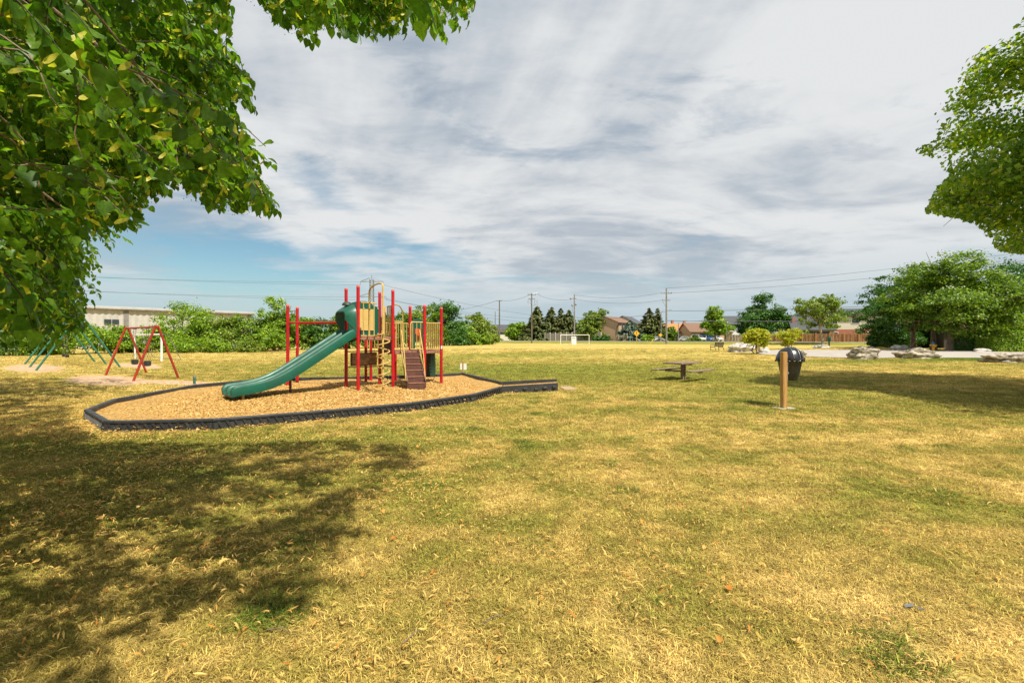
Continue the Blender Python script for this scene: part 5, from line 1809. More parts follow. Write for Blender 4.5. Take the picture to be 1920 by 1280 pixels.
for i, (px, by, ty, hw, mt) in enumerate(belt):
    b = gnd(px, by)
    k = b.y / F
    hgt = (by - ty) * k * 1.1
    W = hw * k
    b = b + Vector((-0.4, 1.0, 0)) * (W * 0.7)
    b.z = gf(b.x, b.y)
    rs = np.random.default_rng(100 + i)
    lobes = [(0, 0, hgt * .50, W * .95, W * .85, hgt * .48), (rs.uniform(-.4, .4) * W, -W * .2, hgt * .28, W * 1.05, W * .9, hgt * .30), (rs.uniform(-.3, .3) * W, 0, hgt * .78, W * .55, W * .55, hgt * .22),
             (-.5 * W, -.2 * W, hgt * .45, W * .55, W * .55, hgt * .3), (.5 * W, -.2 * W, hgt * .5, W * .55, W * .55, hgt * .3)]
    rank = 'dense green' if mt in (L_DARK, L_MAPLE) else ('olive' if mt is L_OLIVE else 'bright green')
    nm = 'tree' if ty < 575 else 'shrub'
    tree('hedge_shrub', '%s %s, %s from the left in the belt along the field edge' % (rank, nm, ORD[i]), nm, b, lobes, mt, 0.10 + .01 * hgt, hgt * .25, int(95 + 9 * hgt), 42, max(0.20, 0.0042 * b.y), 200 + i, clump_r=W * .24, group='shrub belt along the field edge', limbs=8, alt=.1)
# fresh low growth along the foot of the belt
for i, (px, by, ty, hw, mt) in enumerate([(345, 662, 632, 34, L_BRIGHT), (405, 661.5, 640, 26, L_BRIGHT), (470, 660.8, 636, 24, L_OLIVE), (520, 659.5, 626, 24, L_BRIGHT), (898, 646.8, 624, 14, L_BRIGHT), (925, 644.8, 608, 12, L_OLIVE), (862, 648, 628, 18, L_DARK), (912, 645.6, 616, 10, L_OLIVE)]):
    b = gnd(px, by)
    k = b.y / F
    hgt, W = (by - ty) * k, hw * k
    b = b + Vector((-.2, .5, 0)) * W
    b.z = gf(b.x, b.y)
    tree('low_shrub', '%s low shrub from the left at the foot of the field-edge belt' % ORD[i], 'shrub', b, [(0, 0, hgt * .5, W, W * .6, hgt * .5), (0, -W * .1, hgt * .25, W * 1.05, W * .6, hgt * .3)], mt, 0.07, hgt * .2, 90, 30, max(.2, .004 * b.y), 300 + i, clump_r=W * .25, group='low shrubs at the foot of the belt', limbs=5)

# ------------------------------------------------------------------ trees across the street
for i, (px, v, ty, hw, mt, lab) in enumerate([
        (1008, 20, 574, 26, L_SPRUCE, 'broad dark spruce just right of the switch pole'), (1034, 22, 574, 20, L_SPRUCE, 'spruce second from the switch pole above the grey wall'),
        (1052, 24, 577, 18, L_SPRUCE, 'spruce third from the switch pole above the grey wall'), (1066, 22, 580, 20, L_SPRUCE, 'spruce nearest the pale pole behind the goal'),
        (1182, 19, 601, 24, L_BLUESP, 'squat blue spruce behind the yellow diamond sign'), (1217, 24, 577, 20, L_SPRUCE, 'taller dark spruce left of the curved-arm lamp'), (1233, 26, 577, 15, L_SPRUCE, 'slim dark spruce touching the curved-arm lamp')]):
    b = beyond(px, v)
    k = b.y / F
    conifer(lab, b, H + (HY - ty) / F * b.y - b.z, hw * k * 1.55, mt, 400 + i)


def px_tree(name, label, cat, b, ty, hw, mt, seed, lobes_rel, fork=.2, n=180, per=40, leaf=None, trunk=.2, cl=.2, group=None, bark=None, lean=(0, 0), limbs=14, **kw):
    """lobes_rel in units of half width and height"""
    k = b.y / F
    hgt = H + (HY - ty) / F * b.y - b.z
    W = hw * k
    lobes = [(x * W, y * W, z * hgt, rx * W, ry * W, rz * hgt) for x, y, z, rx, ry, rz in lobes_rel]
    return tree(name, label, cat, b, lobes, mt, trunk, hgt * fork, n, per, leaf or max(.2, .0040 * b.y), seed, clump_r=W * cl, group=group, bark=bark, lean=(lean[0] * W, lean[1] * W), limbs=limbs, **kw)


ROUND = [(0, 0, .55, .95, .9, .40), (-.4, -.2, .45, .6, .6, .28), (.4, .1, .48, .6, .6, .28), (0, 0, .80, .55, .55, .20)]
px_tree('street_tree', 'dense olive tree left of the tan brick house', 'tree', beyond(1110, 19), 588, 22, L_OLIVE, 501, [(0, 0, .45, .95, .8, .42), (.1, 0, .80, .45, .45, .2), (-.3, 0, .35, .8, .7, .3)], .1, 260, 44, cl=.2)
px_tree('street_tree', 'rounded olive tree topping the tan brick house roof', 'tree', beyond(1127, 44), 581, 16, L_OLIVE, 502, ROUND, .3, 150, 40, cl=.22)
px_tree('street_tree', 'bright green round tree left of the spruces', 'tree', beyond(968, 22), 607, 17, L_BRIGHT, 503, [(0, 0, .5, .95, .8, .48), (0, 0, .8, .5, .5, .2)], .15, 190, 42, cl=.22)
px_tree('street_tree', 'low dark bush under the switch pole', 'bush', beyond(988, 18), 628, 10, L_DARK, 504, [(0, 0, .5, 1.6, .8, .5)], .2, 80, 30, cl=.3)
px_tree('street_tree', 'bright maple before the brown bungalow', 'tree', beyond(1341, 12.5), 574, 23, L_BRIGHT, 505, [(-.1, 0, .58, .80, .7, .30), (.25, 0, .40, .75, .7, .20), (-.4, 0, .42, .6, .6, .2), (.0, 0, .80, .50, .5, .2), (.6, 0, .35, .45, .5, .14)], .18, 260, 42, cl=.17, trunk=.22)
px_tree('street_tree', 'large dark green tree with a pointed top behind the boulders', 'tree', beyond(1432, 20), 556, 43, L_DARK, 506, [(0, 0, .45, .95, .8, .32), (-.5, 0, .40, .5, .5, .26), (.5, 0, .42, .5, .5, .24), (-.05, 0, .66, .6, .6, .22), (-.08, 0, .86, .22, .22, .14)], .12, 460, 46, cl=.13, trunk=.3)
px_tree('plane_tree', 'leaning pale-barked plane tree before the cedar fence', 'tree', beyond(1543, -5.5), 546, 52, L_OLIVE, 507,
        [(-.35, 0, .72, .75, .6, .22), (-.75, 0, .70, .42, .4, .16), (.15, 0, .80, .55, .5, .16), (.45, 0, .55, .50, .5, .22), (-.1, 0, .48, .70, .6, .18), (-.6, 0, .42, .32, .3, .10), (.6, 0, .38, .35, .3, .14)], .30, 250, 34, cl=.10, trunk=.24, bark=BARKL, lean=(-.10, 0), limbs=34, shell=.35)
px_tree('garden_bush', 'pale flowering bush over the cedar fence left of the plane tree', 'bush', beyond(1508, 16), 620, 9, L_OLIVE, 508, [(0, 0, .6, 1.6, .8, .4)], .3, 60, 30, cl=.3)
px_tree('garden_bush', 'low dark bush before the tan fence, left one', 'bush', beyond(1118, 12.5), 629, 6, L_DARK, 509, [(0, 0, .5, 1, .8, .5)], .2, 50, 30, cl=.3)
px_tree('garden_bush', 'low dark bush before the tan fence, right one', 'bush', beyond(1135, 12.5), 628.5, 7, L_DARK, 510, [(0, 0, .5, 1, .8, .5)], .2, 50, 30, cl=.3)
px_tree('garden_bush', 'yellow-green bush right of the yellow diamond sign', 'bush', beyond(1217, 14), 630, 9, L_BRIGHT, 511, [(0, 0, .5, 1, .8, .5)], .2, 50, 30, cl=.3)
px_tree('garden_bush', 'tall green bush just right of the tall grey pole', 'bush', beyond(1257, 18), 612, 8, L_MAPLE, 512, [(0, 0, .5, 1, .9, .5)], .1, 110, 34, cl=.28)
px_tree('garden_bush', 'green planting between the bungalow drives', 'bush', beyond(1303, 18), 634.5, 10, L_MAPLE, 513, [(0, 0, .5, 1, .8, .5)], .2, 50, 26, cl=.3)
px_tree('garden_bush', 'small orange-leaved bush over the tan end of the cedar fence', 'bush', beyond(1462, 15.5), 624, 8, L_YELLOW, 514, [(0, 0, .6, 1, .8, .4)], .3, 50, 26, cl=.3)

# ------------------------------------------------------------------ two yellow-green shrubs by the boulders
sb = gnd(1417, 664)
px_tree('lilac_shrub', 'yellow-green vase-shaped shrub beside the white boulders', 'shrub', sb, 612, 25, L_YELLOW, 520, [(-.1, 0, .66, .80, .75, .28), (-.45, 0, .62, .5, .5, .22), (.45, 0, .52, .5, .5, .24), (.1, 0, .82, .5, .5, .16), (0, 0, .38, .5, .5, .2)], .12, 300, 26, leaf=.13, cl=.13, trunk=.07, stems=5, limbs=30, shell=.3)
sb = gnd(1479, 655)
px_tree('lilac_shrub', 'yellow-green shrub showing above the litter bin', 'shrub', sb, 614, 22, L_YELLOW, 521, [(-.1, 0, .66, .85, .75, .28), (.4, 0, .72, .5, .5, .22), (-.1, 0, .36, .5, .5, .22)], .12, 260, 26, leaf=.15, cl=.13, trunk=.07, stems=4, limbs=24, shell=.3)

# ------------------------------------------------------------------ maples on the right
mp = [(1784, 657.5, 478, 112, L_MAPLE, 'broad bright maple with the thick split trunk behind the hydrant', [(-.05, 0, .64, .70, .7, .27), (-.40, -.1, .52, .50, .55, .24), (.38, -.1, .50, .52, .55, .22), (.0, -.25, .46, .55, .5, .20), (.05, 0, .82, .50, .5, .16), (-.25, 0, .80, .35, .4, .16), (.70, -.1, .34, .35, .4, .17), (-.1, -.4, .33, .35, .4, .12), (.3, -.4, .30, .3, .3, .10)], .19, 820, .42),
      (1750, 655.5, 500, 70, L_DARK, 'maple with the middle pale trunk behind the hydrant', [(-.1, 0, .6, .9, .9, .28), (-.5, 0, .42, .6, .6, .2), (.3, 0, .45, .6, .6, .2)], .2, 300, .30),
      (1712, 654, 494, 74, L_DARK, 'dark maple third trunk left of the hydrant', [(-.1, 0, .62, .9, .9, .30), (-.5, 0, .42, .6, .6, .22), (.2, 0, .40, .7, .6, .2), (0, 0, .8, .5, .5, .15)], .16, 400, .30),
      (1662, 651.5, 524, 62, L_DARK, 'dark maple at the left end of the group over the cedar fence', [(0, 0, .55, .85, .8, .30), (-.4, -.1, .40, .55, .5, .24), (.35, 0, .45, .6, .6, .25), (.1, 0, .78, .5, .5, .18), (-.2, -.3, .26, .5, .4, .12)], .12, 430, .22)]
for i, (px, by, ty, hw, mt, lab, lob, fork, n, tr) in enumerate(mp):
    px_tree('maple_tree', lab, 'maple', gnd(px, by), ty, hw, mt, 530 + i, lob + ([(-.1, -.25, .27, .6, .45, .12), (.35, -.2, .30, .5, .4, .12)] if i > 2 else []), fork, int(n * .72), 66, leaf=.25, trunk=tr, cl=.115, group='maples beyond the driveway', limbs=34, flat=.42, up=.9, shell=.62)
px_tree('maple_tree', 'tall dark tree behind the clipped hedge at the right edge', 'maple', gx(1905, 62), 488, 82, L_DARK, 540, ROUND + [(-.5, 0, .62, .5, .5, .2)], .2, 420, 44, leaf=.3, trunk=.3, cl=.13, group='maples beyond the driveway')
px_tree('maple_tree', 'drooping light green tree over the clipped hedge', 'maple', gx(1862, 55), 545, 40, L_BRIGHT, 541, [(0, 0, .55, .9, .8, .30), (.3, -.2, .40, .7, .6, .25), (-.3, 0, .5, .6, .6, .3), (.2, 0, .75, .5, .5, .2)], .15, 320, 42, leaf=.26, trunk=.2, cl=.13, group='maples beyond the driveway')

for i, (px_, yy_, ty_, hw_, lab) in enumerate([(1690, 64, 622, 26, 'dark shrub filling the shaded gap left of the maple trunks'), (1735, 66, 618, 28, 'dark shrub filling the shaded gap between the maple trunks'), (1645, 70, 626, 16, 'low dark filler shrub at the right end of the cedar fence')]):  # dark shrubs added to fill the bright gap under the maples with shade
    px_tree('shade_shrub', lab, 'shrub', gx(px_, yy_), ty_, hw_, L_DARK, 560 + i, [(0, 0, .5, 1.05, .7, .5)], .1, 150, 40, cl=.25, group='shrubs filling the shade under the maples')
# clipped hedge: three box-shaped blocks
hd_ = thing('clipped_hedge', 'stepped clipped green hedge at the right edge behind the driveway', 'hedge', tuple(gnd(1890, 660)))
ho = Vector(OFF[hd_.name])
rng = np.random.default_rng(77)
for px0, px1, by, ty, dy in ((1862, 1960, 659.5, 632, 0.0), (1866, 1960, 658.5, 621, 1.9), (1835, 1870, 659, 630, 1.0)):
    a_, b_ = gnd(px0, by), gnd(px1, by)
    k = a_.y / F
    hgt = (by - ty) * k
    n = 9000 if dy != 1.0 else 3000
    u_ = rng.uniform(0, 1, n)
    face = rng.choice(3, n, p=[.5, .38, .12])
    yy = np.where(face == 0, 0.0, rng.uniform(0, 1.7, n)) + rng.normal(size=n) * .05
    zz = np.where(face == 1, hgt, rng.uniform(0.05, hgt, n)) + rng.normal(size=n) * .05
    uu = np.where(face == 2, 0.0, u_)
    C = np.stack([a_.x + (b_.x - a_.x) * uu + rng.normal(size=n) * .05, a_.y + (b_.y - a_.y) * uu + yy + dy, a_.z + zz], 1) - np.array(ho)
    Nn = np.stack([np.where(face == 2, -1.0, 0), np.where(face == 0, -1.0, 0), np.where(face == 1, 1.0, .35)], 1) + .5 * rng.normal(size=(n, 3))
    V, Fc = leaf_quads(C, Nn, .17, rng)
    link('hedge_block', np_mesh('hedge_block', V, Fc, np.repeat(rng.uniform(0, .9, n), 4)), L_BRIGHT if dy != 1.0 else L_DARK, hd_)
    m0 = Vector((a_.x + .15, a_.y + dy + .15, a_.z)) - ho
    MB().box(m0 + Vector(((b_.x - a_.x) / 2, .75, hgt / 2 - .1)), (b_.x - a_.x - .2, 1.35, hgt - .25)).build('hedge_core', BARK, hd_)

# ------------------------------------------------------------------ the linden over the camera and its neighbour
SIL = [(-400, -1200), (428, -1200), (436, 0), (446, 38), (430, 70), (440, 96), (468, 138), (500, 207), (468, 224), (430, 236), (480, 262), (545, 304), (520, 320), (500, 346), (532, 384), (526, 414), (490, 414), (440, 398), (402, 414), (380, 392),
       (345, 372), (300, 372), (272, 432), (250, 444), (232, 424), (200, 452), (165, 440), (148, 480), (164, 522), (150, 556), (205, 574), (178, 592), (150, 640), (125, 655), (60, 660), (-10, 672), (-400, 700)]
SIL2 = [(466, -1200), (470, 0), (480, 25), (520, 60), (560, 82), (590, 126), (602, 96), (604, 70), (650, 85), (682, 98), (735, 84), (770, 74), (830, 87), (868, 72), (906, 32), (890, 10), (905, -40), (920, -1200)]
SHD = [(-3000, 640), (0, 688), (110, 700), (230, 712), (245, 722), (150, 750), (138, 790), (195, 826), (430, 832), (640, 826), (800, 834), (806, 872), (745, 902), (694, 952), (704, 1002), (660, 1090), (640, 1135), (470, 1180), (330, 1195), (250, 1262), (200, 1500), (-3000, 1500)]
SK = Vector((SUN_DIR.x / SUN_DIR.z, SUN_DIR.y / SUN_DIR.z))


def shadow_ok(Pw, soft=0.0):
    gxp = Pw[:, 0] - SK.x * Pw[:, 2]
    gyp = Pw[:, 1] - SK.y * Pw[:, 2]
    ahead = gyp > 0.6
    sx_ = CX + gxp / np.maximum(gyp, .6) * F
    sy_ = HY + H / np.maximum(gyp, .6) * F
    inframe = ahead & (sy_ < 1330) & (sx_ > -60) & (sx_ < 1980)
    return ~inframe | inpoly(sx_, sy_, SHD)


def view_ok(Pw, margin=14):
    px, py = proj(Pw)
    front_ = Pw[:, 1] > 0.25
    infr = front_ & (px > -60) & (px < 1980) & (py > -60) & (py < 1340)
    return ~infr | inpoly(px, py, SIL) | inpoly(px, py, SIL2)


HEART = np.array([(0.0, 0, 0), (.5, 0, -.05), (1.0, 0, -.16), (-.07, .22, .05), (.24, .45, .06), (.66, .29, .0), (-.07, -.22, .05), (.24, -.45, .06), (.66, -.29, .0)])
HF = [(0, 1, 4, 3), (1, 2, 5, 4), (0, 6, 7, 1), (1, 7, 8, 2)]
_l = [(-.09, .15, .04), (.0, .35, .09), (.21, .46, .11), (.45, .42, .07), (.68, .27, .0), (.87, .10, -.09)]
HEART_FINE = np.array([(0, 0, 0), (.33, 0, -.03), (.68, 0, -.08), (1.03, 0, -.20)] + _l + [(x, -y, z * 1.1) for x, y, z in _l])
HF_FINE = [(0, 1, 6, 5), (0, 5, 4, 4), (1, 2, 8, 7), (1, 7, 6, 6), (2, 3, 9, 8), (0, 11, 12, 1), (0, 10, 11, 11), (1, 13, 14, 2), (1, 12, 13, 13), (2, 14, 15, 3)]


def sprig_template(rng, nleaf=11, length=.32, leaf=.062, fruits=True):
    """a hanging linden twig: heart-shaped leaves left and right, pale bracts with fruit"""
    V, Fq, rn = [], [], []
    tips = []

    def addv(pts, r_):
        o = len(V)
        V.extend(pts)
        rn.extend([r_] * len(pts))
        return o

    def axis_pt(s):
        return np.array([s * length, 0.02 * math.sin(6 * s), -0.30 * length * s * s])
    prev = None
    for s in np.linspace(0, 1, 4):          # twig: three-sided
        c = axis_pt(s)
        r_ = .0035 * (1 - .6 * s)
        o = addv([c + np.array([0, r_, 0]), c + np.array([0, -r_ * .5, r_]), c + np.array([0, -r_ * .5, -r_])], 2.2)
        if prev is not None:
            for j in range(3):
                Fq.append((prev + j, prev + (j + 1) % 3, o + (j + 1) % 3, o + j))
        prev = o
    heart, hf = (HEART_FINE, HF_FINE) if fruits else (HEART, HF)
    leaves = []
    for i in range(nleaf):
        s = (i + .6) / nleaf
        side = 1 if i % 2 else -1
        c = axis_pt(s)
        dirv = np.array([.55 + .3 * rng.normal(), side * (.75 + .2 * rng.normal()), -.55 + .3 * rng.normal()])
        if i == nleaf - 1:
            dirv = np.array([1, .1, -.7])
        dirv /= np.linalg.norm(dirv)
        upv = np.array([.25 * rng.normal() + .1, .3 * rng.normal(), 1.0])
        bv = np.cross(upv, dirv)
        bv /= np.linalg.norm(bv)
        nv = np.cross(dirv, bv)
        sz = leaf * rng.uniform(.7, 1.25)
        pet = c + dirv * .025
        pts = [pet + sz * (h[0] * dirv + h[1] * bv + h[2] * nv * rng.uniform(.5, 1.6)) for h in heart]
        r_ = rng.uniform(0, .76)
        leaves.append((np.array(pts), r_))
        o = addv(pts, r_)
        Fq.extend([tuple(o + q for q in f) for f in hf])
        o = addv([c, c + np.array([0, .002, 0]), pet, pet], 2.2)
        Fq.append((o, o + 1, o + 2, o + 3))
    for i in range(3):
        c = axis_pt(rng.uniform(.15, .95))
        dirv = np.array([.5 * rng.normal(), .6 * rng.normal(), -.75])
        dirv /= np.linalg.norm(dirv)
        bv = np.cross(dirv, np.array([rng.normal(), rng.normal(), .3]))
        bv /= np.linalg.norm(bv)
        nv = np.cross(dirv, bv)
        L_ = rng.uniform(.06, .09)
        st_ = [c + dirv * L_ * q + nv * L_ * .22 * math.sin(3 * q) for q in (0.15, .5, .85, 1.05)]
        wd = [.003, .009, .009, .003]
        o = addv([p + bv * s_ * w_ for p, w_ in zip(st_, wd) for s_ in (1, -1)], 1.05)
        for q in range(3):
            Fq.append((o + 2 * q, o + 2 * q + 1, o + 2 * q + 3, o + 2 * q + 2))
        if fruits:
            for e in range(3):
                fc = st_[2] + np.array([rng.normal() * .014, rng.normal() * .014, -.03 - .012 * e])
                r_ = .0042
                o = addv([fc + np.array(q) * r_ for q in ((1, 0, 0), (0, 1, 0), (-1, 0, 0), (0, -1, 0), (0, 0, 1), (0, 0, -1))], .3)
                Fq.extend([(o, o + 1, o + 4, o + 4), (o + 1, o + 2, o + 4, o + 4), (o + 2, o + 3, o + 4, o + 4), (o + 3, o, o + 4, o + 4), (o, o + 5, o + 1, o + 1), (o + 1, o + 5, o + 2, o + 2), (o + 2, o + 5, o + 3, o + 3), (o + 3, o + 5, o, o)])
    return np.array(V), np.array(Fq), np.array(rn), leaves


def rot_mats(az, tilt, roll):
    ca, sa, ct, st_, cr, sr_ = np.cos(az), np.sin(az), np.cos(tilt), np.sin(tilt), np.cos(roll), np.sin(roll)
    z = np.zeros_like(az)
    o = np.ones_like(az)
    Rz = np.stack([np.stack([ca, -sa, z], 1), np.stack([sa, ca, z], 1), np.stack([z, z, o], 1)], 1)
    Ry = np.stack([np.stack([ct, z, st_], 1), np.stack([z, o, z], 1), np.stack([-st_, z, ct], 1)], 1)
    Rx = np.stack([np.stack([o, z, z], 1), np.stack([z, cr, -sr_], 1), np.stack([z, sr_, cr], 1)], 1)
    return Rz @ Ry @ Rx


def sprigs_mesh(pos, az, tilt, roll, scl, temps, rng):
    pick = rng.integers(0, len(temps), len(pos))
    M = rot_mats(az, tilt, roll) * scl[:, None, None]
    Vs, Fs, Rs = [], [], []
    o = 0
    for k, (tv, tf, tr_, _) in enumerate(temps):
        ii = np.where(pick == k)[0]
        if not len(ii):
            continue
        W_ = np.einsum('nij,vj->nvi', M[ii], tv) + pos[ii][:, None, :]
        n, v = W_.shape[:2]
        Vs.append(W_.reshape(-1, 3))
        Fs.append((tf[None] + (np.arange(n) * v)[:, None, None] + o).reshape(-1, 4))
        jit = rng.uniform(-.16, .16, (n, 1))
        r_ = np.where(tr_[None] < .8, np.clip(tr_[None] + jit, 0, .78), tr_[None])
        Rs.append(r_.reshape(-1))
        o += n * v
    return np.concatenate(Vs), np.concatenate(Fs), np.concatenate(Rs)


rng = np.random.default_rng(2024)
TEMPS = [sprig_template(rng) for _ in range(7)]
TEMPS_FAR = [sprig_template(rng, 9, .42, .10, False) for _ in range(5)]
TRUNK1 = np.array([-6.6, -3.2])
lin = thing('linden_tree', 'big linden whose hanging leafy branches fill the upper left', 'tree', (TRUNK1[0], TRUNK1[1], 0))


def crown_sample(n, c, rad, low_fn):
    d_ = norm(rng.normal(size=(n, 3)))
    r_ = rng.uniform(0, 1, (n, 1)) ** .42
    return np.array(c) + d_ * r_ * np.array(rad)


cand = crown_sample(120000, (-6.6, -3.0, 6.2), (8.9, 8.9, 5.6), None)
cand = cand[cand[:, 2] > 1.5]
px, py = proj(cand)
dist = np.linalg.norm(cand - np.array([0, 0, H]), axis=1)
vis = (cand[:, 1] > .3) & (px > -300) & (px < 1000) & (py > -250) & (py < 760)
# nothing hangs before the lens; crown cut where it would shade sunlit lawn
keep = view_ok(cand) & shadow_ok(cand) & (dist > 1.25)
outp = cand - np.array([TRUNK1[0], TRUNK1[1], 5.0])
cand_v = cand[keep & vis]
cand_o = cand[keep & ~vis]
# the low outer skirt of the crown that droops into view on the left
N2 = 70000
pxr = rng.uniform(-200, 920, N2)
pyr = rng.uniform(-160, 672, N2)
near_w = np.clip(1 - pxr / 420, 0, 1)
Yd = np.where(rng.uniform(size=N2) < .10 * near_w, rng.uniform(1.5, 2.4, N2), rng.uniform(2.7, 6.4, N2))
Yd = np.where(pxr > 430, rng.uniform(2.9, 4.6, N2), Yd)
Pv = np.stack([(pxr - CX) / F * Yd, Yd, H + (HY - pyr) / F * Yd], 1)
e = (Pv - np.array([-6.6, -3.0, 6.2])) / np.array([9.6, 9.9, 6.0])
okv = view_ok(Pv) & (inpoly(pxr, pyr, SIL) | inpoly(pxr, pyr, SIL2)) & ((e ** 2).sum(1) < 1.35) & shadow_ok(Pv)
Pv = Pv[okv]
rng.shuffle(Pv)
# sprigs gather along drooping branchlets, so that sky shows between the sprays
core = Pv[:310]
lead = core - np.array([TRUNK1[0], TRUNK1[1], 4.5])
lead = norm(lead * np.array([1, 1, .25]) + .55 * rng.normal(size=lead.shape) + np.array([0, 0, -.15]))
sp_n = 26
tt = rng.uniform(-.65, .65, (len(core), sp_n, 1))
Pb = core[:, None, :] + lead[:, None, :] * tt + rng.normal(size=(len(core), sp_n, 3)) * .06 - np.array([0, 0, .22]) * (tt + .55) ** 2
Pv = Pb.reshape(-1, 3)
okv = view_ok(Pv) & shadow_ok(Pv) & (np.linalg.norm(Pv - np.array([0, 0, H]), axis=1) > 1.45)
Pv = Pv[okv]
rng.shuffle(Pv)
# the upper crown, thickest where the photograph's shade on the lawn lies
tgt = np.stack([rng.uniform(-15, .6, 90000), rng.uniform(-3, 15, 90000), np.zeros(90000)], 1)
zz_ = rng.uniform(3.2, 9.5, (90000, 1))
Pt = tgt + np.concatenate([np.full((90000, 1), SK.x) * zz_, np.full((90000, 1), SK.y) * zz_, zz_], 1)
e = (Pt - np.array([-6.6, -3.0, 6.2])) / np.array([9.8, 10.4, 6.0])
okt = ((e ** 2).sum(1) < 1.1) & view_ok(Pt) & shadow_ok(Pt)
pxt, pyt = proj(Pt)
okt &= ~((Pt[:, 1] > .3) & (pxt > -60) & (pxt < 1980) & (pyt > -60) & (pyt < 1300))
cand_p = Pt[okt]
cell = {}
for P3 in Pv[:3600]:
    c_ = (int(math.floor((P3[0] - SK.x * P3[2]) * 2)), int(math.floor((P3[1] - SK.y * P3[2]) * 2)))
    cell[c_] = cell.get(c_, 0) + .45
acc = []
for i, P3 in enumerate(cand_p):
    c_ = (int(math.floor((P3[0] - SK.x * P3[2]) * 2)), int(math.floor((P3[1] - SK.y * P3[2]) * 2)))
    if cell.get(c_, 0) < 8.5:
        cell[c_] = cell.get(c_, 0) + 1
        acc.append(i)
cand_o = np.concatenate([cand_p[acc], cand_o[(cand_o[:, 1] - SK.y * cand_o[:, 2]) < 1.0][:1500]])


def place_sprigs(Pw, tr):
    out = Pw[:, :2] - tr
    az = np.arctan2(out[:, 1], out[:, 0]) + rng.normal(size=len(Pw)) * .7
    tilt = np.clip(rng.normal(.45, .38, len(Pw)), -.3, 1.3)
    roll = rng.normal(0, .35, len(Pw))
    return az, tilt, roll


def sprig_in_outline(Pw, ang, scl, length=.34):
    """the whole twig, not only its root, stays inside the crown outline and clear of the lens"""
    M = rot_mats(*ang)
    ok = np.ones(len(Pw), bool)
    for loc in ((length * .55, 0, -.07 * length), (length * .95, 0, -.27 * length), (length * 1.1, 0, -.42 * length), (length * .6, .09, -.15), (length * .6, -.09, -.15)):
        T = Pw + np.einsum('nij,j->ni', M, np.array(loc)) * scl[:, None]
        ok &= view_ok(T) & shadow_ok(T) & (np.linalg.norm(T - np.array([0, 0, H]), axis=1) > 1.15)
    return ok


ang_v = np.stack(place_sprigs(Pv, TRUNK1), 1)
scl_v = rng.uniform(.8, 1.15, len(Pv))
okk = np.where(sprig_in_outline(Pv, ang_v.T, scl_v))[0][:3500]
Pv, ang_v, scl_v = Pv[okk], ang_v[okk], scl_v[okk]
ang_o = np.stack(place_sprigs(cand_o, TRUNK1), 1)
scl_o = rng.uniform(.95, 1.5, len(cand_o))
okk = np.where(sprig_in_outline(cand_o, ang_o.T, scl_o, .42))[0][:7000]
Po, ang_o, scl_o = cand_o[okk], ang_o[okk], scl_o[okk]


org = np.array([TRUNK1[0], TRUNK1[1], 0.0])
# nearest sprigs: every leaf that shows large is an object of its own
dv = np.linalg.norm(Pv - np.array([0, 0, H]), axis=1)
order = np.argsort(dv)
pxv, pyv = proj(Pv)
nearest = [i for i in order if 0 < pxv[i] < 430 and 0 < pyv[i] < 640][:24]
nset = set(nearest)
rest = np.array([i for i in range(len(Pv)) if i not in nset])
V, Fc, Rn = sprigs_mesh(Pv[rest] - org, *ang_v[rest].T, scl_v[rest], TEMPS, rng)
tag(link('crown', np_mesh('crown', V, Fc, Rn), L_LIND, lin), None, kind='stuff')
V, Fc, Rn = sprigs_mesh(Po - org, *ang_o.T, scl_o, TEMPS_FAR, rng)
tag(link('upper_crown', np_mesh('upper_crown', V, Fc, Rn), L_LIND, lin), None, kind='stuff')
leaf_shapes = []
for q in range(6):
    pts, r_ = TEMPS[q % 7][3][2 + q]
    c = pts[0].copy()
    lm = np_mesh('leaf', pts - c, np.array(HF_FINE), np.full(16, (.1, .25, .4, .55, .68, .75)[q]))
    lm.polygons.foreach_set('use_smooth', [True] * len(lm.polygons))
    lm.materials.append(L_LIND)
    leaf_shapes.append(lm)
cnt = 0
twig_mb = MB()
br_v, br_f, br_r = [], [], []
for i in nearest:
    tmp = TEMPS[i % 7]
    a_, t_, r_ = ang_v[i:i + 1].T
    Mx = rot_mats(a_, t_, r_)[0]
    p0 = Pv[i] - org
    twig_mb.tube([Vector(p0 + Mx @ np.array([s * .34, .02 * math.sin(6 * s), -.3 * .34 * s * s])) for s in np.linspace(-.3, 1, 6)], [.004, .004, .0035, .003, .0025, .0015], 5)
    for (pts, rv) in tmp[3]:
        o = bpy.data.objects.new('leaf', leaf_shapes[cnt % 6])
        COL.objects.link(o)
        o.parent = lin
        w0_ = Mx @ pts[0] + p0
        o.location = Vector(w0_)
        o.rotation_euler = (rng.normal() * .5, rng.normal() * .5 + .35, a_[0] + (1.0 if cnt % 2 else -1.0) + rng.normal() * .4)
        sc_ = rng.uniform(.85, 1.2)
        o.scale = (sc_, sc_, sc_)
        cnt += 1
    # the bracts of this sprig
    tv, tf, tr_, _ = tmp
    sel = (tr_ >= .99) & (tr_ < 1.5)
    mp_ = -np.ones(len(tv), int)
    mp_[sel] = np.arange(sel.sum()) + sum(len(q) for q in br_v)
    br_v.append((Mx @ tv[sel].T).T + p0)
    br_r.append(tr_[sel])
    ff = mp_[tf]
    br_f.append(ff[(ff >= 0).all(1)])
twig_mb.build('twig', BARK, lin, smooth=True)
tag(link('bract', np_mesh('bract', np.concatenate(br_v), np.concatenate(br_f), np.concatenate(br_r)), L_LIND, lin), None, kind='stuff')
MB().tube([(0, 0, -.3), (0, 0, .1), (0, 0, .8), (.1, .05, 2.4), (.15, .1, 4.5), (.1, .3, 7.5), (0, .2, 10.8)], [.55, .42, .34, .30, .24, .14, .03], 14).build('trunk', BARK, lin, smooth=True)
mb = MB()
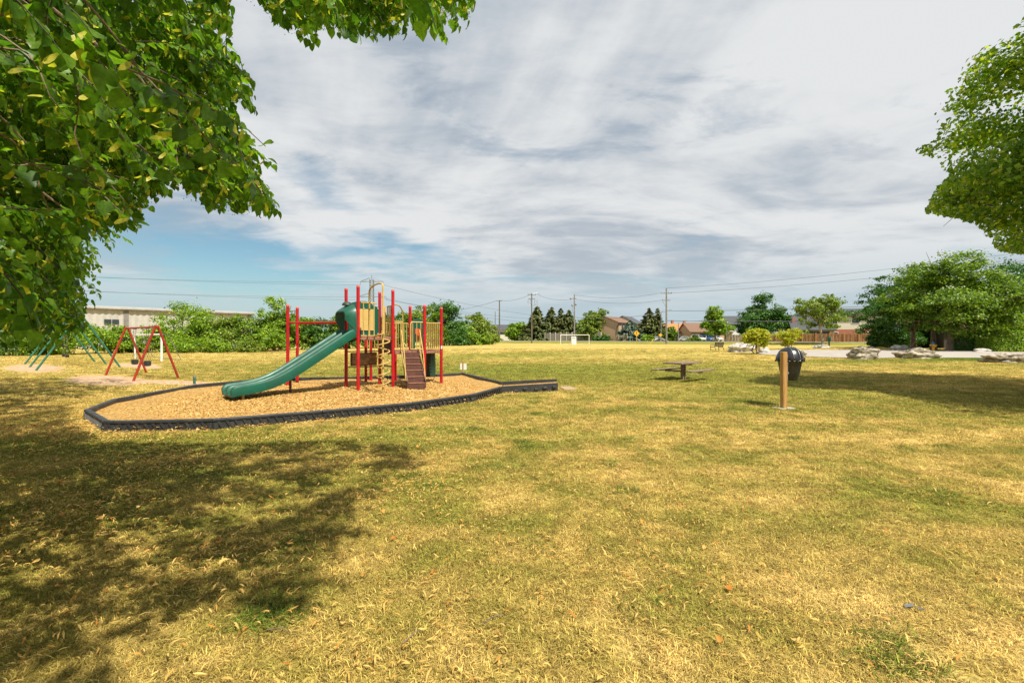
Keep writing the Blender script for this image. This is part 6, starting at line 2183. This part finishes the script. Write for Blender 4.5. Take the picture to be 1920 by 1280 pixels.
allp = np.concatenate([Pv, Po[:900]])
for i in range(70):
    e = Vector(allp[rng.integers(0, len(Pv)) if i < 46 else rng.integers(len(Pv), len(allp))] - org)
    st_ = Vector((.1, .1, float(rng.uniform(2.2, 6.5))))
    if (e - st_).length < 2.2:
        continue
    md = st_.lerp(e, .45) + Vector((0, 0, .10 * (e - st_).length))
    m2 = st_.lerp(e, .78) + Vector((0, 0, .06 * (e - st_).length))
    q = float(rng.uniform(.035, .075))
    chk = np.array([list(v) for v in (md, m2, e)]) + org
    if not (view_ok(chk).all() and shadow_ok(chk).all()):
        continue
    if (Vector(chk[1]) - Vector((0, 0, H))).length < 1.6 or (Vector(chk[0]) - Vector((0, 0, H))).length < 1.6:
        continue
    mb.tube([st_, md, m2, e], [q * 1.3, q * .7, q * .35, .006], 7)
    for k2 in range(7):
        b0 = md.lerp(e, float(rng.uniform(0.1, .95)))
        e2 = b0 + Vector(rng.normal(size=3)) * .32 + Vector((0, 0, -.12))
        if view_ok(np.array([list(e2)]) + org).all():
            mb.tube([b0, b0.lerp(e2, .5) + Vector((0, 0, .03)), e2], [.012, .008, .003], 5)
mb.build('branch', BARK, lin, smooth=True)

# the neighbour linden on the far left
T2 = np.array([-17.5, 9.5])
lin2 = thing('linden_tree', 'second linden behind, small-leaved foliage low at the left edge', 'tree', (T2[0], T2[1], 0))
c2 = crown_sample(16000, (-17.0, 9.8, 5.6), (6.6, 6.6, 4.6), None)
c2 = c2[(c2[:, 2] > 1.2)]
c2 = c2[view_ok(c2) & shadow_ok(c2)][:4200]
org2 = np.array([T2[0], T2[1], 0.0])
V, Fc, Rn = sprigs_mesh(c2 - org2, *place_sprigs(c2, T2), rng.uniform(1.0, 1.6, len(c2)), TEMPS_FAR, rng)
link('crown', np_mesh('crown', V, Fc, Rn), L_LIND, lin2)
MB().tube([(0, 0, -.3), (0, 0, .1), (0, 0, .8), (.1, .05, 2.4), (.0, .1, 5), (0, .0, 9)], [.42, .32, .25, .22, .16, .03], 12).build('trunk', BARK, lin2, smooth=True)
mb = MB()
for i in range(26):
    e = Vector(c2[rng.integers(0, len(c2))] - org2)
    st_ = Vector((0, 0, float(rng.uniform(2, 5))))
    mb.tube([st_, st_.lerp(e, .5) + Vector((0, 0, .4)), e], [.07, .04, .01], 6)
mb.build('branch', BARK, lin2, smooth=True)

# ------------------------------------------------------------------ the maple at the upper right
SILR = [(2600, -900), (1935, -900), (1932, 20), (1905, 48), (1880, 72), (1838, 92), (1802, 118), (1798, 142), (1766, 168), (1750, 222), (1760, 262), (1712, 280), (1752, 300), (1782, 330), (1756, 350), (1734, 398), (1790, 408), (1832, 420), (1852, 446), (1876, 472), (1940, 478), (2600, 520)]
SHDR = [(1385, 716), (1480, 694), (1700, 686), (1930, 683), (2600, 690), (2600, 900), (1930, 806), (1860, 790), (1800, 776), (1720, 750), (1640, 734), (1500, 728)]


def shadow_r(Pw):
    gxp = Pw[:, 0] - SK.x * Pw[:, 2]
    gyp = Pw[:, 1] - SK.y * Pw[:, 2]
    sx_ = CX + gxp / np.maximum(gyp, .6) * F
    sy_ = HY + H / np.maximum(gyp, .6) * F
    infr = (gyp > .6) & (sx_ < 1925) & (sx_ > 0) & (sy_ < 1300)
    return ~infr | inpoly(sx_, sy_, SHDR)


TM = np.array([18.2, 11.0])
mr = thing('maple_tree', 'tall yellowing maple reaching in from the upper right edge', 'maple', (TM[0], TM[1], 0), 0, 'maples beyond the driveway')
n = 60000
bgh = crown_sample(230, (18.3, 11.8, 8.0), (7.4, 7.4, 5.0), None)
cl = np.repeat(bgh, 15, 0) + rng.normal(size=(230 * 15, 3)) * np.array([.50, .50, .20])
pxc, pyc = proj(cl)
cl = cl[(cl[:, 2] > 3.2) & shadow_r(cl)]
pxc, pyc = proj(cl)
okr = ~((pxc < 1925) & (pxc > 0) & (pyc > -30)) | inpoly(pxc, pyc, SILR)
cl = cl[okr]
per = 46
pts = np.repeat(cl, per, 0)
off = rng.normal(size=pts.shape) * np.array([.36, .36, .15])
pts = pts + off
pxc, pyc = proj(pts)
okr = ~((pxc < 1925) & (pxc > 0) & (pyc > -30)) | inpoly(pxc, pyc, SILR)
okr &= shadow_r(pts)
pts, off = pts[okr], off[okr]
outv = norm(pts - np.array([18, 11, 7.0])) * .5 + norm(off) * .4 + np.array([0, 0, .6]) + .55 * rng.normal(size=pts.shape)
V, Fc = leaf_quads(pts - np.array([TM[0], TM[1], 0]), outv, .135, rng, aspect=.8)
tone = rng.uniform(0, .78, len(pts))
tone = np.where(rng.uniform(size=len(pts)) < .14, 1.0, tone)
link('crown', np_mesh('crown', V, Fc, np.repeat(tone, 4)), L_MAPLE2, mr)
MB().tube([(0, 0, -.3), (0, 0, .1), (0, 0, 1), (.05, .05, 3), (0, 0, 6), (0, 0, 10.5)], [.48, .36, .28, .24, .16, .03], 12).build('trunk', BARK, mr, smooth=True)
mb = MB()
for i in range(60):
    e = Vector(cl[rng.integers(0, len(cl))] - np.array([TM[0], TM[1], 0]))
    st_ = Vector((0, 0, float(rng.uniform(2.6, 7))))
    md = st_.lerp(e, .5) + Vector((0, 0, .3))
    mb.tube([st_, md, e], [.07, .04, .01], 6)
    for k2 in range(4):
        b0 = md.lerp(e, float(rng.uniform(.1, .9)))
        mb.tube([b0, b0 + Vector(rng.normal(size=3)) * .5], [.018, .005], 5)
mb.build('branch', BARK, mr, smooth=True)

# ================================================================== SCATTER: grass, fallen bracts and leaves, chips
def template_collection(name, meshes, mat):
    c = bpy.data.collections.new(name)
    for i, m_ in enumerate(meshes):
        m_.materials.append(mat)
        c.objects.link(bpy.data.objects.new('%s_%d' % (name, i), m_))
    return c


def scatter(name, pts, rot, scl, idx_, tint_, coll, label, loc=(0, 0, 0)):
    me_ = bpy.data.meshes.new(name)
    me_.vertices.add(len(pts))
    me_.vertices.foreach_set('co', np.asarray(pts, np.float32).ravel())
    for nm, typ, key, val in (('rot', 'FLOAT_VECTOR', 'vector', rot), ('scl', 'FLOAT', 'value', scl), ('idx', 'INT', 'value', idx_), ('tint', 'FLOAT', 'value', tint_)):
        a_ = me_.attributes.new(nm, typ, 'POINT')
        a_.data.foreach_set(key, np.asarray(val, np.int32 if typ == 'INT' else np.float32).ravel())
    ng = bpy.data.node_groups.new(name, 'GeometryNodeTree')
    ng.interface.new_socket('Geometry', in_out='INPUT', socket_type='NodeSocketGeometry')
    ng.interface.new_socket('Geometry', in_out='OUTPUT', socket_type='NodeSocketGeometry')
    gi = ng.nodes.new('NodeGroupInput')
    go = ng.nodes.new('NodeGroupOutput')
    ip = ng.nodes.new('GeometryNodeInstanceOnPoints')
    ci = ng.nodes.new('GeometryNodeCollectionInfo')
    ci.inputs[0].default_value = coll
    ci.inputs[1].default_value = True
    ci.inputs[2].default_value = True
    L_ = ng.links.new
    L_(gi.outputs[0], ip.inputs['Points'])
    L_(ci.outputs[0], ip.inputs['Instance'])
    ip.inputs['Pick Instance'].default_value = True
    for nm, typ, sock in (('idx', 'INT', 'Instance Index'), ('rot', 'FLOAT_VECTOR', 'Rotation'), ('scl', 'FLOAT', 'Scale')):
        na = ng.nodes.new('GeometryNodeInputNamedAttribute')
        na.data_type = typ
        na.inputs[0].default_value = nm
        L_(na.outputs[0], ip.inputs[sock])
    L_(ip.outputs[0], go.inputs[0])
    o = link(name, me_, None)
    md = o.modifiers.new('scatter', 'NODES')
    md.node_group = ng
    return tag(o, label, kind='stuff')


def tuft_mesh(rs, nb=26, rad=.085, hgt=.033):
    V, Fq, rn = [], [], []
    for i in range(nb):
        a_, r_ = rs.uniform(0, 6.283), rad * math.sqrt(rs.uniform(0, 1))
        b0 = np.array([r_ * math.cos(a_), r_ * math.sin(a_), -.004])
        d_ = rs.uniform(0, 6.283)
        ln = rs.uniform(.5, 2.1)
        h_ = hgt * rs.uniform(.45, 1.25)
        dirv = np.array([math.cos(d_), math.sin(d_), 0])
        sd = np.array([-math.sin(d_), math.cos(d_), 0]) * rs.uniform(.0014, .0028)
        p1 = b0 + dirv * h_ * .35 * ln + np.array([0, 0, h_ * .62])
        p2 = b0 + dirv * h_ * 1.05 * ln + np.array([0, 0, h_ * (1.0 - .28 * ln)])
        o = len(V)
        V += [b0 - sd, b0 + sd, p1 + sd * .9, p1 - sd * .9, p2 + sd * .25, p2 - sd * .25]
        Fq += [(o, o + 1, o + 2, o + 3), (o + 3, o + 2, o + 4, o + 5)]
        rn += [rs.uniform(0, 1)] * 6
    return np_mesh('tuft', np.array(V), np.array(Fq), rn)


rs = np.random.default_rng(55)
tufts = template_collection('grass_tuft', [tuft_mesh(rs) for _ in range(8)], M_BLADE)
playpoly = [(p.x, p.y) for p in poly]


drivepoly = [tuple(p) for p in nr] + [tuple(p) for p in fr[::-1]]


def lawn_points(y0, y1, dens, margin=3.6):
    area_w = 2 * (1.16 * y1 + margin)
    n_ = int(dens * area_w * (y1 - y0))
    x_ = rs.uniform(-area_w / 2, area_w / 2, n_)
    y_ = rs.uniform(y0, y1, n_)
    ok = (np.abs(x_) < 1.14 * y_ + margin) & ~inpoly(x_, y_, playpoly)
    ok &= ~inpoly(x_, y_, drivepoly)
    ok &= mask(x_, y_, BARE) < rs.uniform(.15, .55, n_)
    return np.stack([x_[ok], y_[ok]], 1)


bands = [(1.3, 4.2, 600, .82), (4.2, 7.5, 320, .95), (7.5, 13, 130, 1.3), (13, 22, 45, 1.7), (22, 36, 15, 2.2), (36, 60, 4, 2.6)]
PP, SS = [], []
for y0, y1, dn, sc_ in bands:
    q = lawn_points(y0, y1, dn)
    PP.append(q)
    SS.append(np.full(len(q), sc_) * rs.uniform(.75, 1.25, len(q)))
PP, SS = np.concatenate(PP), np.concatenate(SS)
zg = g(PP[:, 0], PP[:, 1])
tnt = green_mask(PP[:, 0], PP[:, 1])
# low weeds: small tight patches of greener, broader tufts
wx = rs.uniform(-9, 13, 90)
wy = rs.uniform(2.2, 13, 90)
wk = rs.integers(5, 22, 90)
WP = np.stack([np.repeat(wx, wk), np.repeat(wy, wk)], 1) + rs.normal(size=(wk.sum(), 2)) * np.repeat(rs.uniform(.05, .16, 90), wk)[:, None]
WP = WP[~inpoly(WP[:, 0], WP[:, 1], playpoly)]
PP = np.concatenate([PP, WP])
SS = np.concatenate([SS, rs.uniform(1.0, 1.5, len(WP))])
tnt = np.concatenate([tnt, rs.uniform(.8, 1.5, len(WP))])
zg = g(PP[:, 0], PP[:, 1])
n_ = len(PP)
scatter('grass', np.stack([PP[:, 0], PP[:, 1], zg], 1), np.stack([rs.normal(0, .08, n_), rs.normal(0, .08, n_), rs.uniform(0, 6.283, n_)], 1), SS, rs.integers(0, 8, n_), tnt, tufts, 'short dry lawn grass, straw blades mixed with green')


def bract_mesh(rs):
    V, Fq = [], []
    L_ = rs.uniform(.055, .085)
    bend, tw_ = rs.uniform(-.3, .3), rs.uniform(-.5, .5)
    for i, q in enumerate(np.linspace(0, 1, 5)):
        wd = (.0015, .0056, .0065, .0056, .0015)[i]
        c = np.array([(q - .5) * L_, bend * L_ * (q - .5) ** 2 * 2, .006 + .010 * math.sin(q * 3.1)])
        a_ = tw_ * (q - .5) * 2
        V += [c + np.array([0, wd * math.cos(a_), wd * math.sin(a_)]), c - np.array([0, wd * math.cos(a_), wd * math.sin(a_)])]
        if i:
            Fq.append((2 * i - 2, 2 * i - 1, 2 * i + 1, 2 * i))
    return np_mesh('bract', np.array(V), np.array(Fq))


def deadleaf_mesh(rs):
    hv = np.array([(0.0, 0, 0), (.5, 0, .02), (1.0, 0, .05), (-.07, .22, .05), (.24, .45, .20), (.66, .29, .16), (-.07, -.22, .05), (.24, -.45, .22), (.66, -.29, .12)]) * .06
    hv[:, 2] *= rs.uniform(.5, 2.2)
    hv[:, 2] += .012
    return np_mesh('dead_leaf', hv - np.array([.03, 0, 0]), np.array([(0, 1, 4, 3), (1, 2, 5, 4), (0, 6, 7, 1), (1, 7, 8, 2)]))


M_BRACT = tint_mat('fallen_bract', [(0, (0.62, 0.40, 0.11)), (.45, (0.74, 0.50, 0.16)), (.75, (0.62, 0.32, 0.07)), (1.0, (0.46, 0.17, 0.03))])
litter = template_collection('fallen_bract', [bract_mesh(rs) for _ in range(7)], M_BRACT)
dead = template_collection('dead_leaf', [deadleaf_mesh(rs) for _ in range(4)], M_BRACT)


def lit_dens(x_, y_):
    d_ = np.exp(-(((x_ + 5.5) / 5.0) ** 2 + ((y_ - 4.5) / 5.0) ** 2)) + .07 * np.exp(-((x_ / 6) ** 2 + ((y_ - 3) / 4) ** 2)) + .5 * np.exp(-(((x_ + 10.2) / 2.5) ** 2 + ((y_ - 9) / 3.5) ** 2))
    d_ += 1.2 * np.exp(-(((x_ + 8.4) / 1.3) ** 2 + ((y_ - 8.2) / .8) ** 2)) + .12 * np.exp(-(((x_ - 15) / 7) ** 2 + ((y_ - 14) / 7) ** 2)) + .016
    return d_


n_ = 420000
x_ = rs.uniform(-14, 14, n_)
y_ = rs.uniform(1.4, 16, n_)
clmp = .5 + .8 * np.sin(x_ * 2.1 + 1.3 * np.sin(y_ * 1.7)) * np.sin(y_ * 2.3 + np.sin(x_ * 1.3))
ok = (rs.uniform(size=n_) < np.clip(lit_dens(x_, y_) * np.clip(clmp, .25, 1.3), 0, 1) * .62) & ~inpoly(x_, y_, playpoly) & (np.abs(x_) < 1.16 * y_ + 1.2)
x_, y_ = x_[ok], y_[ok]
n_ = len(x_)
scatter('fallen_bracts', np.stack([x_, y_, g(x_, y_) + rs.uniform(.026, .048, n_)], 1), np.stack([rs.normal(0, .3, n_), rs.normal(0, .3, n_), rs.uniform(0, 6.283, n_)], 1), rs.uniform(.42, .85, n_), rs.integers(0, 7, n_), np.clip(rs.normal(.50, .28, n_), 0, 1), litter, 'curled tan linden bracts fallen on the shaded lawn')
n_ = 2600
x_ = rs.uniform(-12, 9, n_)
y_ = rs.uniform(1.6, 12, n_)
ok = (rs.uniform(size=n_) < np.clip(lit_dens(x_, y_), 0, 1) * .45) & ~inpoly(x_, y_, playpoly)
x_, y_ = x_[ok], y_[ok]
n_ = len(x_)
scatter('dead_leaves', np.stack([x_, y_, g(x_, y_) + rs.uniform(.02, .045, n_)], 1), np.stack([rs.normal(0, .35, n_), rs.normal(0, .35, n_), rs.uniform(0, 6.283, n_)], 1), rs.uniform(.4, .95, n_), rs.integers(0, 4, n_), np.clip(rs.normal(.75, .18, n_), 0, 1), dead, 'curled orange-brown dead leaves on the lawn')


def chip_mesh(rs):
    a_, b_, c_ = rs.uniform(.018, .045), rs.uniform(.007, .014), rs.uniform(.003, .006)
    m_ = MB()
    m_.hexa([(-a_, -b_ * .7, 0), (a_, -b_, 0), (a_ * .8, b_, 0), (-a_ * .9, b_ * .8, 0), (-a_ * .9, -b_ * .7, c_), (a_, -b_ * .8, c_), (a_ * .7, b_, c_), (-a_, b_ * .6, c_)])
    return m_.mesh('chip')


M_CHIP = tint_mat('wood_chip', [(0, (0.20, 0.09, 0.022)), (.3, (0.42, 0.23, 0.058)), (.7, (0.62, 0.40, 0.13)), (1.0, (0.76, 0.56, 0.26))], .85, .05)
chips = template_collection('wood_chip', [chip_mesh(rs) for _ in range(6)], M_CHIP)
n_ = 60000
x_ = rs.uniform(-11, 2.0, n_)
y_ = rs.uniform(7.5, 20.2, n_)
ok = inpoly(x_, y_, playpoly)
x_, y_ = x_[ok], y_[ok]
n_ = len(x_)
z_ = np.array([chip_h(a_, b_, .5) for a_, b_ in zip(x_, y_)])
# chips kicked out over the border
kx, ky = [], []
for q in range(900):
    p = dense[int(rs.integers(0, nD))]
    o_ = (p - chipc).normalized() * (abs(rs.normal(0, .22)) + .05)
    kx.append(p.x + o_.x + rs.normal(0, .1))
    ky.append(p.y + o_.y + rs.normal(0, .1))
kx, ky = np.array(kx), np.array(ky)
ko = ~inpoly(kx, ky, playpoly)
x_, y_, z_ = np.concatenate([x_, kx[ko]]), np.concatenate([y_, ky[ko]]), np.concatenate([z_, np.full(ko.sum(), .03)])
n_ = len(x_)
scatter('wood_chips', np.stack([x_, y_, z_ + rs.uniform(0, .012, n_)], 1), np.stack([rs.normal(0, .35, n_), rs.normal(0, .35, n_), rs.uniform(0, 6.283, n_)], 1), rs.uniform(.7, 1.3, n_), rs.integers(0, 6, n_), np.clip(rs.normal(.55, .25, n_), 0, 1), chips, 'loose golden wood chips lying on the play bed')

# a few dry twigs on the lawn
for i, (x1, y1, x2, y2, lab) in enumerate([(905, 1168, 945, 1152, 'thin dark twig on the lawn near the bottom centre'), (755, 1205, 790, 1180, 'thin dark twig on the lawn left of the bottom centre'), (500, 1180, 545, 1186, 'thin dark twig in the lower left shade')]):
    p, q = gnd(x1, y1, .025), gnd(x2, y2, .03)
    m_ = (p + q) / 2 + Vector((0.01, .02, .01))
    single('dry_twig', MB().tube([p, m_, q], [.004, .0035, .002], 6), BARK, tuple(p), lab, 'twig', smooth=True)
lw = gnd(1706, 1138, .02)
wr = thing('litter_wrapper', 'scrap of crumpled blue and white wrapper on the lawn', 'litter', tuple(lw))
MB().slab([(-.03, 0, 0), (.0, -.012, .012), (.035, .004, .006), (.03, .02, .014), (-.02, .02, .004)], (0, 0, .002)).build('foil', STEEL, wr)
MB().slab([(.03, -.03, 0), (.055, -.04, .010), (.06, -.02, .006), (.035, -.012, .012)], (0, 0, .002)).build('torn_corner', WIRE, wr)
